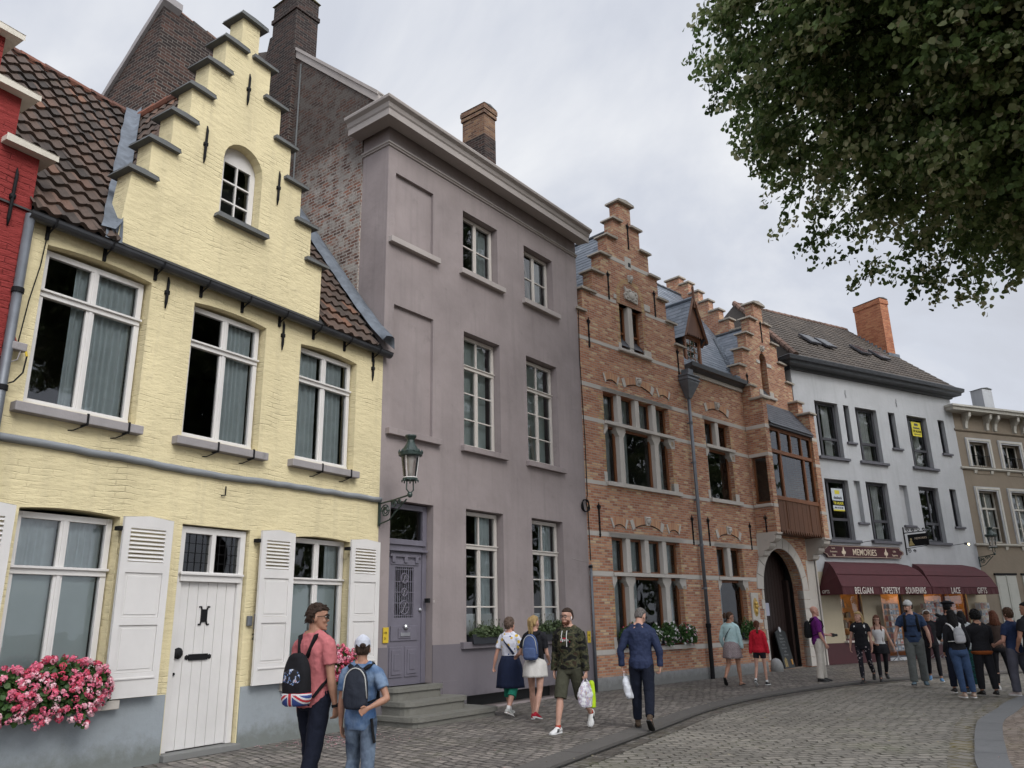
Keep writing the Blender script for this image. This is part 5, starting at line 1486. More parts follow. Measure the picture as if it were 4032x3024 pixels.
for x, z, lit, lb in ((8.16, 4.16, True, 'small lit spotlight on a thin arm right of the hanging sign'), (2.55, 4.10, False, 'small dark spotlight under the leftmost sill of the pale grey house')):
    t = thing('spotlight', lb, 'lamp', tuple(W2(PW, x, 0, z)), math.pi / 2 - R(PW[2]))
    MB().tube([(0, 0, 0), (0, -.55, .03)], .01, 5).build('arm', M_black, t)
    MB().tube([(0, -.52, .03), (.0, -.66, .0)], [.04, .06], 8).build('lamp_head', M_dksill, t)
    if lit: q = MB(); q.ell((0, -.68, -.01), (.035, .02, .035), 8, 6); q.build('bulb', emit('spot_glow', (1, .85, .5), 12), t)

chimney('tall_brick_chimney', 'tall plain orange-red chimney on the roof of the pale grey house', PW, 9.0, 9.56, 1.95, 3.35, 11.5, 15.72, BR_CH, ((15.45, .03, .22),), cap=M_cap)
t_ = thing('lead_soaker', 'stepped lead flashing at the foot of the tall orange-red chimney', 'flashing', tuple(W2(PW, 0, 0, 0)), math.pi / 2 - R(PW[2]))
q = MB()
for i in range(8): q.box(8.93, 9.0, 1.85 + i * .19, 1.85 + i * .19 + .22, 12.6 + i * .175, 12.98 + i * .175)
q.box(8.85, 9.62, 1.80, 1.95, 12.6, 12.95); q.build('flashing', M_lead, t_)

# ------------------------------------------------------------------ khaki house at the right edge
def khaki_house():
    r = house('khaki_house', 'khaki rendered town house with white moulded window surrounds at the far right', PK)
    Lk = 8.2
    wx = [.46, 2.46, 4.46, 6.46]
    ops = []
    for x in wx: ops += [rect(x + .22, x + 1.34, 7.55, 8.58), rect(x + .20, x + 1.36, 4.34, 6.48)]
    MB().slab(rect(.02, Lk, 0, 9.9), ops, 0, .34).build('wall', M_brown, r)
    MB().sweep([(0.0, .5), (0.0, 0), (Lk, 0)], [(0, 9.80), (.10, 9.82), (.42, 9.84), (.44, 9.94), (.50, 9.98), (.50, 10.06), (0, 10.10)]).build('cornice', M_khaki, r)
    for z, h, o in ((9.02, .10, .06), (7.36, .10, .10), (4.18, .10, .10)):
        MB().sweep([(0.0, .02), (0.0, 0), (Lk, 0)], [(0, z), (o * .6, z + .01), (o, z + h * .5), (o, z + h), (0, z + h)]).build('string_course', M_brown if z > 8.5 else M_khaki, r)
    for x in (.55, 1.85, 2.35, 3.6, 4.2, 5.5, 6.1, 7.4):
        MB().slab([(0, 9.12), (-.10, 9.14), (-.12, 9.3), (-.16, 9.45), (-.33, 9.62), (-.36, 9.80), (0, 9.80)], [], x, x + .14, 'yz').build('bracket', M_khaki, r, bevel=.01)
    for x in wx:
        for z0, z1 in ((7.50, 8.75), (4.30, 6.65)):
            a, b = x, x + 1.56
            MB().slab(rect(a, b, z0, z1), [rect(a + .22, b - .22, z0 - .0 + .001, z1 - .17)], -.045, 0).build('surround', M_white2, r, bevel=.01)
            MB().slab(rect(a + .05, b - .05, z0, z1 - .04), [rect(a + .14, b - .14, z0 + .001, z1 - .11)], -.07, -.045).build('surround_moulding', M_khaki, r, bevel=.008)
        window(r, x + .22, x + 1.34, 7.55, 8.58, .16, M_khaki, vb=[(x + .74, x + .82, 7.57, 8.5, 0)], fw_=.06, glass=M_glassd)
        window(r, x + .20, x + 1.36, 4.34, 6.48, .16, M_khaki, vb=[(x + .74, x + .82, 4.36, 6.4, 0)], hb=[(x + .21, x + 1.35, 5.72, 5.80, .02), (x + .22, x + 1.34, 4.95, 4.98, 0)], fw_=.06, curtains=[(x + .3, x + 1.3, 4.4, 6.4, 8, .02)], cm=M_curt2)
        g = MB()
        for i in range(9): g.box(x + .24 + i * .135, x + .25 + i * .135, -.03, -.02, 7.52, 7.98)
        g.box(x + .2, x + 1.38, -.035, -.02, 7.97, 8.0); g.build('railing', M_black, r)
        for zz in (7.22, 4.04):
            q = MB()
            for xx in (x + .2, x + 1.2): q.add([(xx, -.07, zz + .14), (xx + .18, -.07, zz + .14), (xx + .16, -.03, zz), (xx + .02, -.03, zz), (xx, 0, zz + .14), (xx + .18, 0, zz + .14), (xx + .16, 0, zz), (xx + .02, 0, zz)], [(0, 1, 2, 3), (0, 3, 7, 4), (1, 2, 6, 5), (3, 2, 6, 7)])
            q.build('guttae', M_khaki, r)
        MB().box(x + .38, x + 1.18, -.02, 0, 7.20, 7.34).build('apron_panel', M_brown, r)
    for a, b in ((.75, 1.95), (2.35, 3.6), (4.0, 5.2)):
        q = MB(); q.box(a, (a + b) / 2 - .02, -.05, 0, .1, 3.0); q.box((a + b) / 2 + .02, b, -.05, 0, .1, 3.0); q.box((a + b) / 2 - .02, (a + b) / 2 + .02, -.08, 0, .1, 3.02)
        q.box(a + .08, (a + b) / 2 - .1, -.06, -.05, .3, 2.7); q.box((a + b) / 2 + .1, b - .08, -.06, -.05, .3, 2.7)
        q.build('shutter', plain('pale_shutter', (.42, .42, .38), .6, .05), r, bevel=.006)
        MB().box(a - .05, b + .05, -.07, 0, 3.02, 3.10).build('shutter_rail', M_black, r)
    MB().box(.0, Lk, -.04, .01, 0, .6).build('plinth', M_bluestone, r)
    q = MB(); q.quad((0, 0, 10), (Lk, 0, 10), (Lk, 4, 11.0), (0, 4, 11.0)); q.build('roof', T_SLATED, r)
    room(r, .03, Lk, .345, 4, 0, 9.8, (3.6, 7))
    return r
khaki_house()
chimney('pale_chimney', 'pale chimney stub at the right edge of the photo above the khaki house', PK, 3.85, 4.5, 1.2, 1.8, 10, 11.6, M_white2, ())

# ------------------------------------------------------------------ street lamps on brackets
def street_lamp(label, pl, x, y, z, arm):
    """lantern hanging over the pavement: bracket root at the wall, lantern at the end of the arm"""
    t = thing('wall_lantern', label, 'street lamp', tuple(W2(pl, x, y, z)), math.pi / 2 - R(pl[2]), 'green iron wall lanterns')
    t.scale = (.7, .7, .7)
    G_ = plain('lamp_green_iron', (.018, .035, .03), .4, .2, 6, .002, 30)
    b = MB(); A = arm
    b.box(-.03, .03, -.04, 0, -.45, .16); b.tube([(0, -.02, .12), (0, -A * .5, .17), (0, -A, .24)], .022, 6)
    b.tube([(0, -.03, -.40), (0, -A * .35, -.32), (0, -A * .62, -.08), (0, -A * .9, .14)], .02, 6)
    for yy, zz, rad in ((-A * .22, -.08, .17), (-A * .50, .06, .09), (-A * .67, .10, .06), (-A * .22, -.08, .09)):
        b.tube([(0, yy + rad * (1 - i * .03) * math.cos(i * .5), zz + rad * (1 - i * .03) * math.sin(i * .5)) for i in range(20)], .016, 5)
    for i in range(6):
        a = i * 1.05; b.ell((0, -A * .22 + .12 * math.cos(a), -.08 + .12 * math.sin(a)), (.025, .03, .02), 6, 4)
    b.build('bracket', G_, t)
    L0 = .24
    c = MB(); c.ell((0, -A, L0), (.07, .07, .075), 10, 6)
    for s_ in (-1, 1): c.tube([(s_ * .03, -A, L0 + .05), (s_ * .12, -A, L0 + .12), (s_ * .11, -A, L0 + .36)], .018, 6)
    c.lathe([(.06, L0 + .34), (.20, L0 + .36), (.20, L0 + .40), (.16, L0 + .42)], (0, -A, 0), 8)
    for k in range(8): a = math.pi * k / 4; c.ell((.20 * math.cos(a), -A + .20 * math.sin(a), L0 + .34), (.02, .02, .04), 5, 4)
    c.build('fork', G_, t)
    z0, z1 = L0 + .42, L0 + .98
    f = MB()
    for k in range(4):
        a = math.pi * k / 2 + .3
        f.tube([(.17 * math.cos(a), -A + .17 * math.sin(a), z0), (.245 * math.cos(a), -A + .245 * math.sin(a), z1)], .010, 5)
    for rr_, zz in ((.172, z0), (.248, z1)):
        f.tube([(rr_ * math.cos(a), -A + rr_ * math.sin(a), zz) for a in [2 * math.pi * i / 16 for i in range(17)]], .016, 5, cap=False)
    f.build('lantern_frame', M_white, t)
    kk = 'lamp_glass'
    if kk not in MATS:
        MATS[kk] = glassmat('lamp_glass', (.88, .86, .84), 1.45)
    g = MB(); g.lathe([(.166, z0), (.24, z1)], (0, -A, 0), 16); g.f = g.f[:-2]; g.t = g.t[:-2]; g.build('lantern_glass', MATS[kk], t, smooth=True)
    q = MB(); q.lathe([(.055, z0), (.06, z0 + .2), (.07, z0 + .36), (.15, z1 - .02)], (0, -A, 0), 12); q.build('inner_globe', plain('opal_glass', (.62, .60, .58), .4, .03), t, smooth=True)
    c = MB(); c.lathe([(.24, z1 - .03), (.30, z1 + .0), (.31, z1 + .08), (.25, z1 + .10), (.22, z1 + .13), (.17, z1 + .22), (.12, z1 + .30), (.10, z1 + .34), (.09, z1 + .40), (.15, z1 + .50), (.14, z1 + .53), (.02, z1 + .55)], (0, -A, 0), 16)
    for k in range(12):
        a = 2 * math.pi * k / 12; c.lathe([(.03, 0), (.04, .03), (.004, .09)], (.29 * math.cos(a), -A + .29 * math.sin(a), z1 + .06), 5)
    c.build('lantern_cap', G_, t)
    return t
street_lamp('green iron wall lantern where the yellow and mauve houses meet', PG, -.02, -.02, 3.60, 1.10)
street_lamp('green iron wall lantern between the pale grey and khaki houses', PW, 9.78, -.02, 3.64, .95)
# ================================================================== ground
def setts(name, stops, joint, bw, rh, rot, green=None, big=.25, ms=.014, bump=.02, patch=None):
    k = NM(name); o = k.obj()
    p = k.mp(o, (1, 1, 1), (0, 0, rot))
    wob = k.n('ShaderNodeVectorMath', {0: k.n('ShaderNodeTexNoise', {'Vector': p, 'Scale': 1.3, 'Detail': 2.0}).outputs['Color'], 'Scale': .35}, operation='SCALE').outputs[0]
    wob2 = k.n('ShaderNodeVectorMath', {0: k.n('ShaderNodeTexNoise', {'Vector': p, 'Scale': 9.0, 'Detail': 2.0}).outputs['Color'], 'Scale': .035}, operation='SCALE').outputs[0]
    v = k.n('ShaderNodeVectorMath', {0: k.n('ShaderNodeVectorMath', {0: p, 1: wob}, operation='ADD').outputs[0], 1: wob2}, operation='ADD').outputs[0]
    br = k.n('ShaderNodeTexBrick', {'Vector': v, 'Scale': 1.0, 'Mortar Size': ms, 'Mortar Smooth': .6, 'Brick Width': bw, 'Row Height': rh, 'Color1': (0, 0, 0, 1), 'Color2': (1, 1, 1, 1), 'Mortar': (.5, .5, .5, 1)})
    col = k.ramp(br.outputs['Color'], stops)
    col = k.mix(.5, col, k.ramp(k.noise(o, 18, 5, .7), [(.3, (.45, .45, .45)), (.7, (1.15, 1.15, 1.15))]), 'MULTIPLY')
    bigm = k.ramp(k.noise(o, .35, 5, .6), [(.35, (1 - big,) * 3), (.65, (1 + big,) * 3)])
    col = k.mix(1.0, col, bigm, 'MULTIPLY')
    jf = k.n('ShaderNodeMapRange', {0: k.noise(o, 2.6, 4, .7), 1: .38, 2: .62, 3: .25, 4: 1.0}).outputs[0]
    m_ = k.math('MULTIPLY', br.outputs['Fac'], jf)
    jc = joint
    if green:
        gf = k.n('ShaderNodeMapRange', {0: k.noise(o, 1.1, 5, .7), 1: .5, 2: .62}).outputs[0]
        jc = k.mix(gf, joint, green)
    col = k.mix(m_, col, jc)
    if green:
        g2 = k.n('ShaderNodeMapRange', {0: k.noise(o, .28, 5, .65), 1: .56, 2: .72}).outputs[0]
        col = k.mix(k.math('MULTIPLY', g2, .28), col, sh(green, 1.6))
    if patch:
        g3 = k.n('ShaderNodeMapRange', {0: k.noise(k.mp(o, (1, 1, 1), (0, 0, 0), (7, 3, 0)), .8, 5, .7), 1: .58, 2: .66}).outputs[0]
        col = k.mix(k.math('MULTIPLY', g3, .4), col, patch)
    k.col(col)
    k.set(Roughness=k.n('ShaderNodeMapRange', {0: k.noise(o, 3, 4), 1: .3, 2: .7, 3: .5, 4: .85}).outputs[0], Specular_IOR_Level=.35)
    h = k.math('ADD', k.math('MULTIPLY', br.outputs['Fac'], -1.0), k.math('MULTIPLY', k.noise(o, 8, 4, .6), .8))
    nb = k.bump(h, bump, 1.0)
    k.bump(k.noise(o, 1.2, 3), .05, .5, nb)
    return k.m
G_pav = setts('pavement_setts', [(0, (.135, .122, .11)), (.5, (.195, .176, .158)), (1, (.275, .246, .217))], (.026, .023, .020), .185, .135, R(48), (.055, .062, .026), .25, .019, .03, patch=(.21, .195, .18))
G_road = setts('road_setts', [(0, (.205, .190, .162)), (.5, (.25, .232, .200)), (1, (.305, .28, .238))], (.045, .040, .030), .22, .15, R(-4), (.095, .105, .045), .16, .017, .03)
G_red = setts('side_setts', [(0, (.21, .165, .13)), (.5, (.27, .215, .175)), (1, (.32, .265, .22))], (.10, .08, .06), .19, .11, R(-12), (.16, .13, .05), .15)
G_gut = setts('gutter_setts', [(0, (.19, .175, .15)), (1, (.27, .25, .215))], (.10, .085, .03), .26, .2, R(62), (.17, .13, .02), .1, .03)
M_kerb = plaster('kerb_stone', (.115, .108, .10), (.10, .095, .09), .6, .004)
M_slab = plaster('blue_grey_slab', (.175, .178, .18), (.12, .125, .13), .4, .003)

def curve(pts, n=8):
    o = []
    for i in range(len(pts) - 1):
        p0, p1, p2, p3 = [Vector((*pts[max(0, min(len(pts) - 1, i + k))], 0)) for k in (-1, 0, 1, 2)]
        for j in range(n):
            t = j / n
            o.append(0.5 * ((2 * p1) + (p2 - p0) * t + (2 * p0 - 5 * p1 + 4 * p2 - p3) * t * t + (3 * p1 - p0 - 3 * p2 + p3) * t ** 3))
    o.append(Vector((*pts[-1], 0)))
    return [(p.x, p.y) for p in o]
def offs(path, d):
    o = []
    for i, p in enumerate(path):
        a = Vector(path[max(0, i - 1)]); b = Vector(path[min(len(path) - 1, i + 1)])
        t = (b - a).normalized(); o.append((p[0] + t.y * d, p[1] - t.x * d))
    return o
def strip(A, B, za, zb=None, joints=0):
    m_ = MB(); n = min(len(A), len(B)); zb = za if zb is None else zb
    m_.add([(p[0], p[1], za) for p in A[:n]] + [(p[0], p[1], zb) for p in B[:n]], [(i, i + 1, n + i + 1, n + i) for i in range(n - 1)])
    return m_
KL = curve([(-16, -16), (-8.5, -5.5), (-3.9, 2.2), (-1.3, 7.0), (.31, 9.99), (1.30, 11.8), (2.25, 13.5), (3.25, 15.35), (4.2, 16.8), (5.3, 18.15), (7.7, 20.4), (10, 21.9), (13.5, 23.4), (19, 25.2), (32, 29)])
KR = curve([(-4, -14), (1.0, 0), (3.4, 6.5), (4.64, 9.47), (5.53, 11.17), (6.37, 12.67), (7.04, 13.75), (7.9, 14.85), (9.21, 16.54), (11.2, 18.5), (14.5, 20.8), (20, 23.4), (34, 28.4)])
def sort_out(o): return tag(o, kind='structure')
RZ = -.04
rd = MB(); rd.quad((-260, -260, RZ - .02), (300, -260, RZ - .02), (300, 300, RZ - .02), (-260, 300, RZ - .02))
sort_out(rd.build('ground', G_road))
sort_out(strip(KL, KR, RZ).build('road', G_road))
# left pavement up to the houses
far = [W2(PK, 20, .2), W2(PK, .1, .2), W2(PW, .1, .12), W2(PB, .1, .12), W2(PG, .1, .12), W2(PY, -8, .12), W2(PY, -30, .12)]
inner = offs(KL, -.36)
m_ = MB().slab(inner + [(p.x, p.y) for p in far], [], -.10, 0.0, 'xy')
sort_out(m_.build('pavement', G_pav))
# kerb: separate long stones
kb = MB(); i = 0
kin = offs(KL, -.36); kout = offs(KL, -.0)
acc = []; d = 0; idx = [0]
for i in range(1, len(KL)):
    d += (Vector(KL[i]) - Vector(KL[i - 1])).length
    if d > .9: idx.append(i); d = 0
for a, b in zip(idx[:-1], idx[1:]):
    A = [kin[i] for i in range(a, b + 1)]; B = [kout[i] for i in range(a, b + 1)]
    A[-1] = tuple(Vector(A[-1]).lerp(Vector(A[-2]), .015)); B[-1] = tuple(Vector(B[-1]).lerp(Vector(B[-2]), .015))
    kb.slab(A + B[::-1], [], -.1, .004 + random.uniform(-.002, .003), 'xy')
sort_out(kb.build('kerb', M_kerb))
sort_out(strip(offs(KL, .0), offs(KL, .045), RZ + .012).build('kerb_joint', plain('dark_joint', (.014, .013, .011), .6, .3)))  # narrow near-black strip along the foot of the kerb
g1 = offs(KL, .04); g2 = offs(KL, .30)
sort_out(strip(g1, g2, RZ + .002, RZ + .006).build('gutter_channel', setts('dark_gutter_setts', [(0, (.10, .085, .07)), (1, (.19, .175, .155))], (.03, .03, .025), .24, .15, R(40), (.08, .08, .03), .25, .022)))
# right side: sett channel, smooth stone band, reddish setts
a0 = offs(KR, 0); a1 = offs(KR, .29); a2 = offs(KR, .63); a3 = offs(KR, 14)
sort_out(strip(a0, a1, RZ + .006).build('sett_channel', G_gut))
sort_out(MB().slab(a1 + a2[::-1], [], -.1, .0, 'xy').build('stone_band', M_slab))
ja = MB()
for i in range(4, len(a1) - 1, 5):
    p, q = Vector(a1[i]), Vector(a2[i]); t = Vector((-(q - p).y, (q - p).x)).normalized() * .006
    ja.quad((*(p - t), .003), (*(q - t), .003), (*(q + t), .003), (*(p + t), .003))
sort_out(ja.build('band_joints', M_dksill))
e_ = MB(); e_.quad((*a2[0], 0), *[(*p, -.004) for p in a2[1:]], (60, 20, -.004), (60, -60, -.004), (0, -60, -.004))
sort_out(e_.build('side_pavement', G_red))
# fallen petals and litter
lm = tinted('litter', [(0, (.35, .28, .10)), (.3, (.45, .40, .30)), (.6, (.55, .22, .28)), (1, (.62, .45, .45))], .8, 0)
q = MB(); rr = random.Random(77)
for _ in range(420):
    if rr.random() < .6: x, y = rr.gauss(-2.7, .5), rr.gauss(12.6, .35); t = rr.uniform(.6, 1)
    else: x, y = rr.uniform(-4, 10), rr.uniform(9, 21); t = rr.uniform(0, .5)
    s_ = rr.uniform(.008, .022); a = rr.random() * 6; z = .006 if True else 0
    c, s2 = math.cos(a) * s_, math.sin(a) * s_
    q.add([(x + c, y + s2, z), (x - s2, y + c, z + .006), (x - c, y - s2, z), (x + s2, y - c, z + .004)], [(0, 1, 2, 3)], t)
tag(q.build('fallen_petals', lm), 'pink petals and dry leaf bits scattered on the pavement setts', 'petals', kind='stuff')
# ================================================================== people
CLOUD = bpy.data.textures.new('folds', 'CLOUDS'); CLOUD.noise_scale = .09; CLOUD.noise_depth = 2
CLOUD2 = bpy.data.textures.new('hair_clumps', 'CLOUDS'); CLOUD2.noise_scale = .03; CLOUD2.noise_depth = 2
def fabric(name, c, var=.14, sc=9, pat=None, rough=.9, bump=.004):
    if name in MATS: return MATS[name]
    k = NM(name); o = k.obj()
    col = k.ramp(k.noise(o, sc, 4, .6), [(.3, sh(c, 1 - var)), (.7, sh(c, 1 + var))])
    if pat: col = pat(k, o, col)
    k.col(col); k.set(Roughness=rough, Specular_IOR_Level=.2)
    nb = k.bump(k.noise(o, 250, 2), .0008, .5)
    k.bump(k.noise(k.mp(o, (9, 9, 5)), 1.0, 3, .6, .8), bump * 3, .8, nb)
    MATS[name] = k.m; return k.m
def camo(k, o, col):
    n1 = k.noise(k.mp(o, (1, 1, 1.3)), 9, 2, .4, .6)
    c = k.ramp(n1, [(0, (.010, .010, .009)), (.44, (.040, .042, .024)), (.52, (.085, .072, .042)), (.56, (.032, .038, .020)), (.63, (.036, .024, .016))], 'CONSTANT')
    return c
def lemons(k, o, col):
    v = k.n('ShaderNodeTexVoronoi', {'Vector': o, 'Scale': 9.0})
    f = k.n('ShaderNodeMapRange', {0: v.outputs['Distance'], 1: .32, 2: .28}).outputs[0]
    c = k.mix(f, (.62, .63, .70), (.62, .42, .06))
    v2 = k.n('ShaderNodeTexVoronoi', {'Vector': k.mp(o, (1, 1, 1), (.3, .2, .5), (3, 1, 2)), 'Scale': 11.0})
    f2 = k.n('ShaderNodeMapRange', {0: v2.outputs['Distance'], 1: .20, 2: .16}).outputs[0]
    return k.mix(f2, c, (.05, .07, .22))
def flowers(k, o, col):
    v = k.n('ShaderNodeTexVoronoi', {'Vector': o, 'Scale': 16.0})
    f = k.n('ShaderNodeMapRange', {0: v.outputs['Distance'], 1: .33, 2: .25}).outputs[0]
    return k.mix(k.math('MULTIPLY', f, k.n('ShaderNodeMapRange', {0: k.noise(o, 8, 2), 1: .45, 2: .55}).outputs[0]), (.015, .015, .02), (.45, .38, .40))
def teal(k, o, col):
    return k.ramp(k.noise(o, 22, 3), [(.4, (.02, .03, .04)), (.5, (.03, .16, .15)), (.62, (.02, .05, .05))])
def aztec(k, o, col):
    w_ = k.n('ShaderNodeTexWave', {'Vector': o, 'Scale': 12.0, 'Distortion': 3.0, 'Detail': 3.0, 'Detail Scale': 6.0}, bands_direction='Z').outputs['Fac']
    return k.ramp(w_, [(.3, (.16, .12, .13)), (.5, (.48, .44, .42)), (.8, (.30, .24, .24))])
def denim(k, o, col):
    f = k.n('ShaderNodeMapRange', {0: k.noise(o, 5, 4, .6), 1: .4, 2: .65}).outputs[0]
    return k.mix(k.math('MULTIPLY', f, .5), col, (.30, .38, .48))
def skinmat(name, c):
    if name in MATS: return MATS[name]
    k = NM(name); o = k.obj()
    k.col(k.ramp(k.noise(o, 14, 4, .6), [(.3, sh(c, .85)), (.7, sh(c, 1.12))]))
    k.set(Roughness=.5, Specular_IOR_Level=.35); k.bump(k.noise(o, 120, 3), .001)
    k.b.inputs['Subsurface Weight'].default_value = .0
    MATS[name] = k.m; return k.m
SK1 = skinmat('fair_skin', (.47, .27, .20)); SK2 = skinmat('tanned_skin', (.36, .19, .125)); SK3 = skinmat('pink_skin', (.50, .27, .20))
def hairmat(name, c):
    if name in MATS: return MATS[name]
    k = NM(name); o = k.obj()
    f = k.noise(k.mp(o, (70, 70, 7)), 1.0, 4, .7)
    k.col(k.ramp(f, [(.3, sh(c, .35)), (.7, sh(c, 1.15))])); k.set(Roughness=.6, Specular_IOR_Level=.15); k.bump(f, .010)
    MATS[name] = k.m; return k.m
V = Vector
def loftv(mb, secs, n=16, cap=True, t=.5):
    """secs: (centre, xaxis, yaxis, rx, ry, power)"""
    vs = []; fs = []
    for s in secs:
        c, xa, ya, rx_, ry_ = s[:5]; pw = s[5] if len(s) > 5 else 1.0
        for k in range(n):
            a = 2 * math.pi * k / n
            ca, sa = math.cos(a), math.sin(a)
            if pw != 1: ca = math.copysign(abs(ca) ** pw, ca); sa = math.copysign(abs(sa) ** pw, sa)
            vs.append(c + xa * (rx_ * ca) + ya * (ry_ * sa))
    for i in range(len(secs) - 1):
        for k in range(n):
            k2 = (k + 1) % n
            fs.append((i * n + k, i * n + k2, (i + 1) * n + k2, (i + 1) * n + k))
    if cap: fs += [tuple(range(n))[::-1], tuple((len(secs) - 1) * n + k for k in range(n))]
    mb.add(vs, fs, t)
def finish(o, vox=None, disp=0.0, tex=None, sm=2, scale=None):
    if vox:
        r_ = o.modifiers.new('remesh', 'REMESH'); r_.mode = 'VOXEL'; r_.voxel_size = vox; r_.use_smooth_shade = True
        if sm: s_ = o.modifiers.new('smooth', 'SMOOTH'); s_.factor = .5; s_.iterations = sm
    if disp:
        d_ = o.modifiers.new('folds', 'DISPLACE'); d_.texture = tex or CLOUD; d_.strength = disp; d_.mid_level = .5; d_.texture_coords = 'LOCAL'
    return o

def rotx(a): return Matrix.Rotation(a, 3, 'X')
def rotz(a): return Matrix.Rotation(a, 3, 'Z')
PEOPLE = []
def person(label, H, pos, az, top, bottom, hair, shoes, skin=SK1, z=0.0, lean=0.0, side=0.0, twist=0.0, head=(0, 0), aL=None, aR=None, lL=(0, 0, 0), lR=(0, 0, 0), b=1.0, vox=.009, curl=(25, 25), face=True, wrist=(None, None), female=False, extra=None, stance=.0):
    h = H
    body = MB()
    # ---- legs
    hipw = .052 * h * (1.05 if female else 1)
    def leg(s, pose):
        th, kn, ft = [R(a) for a in pose[:3]]
        out_ = R(pose[3]) if len(pose) > 3 else R(2)
        hip = V((s * hipw, 0, 0))
        td = V((s * math.sin(out_), math.sin(th), -math.cos(th))).normalized()
        knee = hip + td * .235 * h
        sd = V((s * math.sin(out_) * .6, math.sin(th - kn), -math.cos(th - kn))).normalized()
        ank = knee + sd * .235 * h
        fr = rotz(-s * R(8)) @ rotx(ft)
        return hip, knee, ank, fr
    LG = {-1: leg(-1, lL), 1: leg(1, lR)}
    FL = .152 * h; AH = .052 * h
    lo = min(min((a + f @ V((0, yy, -AH))).z for yy in (-.045 * h, .105 * h)) for (_, _, a, f) in LG.values())
    pz = -lo; P = V((0, 0, pz))
    # ---- torso frame
    TR = rotz(R(twist)) @ Matrix.Rotation(R(side), 3, 'Y') @ rotx(-R(lean))
    ex, ey, ez = TR @ V((1, 0, 0)), TR @ V((0, 1, 0)), TR @ V((0, 0, 1))
    def T(x, y, zf): # torso point, zf as fraction of the height above the hips
        return P + TR @ V((x * h, y * h, zf * h))
    f_ = .93 if female else 1.0
    tor = [(-.045, .060, .055, 0), (-.02, .090 * (1.06 if female else 1), .064, -.004), (.03, .090, .064, -.004), (.08, .080 * f_, .056, 0), (.12, .074 * f_ * f_, .054, .002), (.18, .086 * f_, .062, .004), (.240, .098 * f_, .066, .002), (.285, .098 * f_, .060, -.002), (.308, .078 * f_, .050, -.006), (.328, .054, .042, -.008), (.350, .036, .036, -.004)]
    def torso(mb, ins, z0=-1, z1=1, wide=1.0, pw=1.0, belly=0):
        secs = []
        for zf, rx_, ry_, yo in tor:
            if zf < z0 or zf > z1: continue
            bl = belly * math.exp(-((zf - .08) / .06) ** 2)
            secs.append((T(0, yo + bl * .5, zf), ex, ey, rx_ * h * b * wide + ins, (ry_ + bl) * h * b * wide + ins, pw))
        loftv(mb, secs, 20)
    torso(body, 0)
    nk = T(0, -.006, .325); HR = rotz(R(twist + head[0])) @ rotx(-R(lean * .3 + head[1]))
    hb = T(0, -.002, .355) + (TR @ V((0, math.sin(R(lean)) * .02 * h, 0)))
    hh = .138 * h if H > 1.56 else .146 * h
    hc = nk + ez * .024 * h
    hx, hy, hz = HR @ V((1, 0, 0)), HR @ V((0, 1, 0)), HR @ V((0, 0, 1))
    jaw0 = hc + hz * .012 * h + hy * .008 * h
    body.tube([T(0, -.01, .30), nk, hc + hy * .002 * h, jaw0 + hz * hh * .35 - hy * .01 * h], [.042 * h * b, .036 * h * (b * .9 + .1) * f_, .033 * h * f_, .030 * h], 14)
    for s in (-1, 1): body.tube([T(s * .02, -.012, .345), T(s * .055, -.012, .318), T(s * .092, -.008, .290)], [.026 * h, .026 * h, .030 * h], 10)
    hs = hh / .23
    def HP(x, y, zf): return jaw0 + hx * x * hs + hy * y * hs + hz * zf * hh
    prof = [(0.0, .020, .088, .045), (.05, .034, .093, .030), (.14, .048, .091, -.015), (.28, .059, .090, -.062), (.42, .066, .089, -.082), (.50, .069, .084, -.089), (.58, .071, .091, -.092), (.72, .072, .090, -.094), (.84, .064, .074, -.083), (.94, .045, .045, -.060), (1.0, .016, .010, -.025)]
    loftv(body, [(HP(0, (yf + yb) / 2, zf), hx, hy, w_ * hs, (yf - yb) / 2 * hs) for zf, w_, yf, yb in prof], 20)
    HM = Matrix((hx, hy, hz)).transposed()
    body.add(*_nose(HP))
    for s in (-1, 1):
        body.ell(HP(s * .074, -.006, .43), (.010 * hs, .020 * hs, .033 * hs), 8, 6, HM)
        body.ell(HP(s * .032, .078, .60), (.022 * hs, .014 * hs, .009 * hs), 8, 5, HM)
        body.ell(HP(s * .036, .070, .36), (.02 * hs, .018 * hs, .02 * hs), 8, 5, HM)
    body.ell(HP(0, .090, .20), (.024 * hs, .010 * hs, .010 * hs), 8, 5, HM); body.ell(HP(0, .086, .05), (.02 * hs, .014 * hs, .015 * hs), 8, 5, HM)
    # ---- arms
    arms = {}
    dflt = lambda s: ((s * .13, .02, -1), (s * .03, .16, -1))
    for s, a, cu, wr in ((-1, aL, curl[0], wrist[0]), (1, aR, curl[1], wrist[1])):
        a = a or dflt(s)
        sh_ = T(s * (.104 * f_ * (.6 + .4 * b) + .004), -.006, .282)
        ud = (TR @ V(a[0])).normalized(); fd = (TR @ V(a[1])).normalized()
        el = sh_ + ud * .170 * h; wrp = el + fd * .142 * h
        k = h / 1.75 * (b * .7 + .3) * (.86 if female else 1)
        body.tube([sh_ - ud * .02, sh_ + ud * .03 * h, sh_ + ud * .09 * h, el - ud * .02 * h, el, el + fd * .03 * h, el + fd * .06 * h, wrp - fd * .03 * h, wrp], [.048 * k, .052 * k, .046 * k, .039 * k, .038 * k, .042 * k, .040 * k, .028 * k, .026 * k], 12)
        F = V(a[2]) if len(a) > 2 else V((0, 1, 0))
        F = TR @ F
        tdir = (F - fd * F.dot(fd)).normalized()
        pn = fd.cross(tdir) * s; 
        if len(a) <= 2 and pn.dot(ex * -s) < 0: pn = -pn
        if len(a) > 3: pn = pn * a[3]
        hd = (fd + pn * .12).normalized()
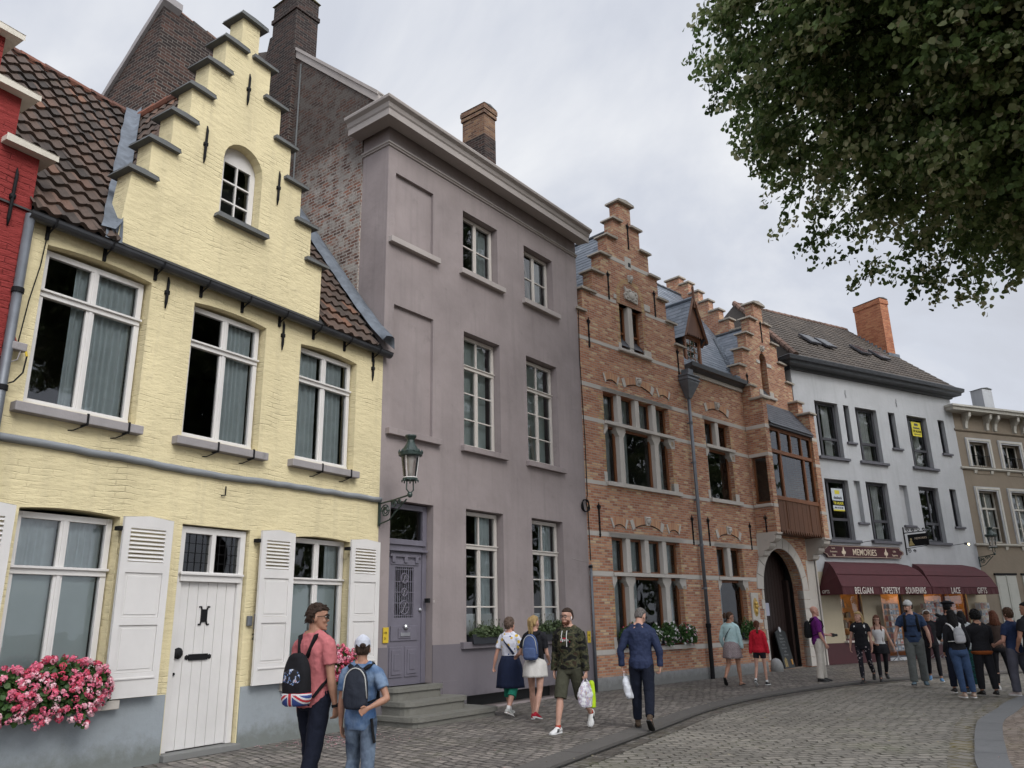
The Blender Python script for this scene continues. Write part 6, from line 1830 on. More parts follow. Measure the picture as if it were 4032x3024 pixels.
        kh = h / 1.75 * (.9 if female else 1.0)
        pe = wrp + hd * .088 * kh
        loftv(body, [(wrp - hd * .01, tdir, pn, .024 * kh, .017 * kh), (wrp + hd * .02 * kh, tdir, pn, .030 * kh, .016 * kh), (wrp + hd * .06 * kh, tdir, pn, .040 * kh, .014 * kh), (pe, tdir, pn, .038 * kh, .012 * kh)], 12)
        for fi, (off_, ln) in enumerate(((.030, .070), (.011, .078), (-.010, .073), (-.029, .058))):
            p0 = pe + tdir * off_ * kh - hd * .006; pts = [p0]; d_ = hd + tdir * off_ * 1.5
            d_.normalize(); q_ = Matrix.Rotation(0, 3, tdir)
            ang = R(cu) * (1 + fi * .1); cur = d_
            for sg in (.42, .32, .26):
                axis = cur.cross(pn).normalized() if cur.cross(pn).length > 1e-3 else tdir
                cur = (cur * math.cos(ang) + pn * math.sin(ang)).normalized() if sg == .42 else (Matrix.Rotation(ang, 3, axis) @ cur)
                pts.append(pts[-1] + cur * ln * sg * kh)
            body.tube(pts, [.0098 * kh, .0092 * kh, .0086 * kh, .0072 * kh], 8)
        tb = wrp + hd * .025 * kh + tdir * .024 * kh
        td1 = (hd * .75 + tdir * .6 + pn * .25).normalized(); td2 = (hd * .9 + tdir * .15 + pn * .35).normalized()
        body.tube([tb, tb + td1 * .038 * kh, tb + td1 * .038 * kh + td2 * .036 * kh, tb + td1 * .038 * kh + td2 * .058 * kh], [.013 * kh, .011 * kh, .0095 * kh, .0075 * kh], 8)
        arms[s] = dict(sh=sh_, el=el, wr=wrp, ud=ud, fd=fd, palm=(wrp + hd * .07 * kh), pn=pn, td=tdir, hd=hd, k=k, grip=wrp + hd * .085 * kh + pn * .02)
    # ---- legs mesh
    legs = {}
    kl = h / 1.75 * b * (1.0 if not female else .98)
    for s in (-1, 1):
        hip, kn_, an_, fr = LG[s]; hip, kn_, an_ = hip + P, kn_ + P, an_ + P
        d1 = (kn_ - hip); d2 = (an_ - kn_)
        bk = -(fr @ V((0, 1, 0)))
        body.tube([hip + V((0, 0, .03 * h)), hip, hip + d1 * .3, hip + d1 * .7, kn_, kn_ + d2 * .12, kn_ + d2 * .33 + bk * .006, kn_ + d2 * .6, kn_ + d2 * .9, an_], [.07 * kl, .086 * kl, .080 * kl, .062 * kl, .053 * kl, .050 * kl, .056 * kl, .045 * kl, .034 * kl, .036 * kl], 14)
        foot = [(an_ + fr @ V((0, yy * h, zz * h)), fr @ V((1, 0, 0)), fr @ V((0, 0, 1)), ww * h, hh2 * h) for yy, zz, ww, hh2 in ((-.04, -.03, .012, .014), (-.028, -.025, .018, .022), (.0, -.022, .019, .026), (.04, -.032, .023, .018), (.08, -.038, .026, .012), (.10, -.041, .018, .008))]
        loftv(body, foot, 10)
        legs[s] = (hip, kn_, an_, fr)
    o = body.build('person', skin, None, smooth=True)
    o.location = (pos[0], pos[1], z); o.rotation_euler = (0, 0, -R(az))
    tag(o, label, 'person', 'people walking and standing in the street')
    finish(o, vox, 0, None, 3)
    J = dict(T=T, HP=HP, HM=HM, hs=hs, h=h, arms=arms, legs=legs, P=P, TR=TR, ex=ex, ey=ey, ez=ez, o=o, hx=hx, hy=hy, hz=hz, hh=hh, vox=vox, b=b, pos=(pos[0], pos[1], z), az=az)
    # eyes, mouth
    if face:
        e1 = MB(); e2 = MB(); e3 = MB()
        for s in (-1, 1):
            e1.ell(HP(s * .031, .079, .515), (.0125 * hs, .008 * hs, .0065 * hs), 8, 6, HM); e2.ell(HP(s * .031, .0855, .515), (.006 * hs, .004 * hs, .006 * hs), 8, 6, HM)
        for s in (-1, 1):
            ee = MB(); ee.ell(HP(s * .031, .079, .515), (.0125 * hs, .008 * hs, .0065 * hs), 8, 6, HM); ee.build('eye', plain('eye_white', (.55, .53, .50), .3, .02), o, smooth=True)
            ee = MB(); ee.ell(HP(s * .031, .0855, .515), (.006 * hs, .004 * hs, .006 * hs), 8, 6, HM); ee.build('iris', plain('eye_iris', (.03, .02, .015), .2, .02), o, smooth=True)
            ee = MB(); ee.tube([HP(s * .014, .091, .60), HP(s * .034, .092, .625), HP(s * .052, .080, .605)], [.003 * hs, .004 * hs, .002 * hs], 5); ee.build('eyebrow', hair[1], o)
        ee = MB(); ee.ell(HP(0, .0945, .205), (.021 * hs, .007 * hs, .0045 * hs), 8, 5, HM); ee.build('lips', plain('lip', (.34, .12, .10), .5, .05), o, smooth=True)
    # ---- bottom
    kind, mat_ = bottom[:2]
    c = MB(); ins = .012
    if kind in ('jeans', 'leggings', 'loose', 'shorts', 'short_shorts', 'capri'):
        ex_ = {'jeans': (.100, .090, .076, .070, .060), 'leggings': (.094, .074, .059, .061, .042), 'loose': (.108, .098, .084, .080, .080), 'shorts': (.106, .102, .094, .09, .09), 'short_shorts': (.104, .104, .09, .09, .09), 'capri': (.102, .092, .080, .084, .084)}[kind]
        upto = {'jeans': .97, 'leggings': .94, 'loose': 1.02, 'shorts': .53, 'short_shorts': .20, 'capri': .70}[kind]
        for s in (-1, 1):
            hip, kn_, an_, fr = legs[s]; pts = []; rr_ = []
            for f in [i / 12 for i in range(13)]:
                g = f * upto
                p_ = hip + (kn_ - hip) * min(1, g * 2) if g <= .5 else kn_ + (an_ - kn_) * (g - .5) * 2
                r_ = np.interp(g, [0, .25, .5, .72, 1.0], ex_) * kl
                if kind == 'leggings' and .55 < g < .75: r_ *= 1.0
                pts.append(p_); rr_.append(r_)
            pts = [hip + V((-s * .012, 0, .05 * h))] + pts; rr_ = [ex_[0] * kl * .9] + rr_
            c.tube(pts, rr_, 18)
        torso(c, .013, -1, .05)
        bo = c.build('trousers' if kind not in ('shorts', 'short_shorts') else 'shorts', mat_, o, smooth=True)
        finish(bo, vox * 1.25, .017 * h / 1.75 if kind != 'leggings' else .006, None, 2)
    elif kind in ('skirt', 'wrap'):
        z0 = .09; L_ = bottom[2]; fl = bottom[3]
        secs = []; n = 40; vs = []; fs = []
        mid = (legs[-1][1] + legs[1][1]) / 2
        sp_ = abs((legs[-1][1] - legs[1][1]).y) * .5
        for j in range(11):
            f = j / 10; zz = P.z + z0 * h - f * L_ * h
            cx_ = P.x; cy_ = P.y + (mid.y - P.y) * min(1, max(0, (f - .15))) 
            rx_ = (.078 + .035 * min(1, f * 3) + fl * f) * h * b; ry_ = (.062 + .03 * min(1, f * 3) + fl * f * .8) * h * b + sp_ * f
            for k in range(n):
                a = 2 * math.pi * k / n; w_ = 1 + .05 * f * math.sin(a * 7 + 1) + .03 * f * math.sin(a * 11)
                vs.append(V((cx_ + rx_ * w_ * math.cos(a), cy_ + ry_ * w_ * math.sin(a), zz - (bottom[4](a) * f * h if len(bottom) > 4 else 0))))
        for j in range(10):
            for k in range(n): fs.append((j * n + k, j * n + (k + 1) % n, (j + 1) * n + (k + 1) % n, (j + 1) * n + k))
        c.add(vs, fs); so_ = c.build('skirt', mat_, o, smooth=True)
        sd_ = so_.modifiers.new('thick', 'SOLIDIFY'); sd_.thickness = .006
    # ---- top
    kind, mat_ = top[:2]; hem = top[2] if len(top) > 2 else -.02; belly = top[3] if len(top) > 3 else 0
    c = MB(); fit = {'tee': .020, 'shirt': .022, 'hoodie': .034, 'tank': .008, 'long': .012, 'cardigan': .022}[kind]
    secs = []
    zs_ = [hem, (hem + .03) / 2, .03, .08, .12, .18, .240, .285, .306]
    lo_, rxs, rys, yos = zip(*[(t[0], t[1], t[2], t[3]) for t in tor])
    for zf in zs_:
        bl = belly * math.exp(-((zf - .08) / .06) ** 2)
        secs.append((T(0, float(np.interp(zf, lo_, yos)) + bl * .5, zf), ex, ey, (max(float(np.interp(zf, lo_, rxs)), .078 if kind in ('tee', 'shirt', 'hoodie', 'cardigan') else 0)) * h * b + fit + .004, (float(np.interp(zf, lo_, rys)) + bl) * h * b + fit))
    wn_ = .056 if kind != 'tank' else .06
    if kind != 'tank':
        secs.append((T(0, -.008, .322), ex, ey, wn_ * h + .008, .044 * h + .008)); secs.append((T(0, -.008, .343), ex, ey, .040 * h + .010, .038 * h + .010))
        for s in (-1, 1): c.tube([T(s * .03, -.012, .335), T(s * .06, -.012, .314), T(s * .094, -.008, .288)], [.026 * h + fit * .6, .027 * h + fit * .6, .031 * h + fit * .6], 12)
    else:
        secs = secs[:-1]
    loftv(c, secs, 22)
    sl = {'tee': .62, 'shirt': 1.94, 'hoodie': 1.96, 'tank': 0, 'long': 1.95, 'cardigan': 1.9}[kind]
    if len(top) > 4: sl = top[4]
    for s in (-1, 1):
        A = arms[s]; k = A['k']
        if kind == 'tank':
            c.tube([T(s * .055, .045, .22), T(s * .062, .02, .30), T(s * .058, -.02, .315), T(s * .05, -.055, .24)], .012, 6)
            continue
        pts = []; rr_ = []
        for f in [i / 10 for i in range(11)]:
            g = f * sl
            p_ = A['sh'] + A['ud'] * .17 * h * g if g <= 1 else A['el'] + A['fd'] * .142 * h * (g - 1)
            base_ = np.interp(g, [0, .3, .8, 1, 1.3, 1.8, 2], [.055, .056, .05, .045, .045, .034, .030]) * k
            pts.append(p_); rr_.append(base_ + {'tee': .012, 'shirt': .009, 'hoodie': .022, 'long': .006, 'cardigan': .012}[kind] * (1.15 if kind == 'tee' else 1))
        pts = [A['sh'] - A['ud'] * .01 - ex * s * .03] + pts; rr_ = [rr_[0] * .9] + rr_
        c.tube(pts, rr_, 16)
    if kind == 'hoodie':
        loftv(c, [(T(0, -.045, .285), ex, ez, .03, .02), (T(0, -.050, .305), ex, ez, .075, .045), (T(0, -.040, .345), ex, (ey * .6 + ez).normalized(), .075, .03), (T(0, -.02, .36), ex, ey, .065, .05)], 14)
        c.tube([T(.055, -.02, .345), T(.06, .025, .325), T(.02, .062, .30), T(-.02, .062, .30), T(-.06, .025, .325), T(-.055, -.02, .345)], .022, 8)
    if kind == 'shirt':
        c.tube([T(.04, -.01, .345), T(.035, .032, .338), T(.0, .045, .322), T(-.035, .032, .338), T(-.04, -.01, .345), T(0, -.046, .35), T(.04, -.01, .345)], .017, 8)
    to = c.build({'tee': 't_shirt', 'shirt': 'shirt', 'hoodie': 'hoodie', 'tank': 'top', 'long': 'top', 'cardigan': 'cardigan'}[kind], mat_, o, smooth=True)
    finish(to, vox * 1.25, {'tee': .026, 'shirt': .030, 'hoodie': .030, 'tank': .010, 'long': .012, 'cardigan': .020}[kind] * (h / 1.75), None, 2)
    J['top'] = to
    # ---- hair
    hairdo(J, *hair)
    # ---- shoes
    for s in (-1, 1):
        hip, kn_, an_, fr = legs[s]
        shoe(o, an_, fr, h * (1.0 if not female else .95), *shoes)
    if extra: extra(J)
    PEOPLE.append(J)
    return J
def _nose(HP):
    vs = [HP(0, .086, .56), HP(-.010, .084, .50), HP(.010, .084, .50), HP(-.017, .084, .335), HP(.017, .084, .335), HP(0, .117, .365), HP(0, .100, .48), HP(0, .092, .31)]
    # closed wedge
    vs += [HP(0, .06, .45)]
    return vs, [(0, 1, 6), (0, 6, 2), (1, 3, 5, 6), (6, 5, 4, 2), (3, 7, 5), (5, 7, 4), (0, 8, 1), (0, 2, 8), (1, 8, 3), (2, 4, 8), (3, 8, 7), (4, 7, 8)]
def shoe(o, an, fr, h, kind, mat_, sole=None, sock=None):
    sole = sole or M_white
    X, Y, Z = fr @ V((1, 0, 0)), fr @ V((0, 1, 0)), fr @ V((0, 0, 1))
    pt = lambda x, y, z_: an + X * x * h + Y * y * h + Z * z_ * h
    m_ = MB()
    ol = [(-.010, -.046), (.010, -.046), (.020, -.035), (.022, 0), (.025, .04), (.029, .075), (.024, .100), (.010, .112), (-.008, .112), (-.022, .100), (-.027, .075), (-.023, .04), (-.020, 0), (-.020, -.035)]
    n = len(ol)
    if kind != 'sandal':
        secs = [(pt(0, -.044, -.03), X, Z, .010 * h, .012 * h), (pt(0, -.036, -.026), X, Z, .020 * h, .020 * h), (pt(0, -.015, -.018 if kind != 'boot' else -.005), X, Z, .022 * h, .027 * h), (pt(0, .015, -.024), X, Z, .0235 * h, .025 * h), (pt(0, .05, -.033), X, Z, .026 * h, .019 * h), (pt(0, .082, -.039), X, Z, .027 * h, .0125 * h), (pt(0, .102, -.042), X, Z, .020 * h, .009 * h), (pt(0, .112, -.044), X, Z, .008 * h, .004 * h)]
        loftv(m_, secs, 14)
        if kind == 'boot': m_.tube([pt(0, -.01, -.02), pt(0, -.008, .01), pt(0, -.006, .05)], [.024 * h, .026 * h, .028 * h], 12)
    else:
        for y_ in (.06, .02): m_.tube([pt(-.026, y_, -.04), pt(-.01, y_, -.012 - y_ * .25), pt(.01, y_, -.012 - y_ * .25), pt(.026, y_, -.04)], .008 * h * .6, 6)
        m_.tube([pt(-.02, -.03, -.03), pt(0, -.045, -.01), pt(.02, -.03, -.03)], .005, 5)
    so = m_.build('shoe', mat_, o, smooth=True)
    s_ = MB(); t = .011 if kind != 'boot' else .008
    s_.add([pt(x * 1.05, y, -.0520) for x, y in ol] + [pt(x * 1.05, y, -.052 + t) for x, y in ol], [tuple(range(n))[::-1], tuple(range(n, 2 * n))] + [(i, (i + 1) % n, n + (i + 1) % n, n + i) for i in range(n)])
    s_.build('sole', sole, so)
    if kind == 'sneaker3':
        q = MB()
        for sx in (-1, 1):
            for i in range(3):
                y0 = .022 + i * .012; q.add([pt(sx * .0262, y0 + .006, -.040), pt(sx * .0262, y0 + .0125, -.040), pt(sx * .0225, y0 - .004, -.014), pt(sx * .0225, y0 - .0105, -.014), pt(sx * .0285, y0 + .006, -.040), pt(sx * .0285, y0 + .0125, -.040), pt(sx * .0248, y0 - .004, -.013), pt(sx * .0248, y0 - .0105, -.013)], [(0, 1, 2, 3), (4, 5, 6, 7), (0, 3, 7, 4), (1, 2, 6, 5), (3, 2, 6, 7)])
        q.build('shoe_stripes', M_black, so)
    if kind in ('sneaker3', 'sneaker'):
        q = MB(); q.tube([pt(-.010, .030, -.012), pt(.012, .036, -.014), pt(-.012, .044, -.018), pt(.012, .05, -.02)], .004 * h * .6, 5); q.build('shoelace', M_white, so)
    if sock: 
        q = MB(); q.tube([pt(0, -.004, -.02), pt(0, -.003, sock[1])], [.0225 * h, .0225 * h], 12); q.build('sock', sock[0], o, smooth=True)
def hairdo(J, kind, mat_, *a):
    HP, HM, hs, o, h = J['HP'], J['HM'], J['hs'], J['o'], J['h']; hx, hy, hz = J['hx'], J['hy'], J['hz']; rr = random.Random(int(h * 1000))
    if kind == 'bald': return
    m_ = MB()
    def cap_(k=1.10, nape=.24, front=.80):
        secs = []
        prof = [(nape, .060, -.030, -.080), (.34, .068, -.022, -.094), (.46, .073, -.018, -.101), (.56, .076, .000, -.104), (.66, .079, .040, -.106), (front - .06, .078, .085, -.105), (front + .02, .074, .093, -.100), (.90, .064, .076, -.088), (.985, .045, .045, -.065), (1.05, .016, .008, -.035)]
        for zf, w_, yf, yb in prof:
            w2, yf2, yb2 = w_ * k / 1.08, yf * (k / 1.08 if yf > .05 else 1), yb * k / 1.08
            secs.append((HP(0, (yf2 + yb2) / 2, zf), hx, hy, w2 * hs, (yf2 - yb2) / 2 * hs))
        loftv(m_, secs, 22)
    def strands(pts_list, rad=.006, n=5):
        for pts in pts_list: m_.tube(pts, [rad * 1.1] + [rad] * (len(pts) - 2) + [rad * .3], n)
    if kind == 'short':
        cap_(1.07)
        for _ in range(150):
            a_ = rr.uniform(-math.pi, math.pi); zf = rr.uniform(.30, 1.0)
            fr_ = math.sin(a_)
            if fr_ > .1 and zf < .76: continue
            k_ = math.sqrt(max(0, 1 - ((zf - .58) / .50) ** 2)) if zf > .58 else 1 - (.58 - zf) * .35
            p = HP(.075 * math.cos(a_) * k_, -.008 + .095 * math.sin(a_) * k_, zf)
            flow = (hx * math.cos(a_) * .5 + hy * (math.sin(a_) * .5 + (.5 if zf > .75 else 0)) - hz * (.8 if zf < .8 else .15) + hx * rr.uniform(-.4, .4)).normalized()
            o_ = (hx * math.cos(a_) * k_ + hy * math.sin(a_) * k_ + hz * (1.1 - k_)).normalized()
            L_ = rr.uniform(.020, .036) * hs
            m_.tube([p, p + flow * L_ * .5 + o_ * .001, p + flow * L_ + o_ * rr.uniform(-.004, .004)], [.009, .007, .002], 5)
        m2 = m_.build('hair', mat_, o, smooth=True); finish(m2, J['vox'] * .62, .010, CLOUD2, 0)
        return
    if kind == 'under':
        loftv(m_, [(HP(0, (yf + yb) / 2, zf), hx, hy, w_ * hs, (yf - yb) / 2 * hs) for zf, w_, yf, yb in ((.22, .058, -.03, -.078), (.34, .069, -.02, -.094), (.48, .073, -.01, -.099), (.66, .074, .01, -.098), (.80, .06, .0, -.08))], 20)
        m2 = m_.build('hair', mat_, o, smooth=True); finish(m2, J['vox'], .006, CLOUD2, 1); return
    if kind == 'crop':
        cap_(1.04, .28, .84)
        m2 = m_.build('hair', mat_, o, smooth=True); finish(m2, J['vox'], .008, CLOUD2, 1); return
    if kind == 'curly':
        cap_(1.12, .16)
        for _ in range(150):
            th = rr.uniform(-.15, 1.0) * math.pi / 1.0; ph = rr.random() * 2 * math.pi
            u_ = rr.uniform(-.55, 1); r_ = math.sqrt(1 - u_ * u_ if abs(u_) < 1 else 0)
            x, y, z_ = r_ * math.cos(ph), r_ * math.sin(ph), u_
            if y > .45 and z_ < .45: continue
            k = a[0] if a else 1.0
            m_.ell(HP(x * .085 * k, -.012 + y * .10 * k, .60 + z_ * .50 * k), (.022 * hs,) * 3, 6, 4)
        m2 = m_.build('hair', mat_, o, smooth=True); finish(m2, J['vox'] * .9, .012, CLOUD2, 1); return
    if kind in ('long', 'bob'):
        cap_(1.12, .10)
        L_ = a[0]
        for i in range(46):
            f = i / 45; an = math.pi * (.02 + f * .96) * 1.0
            x, y = .078 * math.cos(an), -.02 - .085 * math.sin(an)
            if rr.random() < .5: x *= .9; y *= .93
            p = HP(x, y, .62); L2 = L_ * rr.uniform(.85, 1.05)
            pts = [p]
            for j in range(1, 6):
                g = j / 5
                back = -.012 * math.sin(g * 3)
                pts.append(p + V((0, 0, -1)) * L2 * g + hy * (back + rr.uniform(-.006, .006)) + hx * (x * .35 * g + rr.uniform(-.006, .006)) - hy * (.02 * g if y < -.05 else -.01 * g))
            strands([pts], .015 * hs, 6)
        m2 = m_.build('hair', mat_, o, smooth=True); finish(m2, J['vox'] * 1.1, .012, CLOUD2, 1)
        if len(a) > 1:  # front locks over the shoulders
            q = MB()
            for s in (-1, 1):
                for i in range(9):
                    p = HP(s * (.066 + .002 * i), .03 - i * .007, .66)
                    q.tube([p, HP(s * .082, .045, .30), HP(s * .08, .065, -.05) , HP(s * (.062 + .003 * i), .085, -.45), HP(s * (.055 + .004 * i), .085 + .002 * i, -a[1] * rr.uniform(.85, 1.1))], [.008, .012, .013, .012, .003], 6)
            m3 = q.build('hair_locks', mat_, o, smooth=True); finish(m3, J['vox'], .008, CLOUD2, 1)
        return
    if kind in ('ponytail', 'braid', 'bun'):
        cap_(1.05, .26)
        m2 = m_.build('hair', mat_, o, smooth=True); finish(m2, J['vox'], .010, CLOUD2, 1)
        q = MB()
        if kind == 'ponytail':
            for i in range(22):
                a1 = rr.uniform(-1, 1); b1 = rr.uniform(-1, 1); L_ = a[0] * rr.uniform(.85, 1.05)
                q.tube([HP(0, -.10, .86), HP(.016 * a1, -.135 + .01 * b1, .88), HP(.035 * a1, -.15 + .02 * b1, .66), HP(.045 * a1, -.135 + .02 * b1, .3), HP(.035 * a1, -.125 + .015 * b1, .66 - L_)], [.006, .012, .014, .013, .003], 6)
        elif kind == 'braid':
            for i in range(9):
                for s in (-1, 1): q.ell(HP(s * .012 + .02, -.105 - .004 * i, .62 - i * .12), (.020, .018, .022), 8, 5)
            q.tube([HP(.02, -.13, -.42), HP(.02, -.14, -.60)], [.014, .004], 6)
        else:
            q.ell(HP(0, -.09, .95), (.045, .045, .04), 10, 7)
        m3 = q.build('ponytail', mat_, o, smooth=True); finish(m3, J['vox'] * .9, .008, CLOUD2, 1)
def glasses(J, mat_, sun=False, frame=None):
    HP = J['HP']; q = MB(); hs = J['hs']
    for s in (-1, 1):
        c_ = (HP(s * .033, .101, .53)); 
        pts = [HP(s * .033 + .026 * math.cos(t), .104 - .012 * abs(math.cos(t)) * (1 if s * math.cos(t) > 0 else .2), .525 + .085 * math.sin(t)) for t in [2 * math.pi * i / 12 for i in range(13)]]
        q.tube(pts, .0032, 5, cap=False)
        q.tube([HP(s * .060, .096, .55), HP(s * .074, .05, .53), HP(s * .077, -.01, .50)], .003, 5)
        if sun: q.add(pts[:-1], [tuple(range(12))]) ; q.slab([(0, 0), (.001, 0), (.001, .001)], [], 0, .0001) if False else None
    q.tube([HP(-.01, .107, .55), HP(.01, .107, .55)], .003, 5)
    q.build('sunglasses' if sun else 'glasses', mat_, J['o'])
def headwear(J, mat_, kind='cap', az=0, brim=True):
    HP = J['HP']; hx, hy, hz, hs = J['hx'], J['hy'], J['hz'], J['hs']
    c, s = math.cos(R(az)), math.sin(R(az))
    q = MB(); prof = [(.54, .081, .094, -.103), (.66, .084, .100, -.107), (.84, .078, .088, -.098), (.96, .060, .062, -.076), (1.06, .032, .028, -.045), (1.10, .008, .0, -.02)]
    loftv(q, [(HP(0, (yf + yb) / 2, zf), hx, hy, w_ * hs, (yf - yb) / 2 * hs) for zf, w_, yf, yb in prof], 22)
    if kind == 'flat':
        loftv(q, [(HP(0, .0, .80), hx, hy, .10 * hs, .13 * hs), (HP(0, .0, .86), hx, hy, .13 * hs, .16 * hs), (HP(0, -.01, .98), hx, hy, .11 * hs, .13 * hs), (HP(0, -.01, 1.05), hx, hy, .05, .06)], 20)
    co_ = q.build('cap', mat_, J['o'], smooth=True); finish(co_, J['vox'], 0, None, 2)
    if kind == 'cap' and brim:
        q = MB(); ring = []
        for i in range(9):
            t = math.pi * (i / 8); x, y = .07 * math.cos(t), .085 + .085 * math.sin(t)
            ring.append((x * c + y * s, -x * s + y * c))
        up = [HP(x, y - .01, .64 - .0) for x, y in ring]; dn = [HP(x, y - .01, .62) for x, y in ring]
        n = len(up); q.add(up + dn, [tuple(range(n)), tuple(range(n, 2 * n))[::-1]] + [(i, (i + 1) % n, n + (i + 1) % n, n + i) for i in range(n)])
        q.build('cap_brim', brim if brim is not True else mat_, J['o'])
def placed(J, name, label, cat, group=None):
    t = thing(name, label, cat, J['pos'], -R(J['az']), group); return t
def backpack(J, label, mat_, strapmat, w_=.15, hgt=.42, dep=.075, zc=.155, trim=None, strap_front=False, pocket=None):
    T, ex, ey, ez, h = J['T'], J['ex'], J['ey'], J['ez'], J['h']
    t = placed(J, 'backpack', label, 'backpack')
    yb = -.062 * h * J['b'] - .03
    C_ = T(0, 0, zc) + ey * (yb - dep)
    m_ = MB(); secs = []
    for f, k, kd in ((-.5, .62, .75), (-.47, .85, .95), (-.38, .97, 1.05), (-.15, 1.0, 1.08), (.12, .96, .98), (.32, .82, .8), (.44, .60, .62), (.5, .30, .4)):
        secs.append((C_ + ez * hgt * f, ex, ey, w_ * k, dep * kd, .72))
    loftv(m_, secs, 24); o = m_.build('bag_body', mat_, t, smooth=True); finish(o, .010, .010, CLOUD, 2)
    s_ = MB()
    for s in (-1, 1):
        sh_ = T(s * .055, 0, .318)
        s_.tube([C_ + ez * hgt * .40 + ex * s * .05 + ey * dep * .9, T(s * .058, -.050, .318) + ez * .012, T(s * .062, 0, .322) + ez * .030, T(s * .066, .055, .285) + ey * .02, T(s * .072, .066, .22) + ey * .024, T(s * .088, .03, .13) + ex * s * .02, C_ - ez * hgt * .36 + ex * s * w_ * .9 + ey * dep * .9], [.013, .016, .017, .017, .014, .010, .008], 8, sx=2.0)
    s_.build('strap', strapmat, t, smooth=True)
    q = MB(); q.tube([C_ + ez * hgt * .46 + ex * -.03 + ey * dep * .3, C_ + ez * hgt * .54 + ey * dep * .3, C_ + ez * hgt * .46 + ex * .03 + ey * dep * .3], .008, 5); q.build('handle', strapmat, t)
    if pocket:
        q = MB(); loftv(q, [(C_ + ez * hgt * f - ey * dep * .75, ex, ey, w_ * k, dep * .5 * k, .7) for f, k in ((-.45, .5), (-.40, .8), (-.2, .86), (-.05, .8), (.0, .5))], 20); po = q.build('front_pocket', pocket, t, smooth=True); finish(po, .010, .006, CLOUD, 1)
    if trim:
        q = MB(); pts = []
        for i in range(13):
            a_ = math.pi * i / 12; pts.append(C_ + ex * w_ * .86 * math.cos(a_) + ez * hgt * (.10 + .36 * math.sin(a_)) - ey * dep * .62)
        pts = [C_ + ex * w_ * .98 - ez * hgt * .25 - ey * dep * .5] + pts + [C_ - ex * w_ * .98 - ez * hgt * .25 - ey * dep * .5]
        q.tube(pts, .006, 6); q.build('piping', trim, t, smooth=True)
    J['pack'] = (t, C_, w_, hgt, dep)
    return t
def plastic_bag(J, s, label, mat_, hgt=.34, wd=.13, second=None, tilt=0.0):
    A = J['arms'][s]; g = A['palm'] + A['pn'] * .018
    t = placed(J, 'shopping_bag', label, 'bag')
    m_ = MB(); dn = V((tilt, .0, -1)).normalized(); X = V((.35, .94, 0)).normalized(); Yv = X.cross(dn).normalized()
    secs = []
    for f, k, d_ in ((.16, .30, .35), (.24, .60, .6), (.38, .85, .95), (.60, 1.0, 1.1), (.85, 1.02, 1.0), (.97, .8, .8), (1.0, .5, .5)):
        secs.append((g + dn * hgt * f, X, Yv, wd * k, .055 * d_, .8))
    loftv(m_, secs, 20); o = m_.build('bag_body', mat_, t, smooth=True); finish(o, .010, .03, CLOUD, 1)
    q = MB()
    for sx in (-1, 1):
        q.tube([g + X * sx * .01, g + dn * hgt * .10 + X * sx * .03, g + dn * hgt * .22 + X * sx * wd * .55], .007, 6, sx=2)
    q.build('bag_handle', mat_, t)
    if second:
        q = MB(); loftv(q, [(g + dn * hgt * f - X * wd * .78 + Yv * .01, X, Yv, .045 * k, .05 * k, .7) for f, k in ((.12, .5), (.2, .9), (.6, 1), (1.0, 1.0), (1.02, .5))], 14); so = q.build('inner_bag', second, t, smooth=True); finish(so, .010, .015, CLOUD, 1)
    return t
H_BR = hairmat('dark_brown_hair', (.045, .028, .020)); H_BL = hairmat('blonde_hair', (.42, .29, .13)); H_GY = hairmat('grey_hair', (.17, .155, .145))
H_GB = hairmat('grey_brown_hair', (.13, .09, .07)); H_BK = hairmat('black_hair', (.010, .009, .009)); H_AU = hairmat('auburn_hair', (.12, .045, .025)); H_MB = hairmat('brown_hair', (.085, .048, .03))
F_blk = fabric('black_cloth', (.014, .014, .017)); F_navy = fabric('navy_cloth', (.013, .019, .044)); F_jd = fabric('dark_jeans', (.0085, .011, .021), .2)
F_jb = fabric('blue_jeans', (.035, .062, .125), .25); F_str = fabric('strap_black', (.010, .010, .011), .1)
S_blk = plain('black_leather', (.012, .012, .012), .4, .1); S_wh = plain('white_leather', (.66, .66, .65), .45, .04)
def wrap_skirt(J, mat_, z0, L_, fl, name='tied_jacket', droop=None):
    P, h, b = J['P'], J['h'], J['b']; n = 40; vs = []; fs = []
    for j in range(11):
        f = j / 10
        for k in range(n):
            a = 2 * math.pi * k / n; w_ = 1 + .05 * f * math.sin(a * 7 + 1) + .03 * f * math.sin(a * 12)
            rx_ = (.088 + .030 * min(1, f * 3) + fl * f) * h * b; ry_ = (.074 + .028 * min(1, f * 3) + fl * f) * h * b
            zz = P.z + z0 * h - f * L_ * h - (droop(a) * f * h if droop else 0)
            vs.append(V((rx_ * w_ * math.cos(a), ry_ * w_ * math.sin(a), zz)))
    for j in range(10):
        for k in range(n): fs.append((j * n + k, j * n + (k + 1) % n, (j + 1) * n + (k + 1) % n, (j + 1) * n + k))
    q = MB(); q.add(vs, fs); so_ = q.build(name, mat_, J['o'], smooth=True); s_ = so_.modifiers.new('thick', 'SOLIDIFY'); s_.thickness = .006
def strap(J, mat_, a, b_, rad=.009, name='cross_strap', mid=None):
    q = MB(); q.tube([J['T'](*p) for p in ([a] + (mid or []) + [b_])], rad, 6, sx=2.0); return q.build(name, mat_, J['o'], smooth=True)

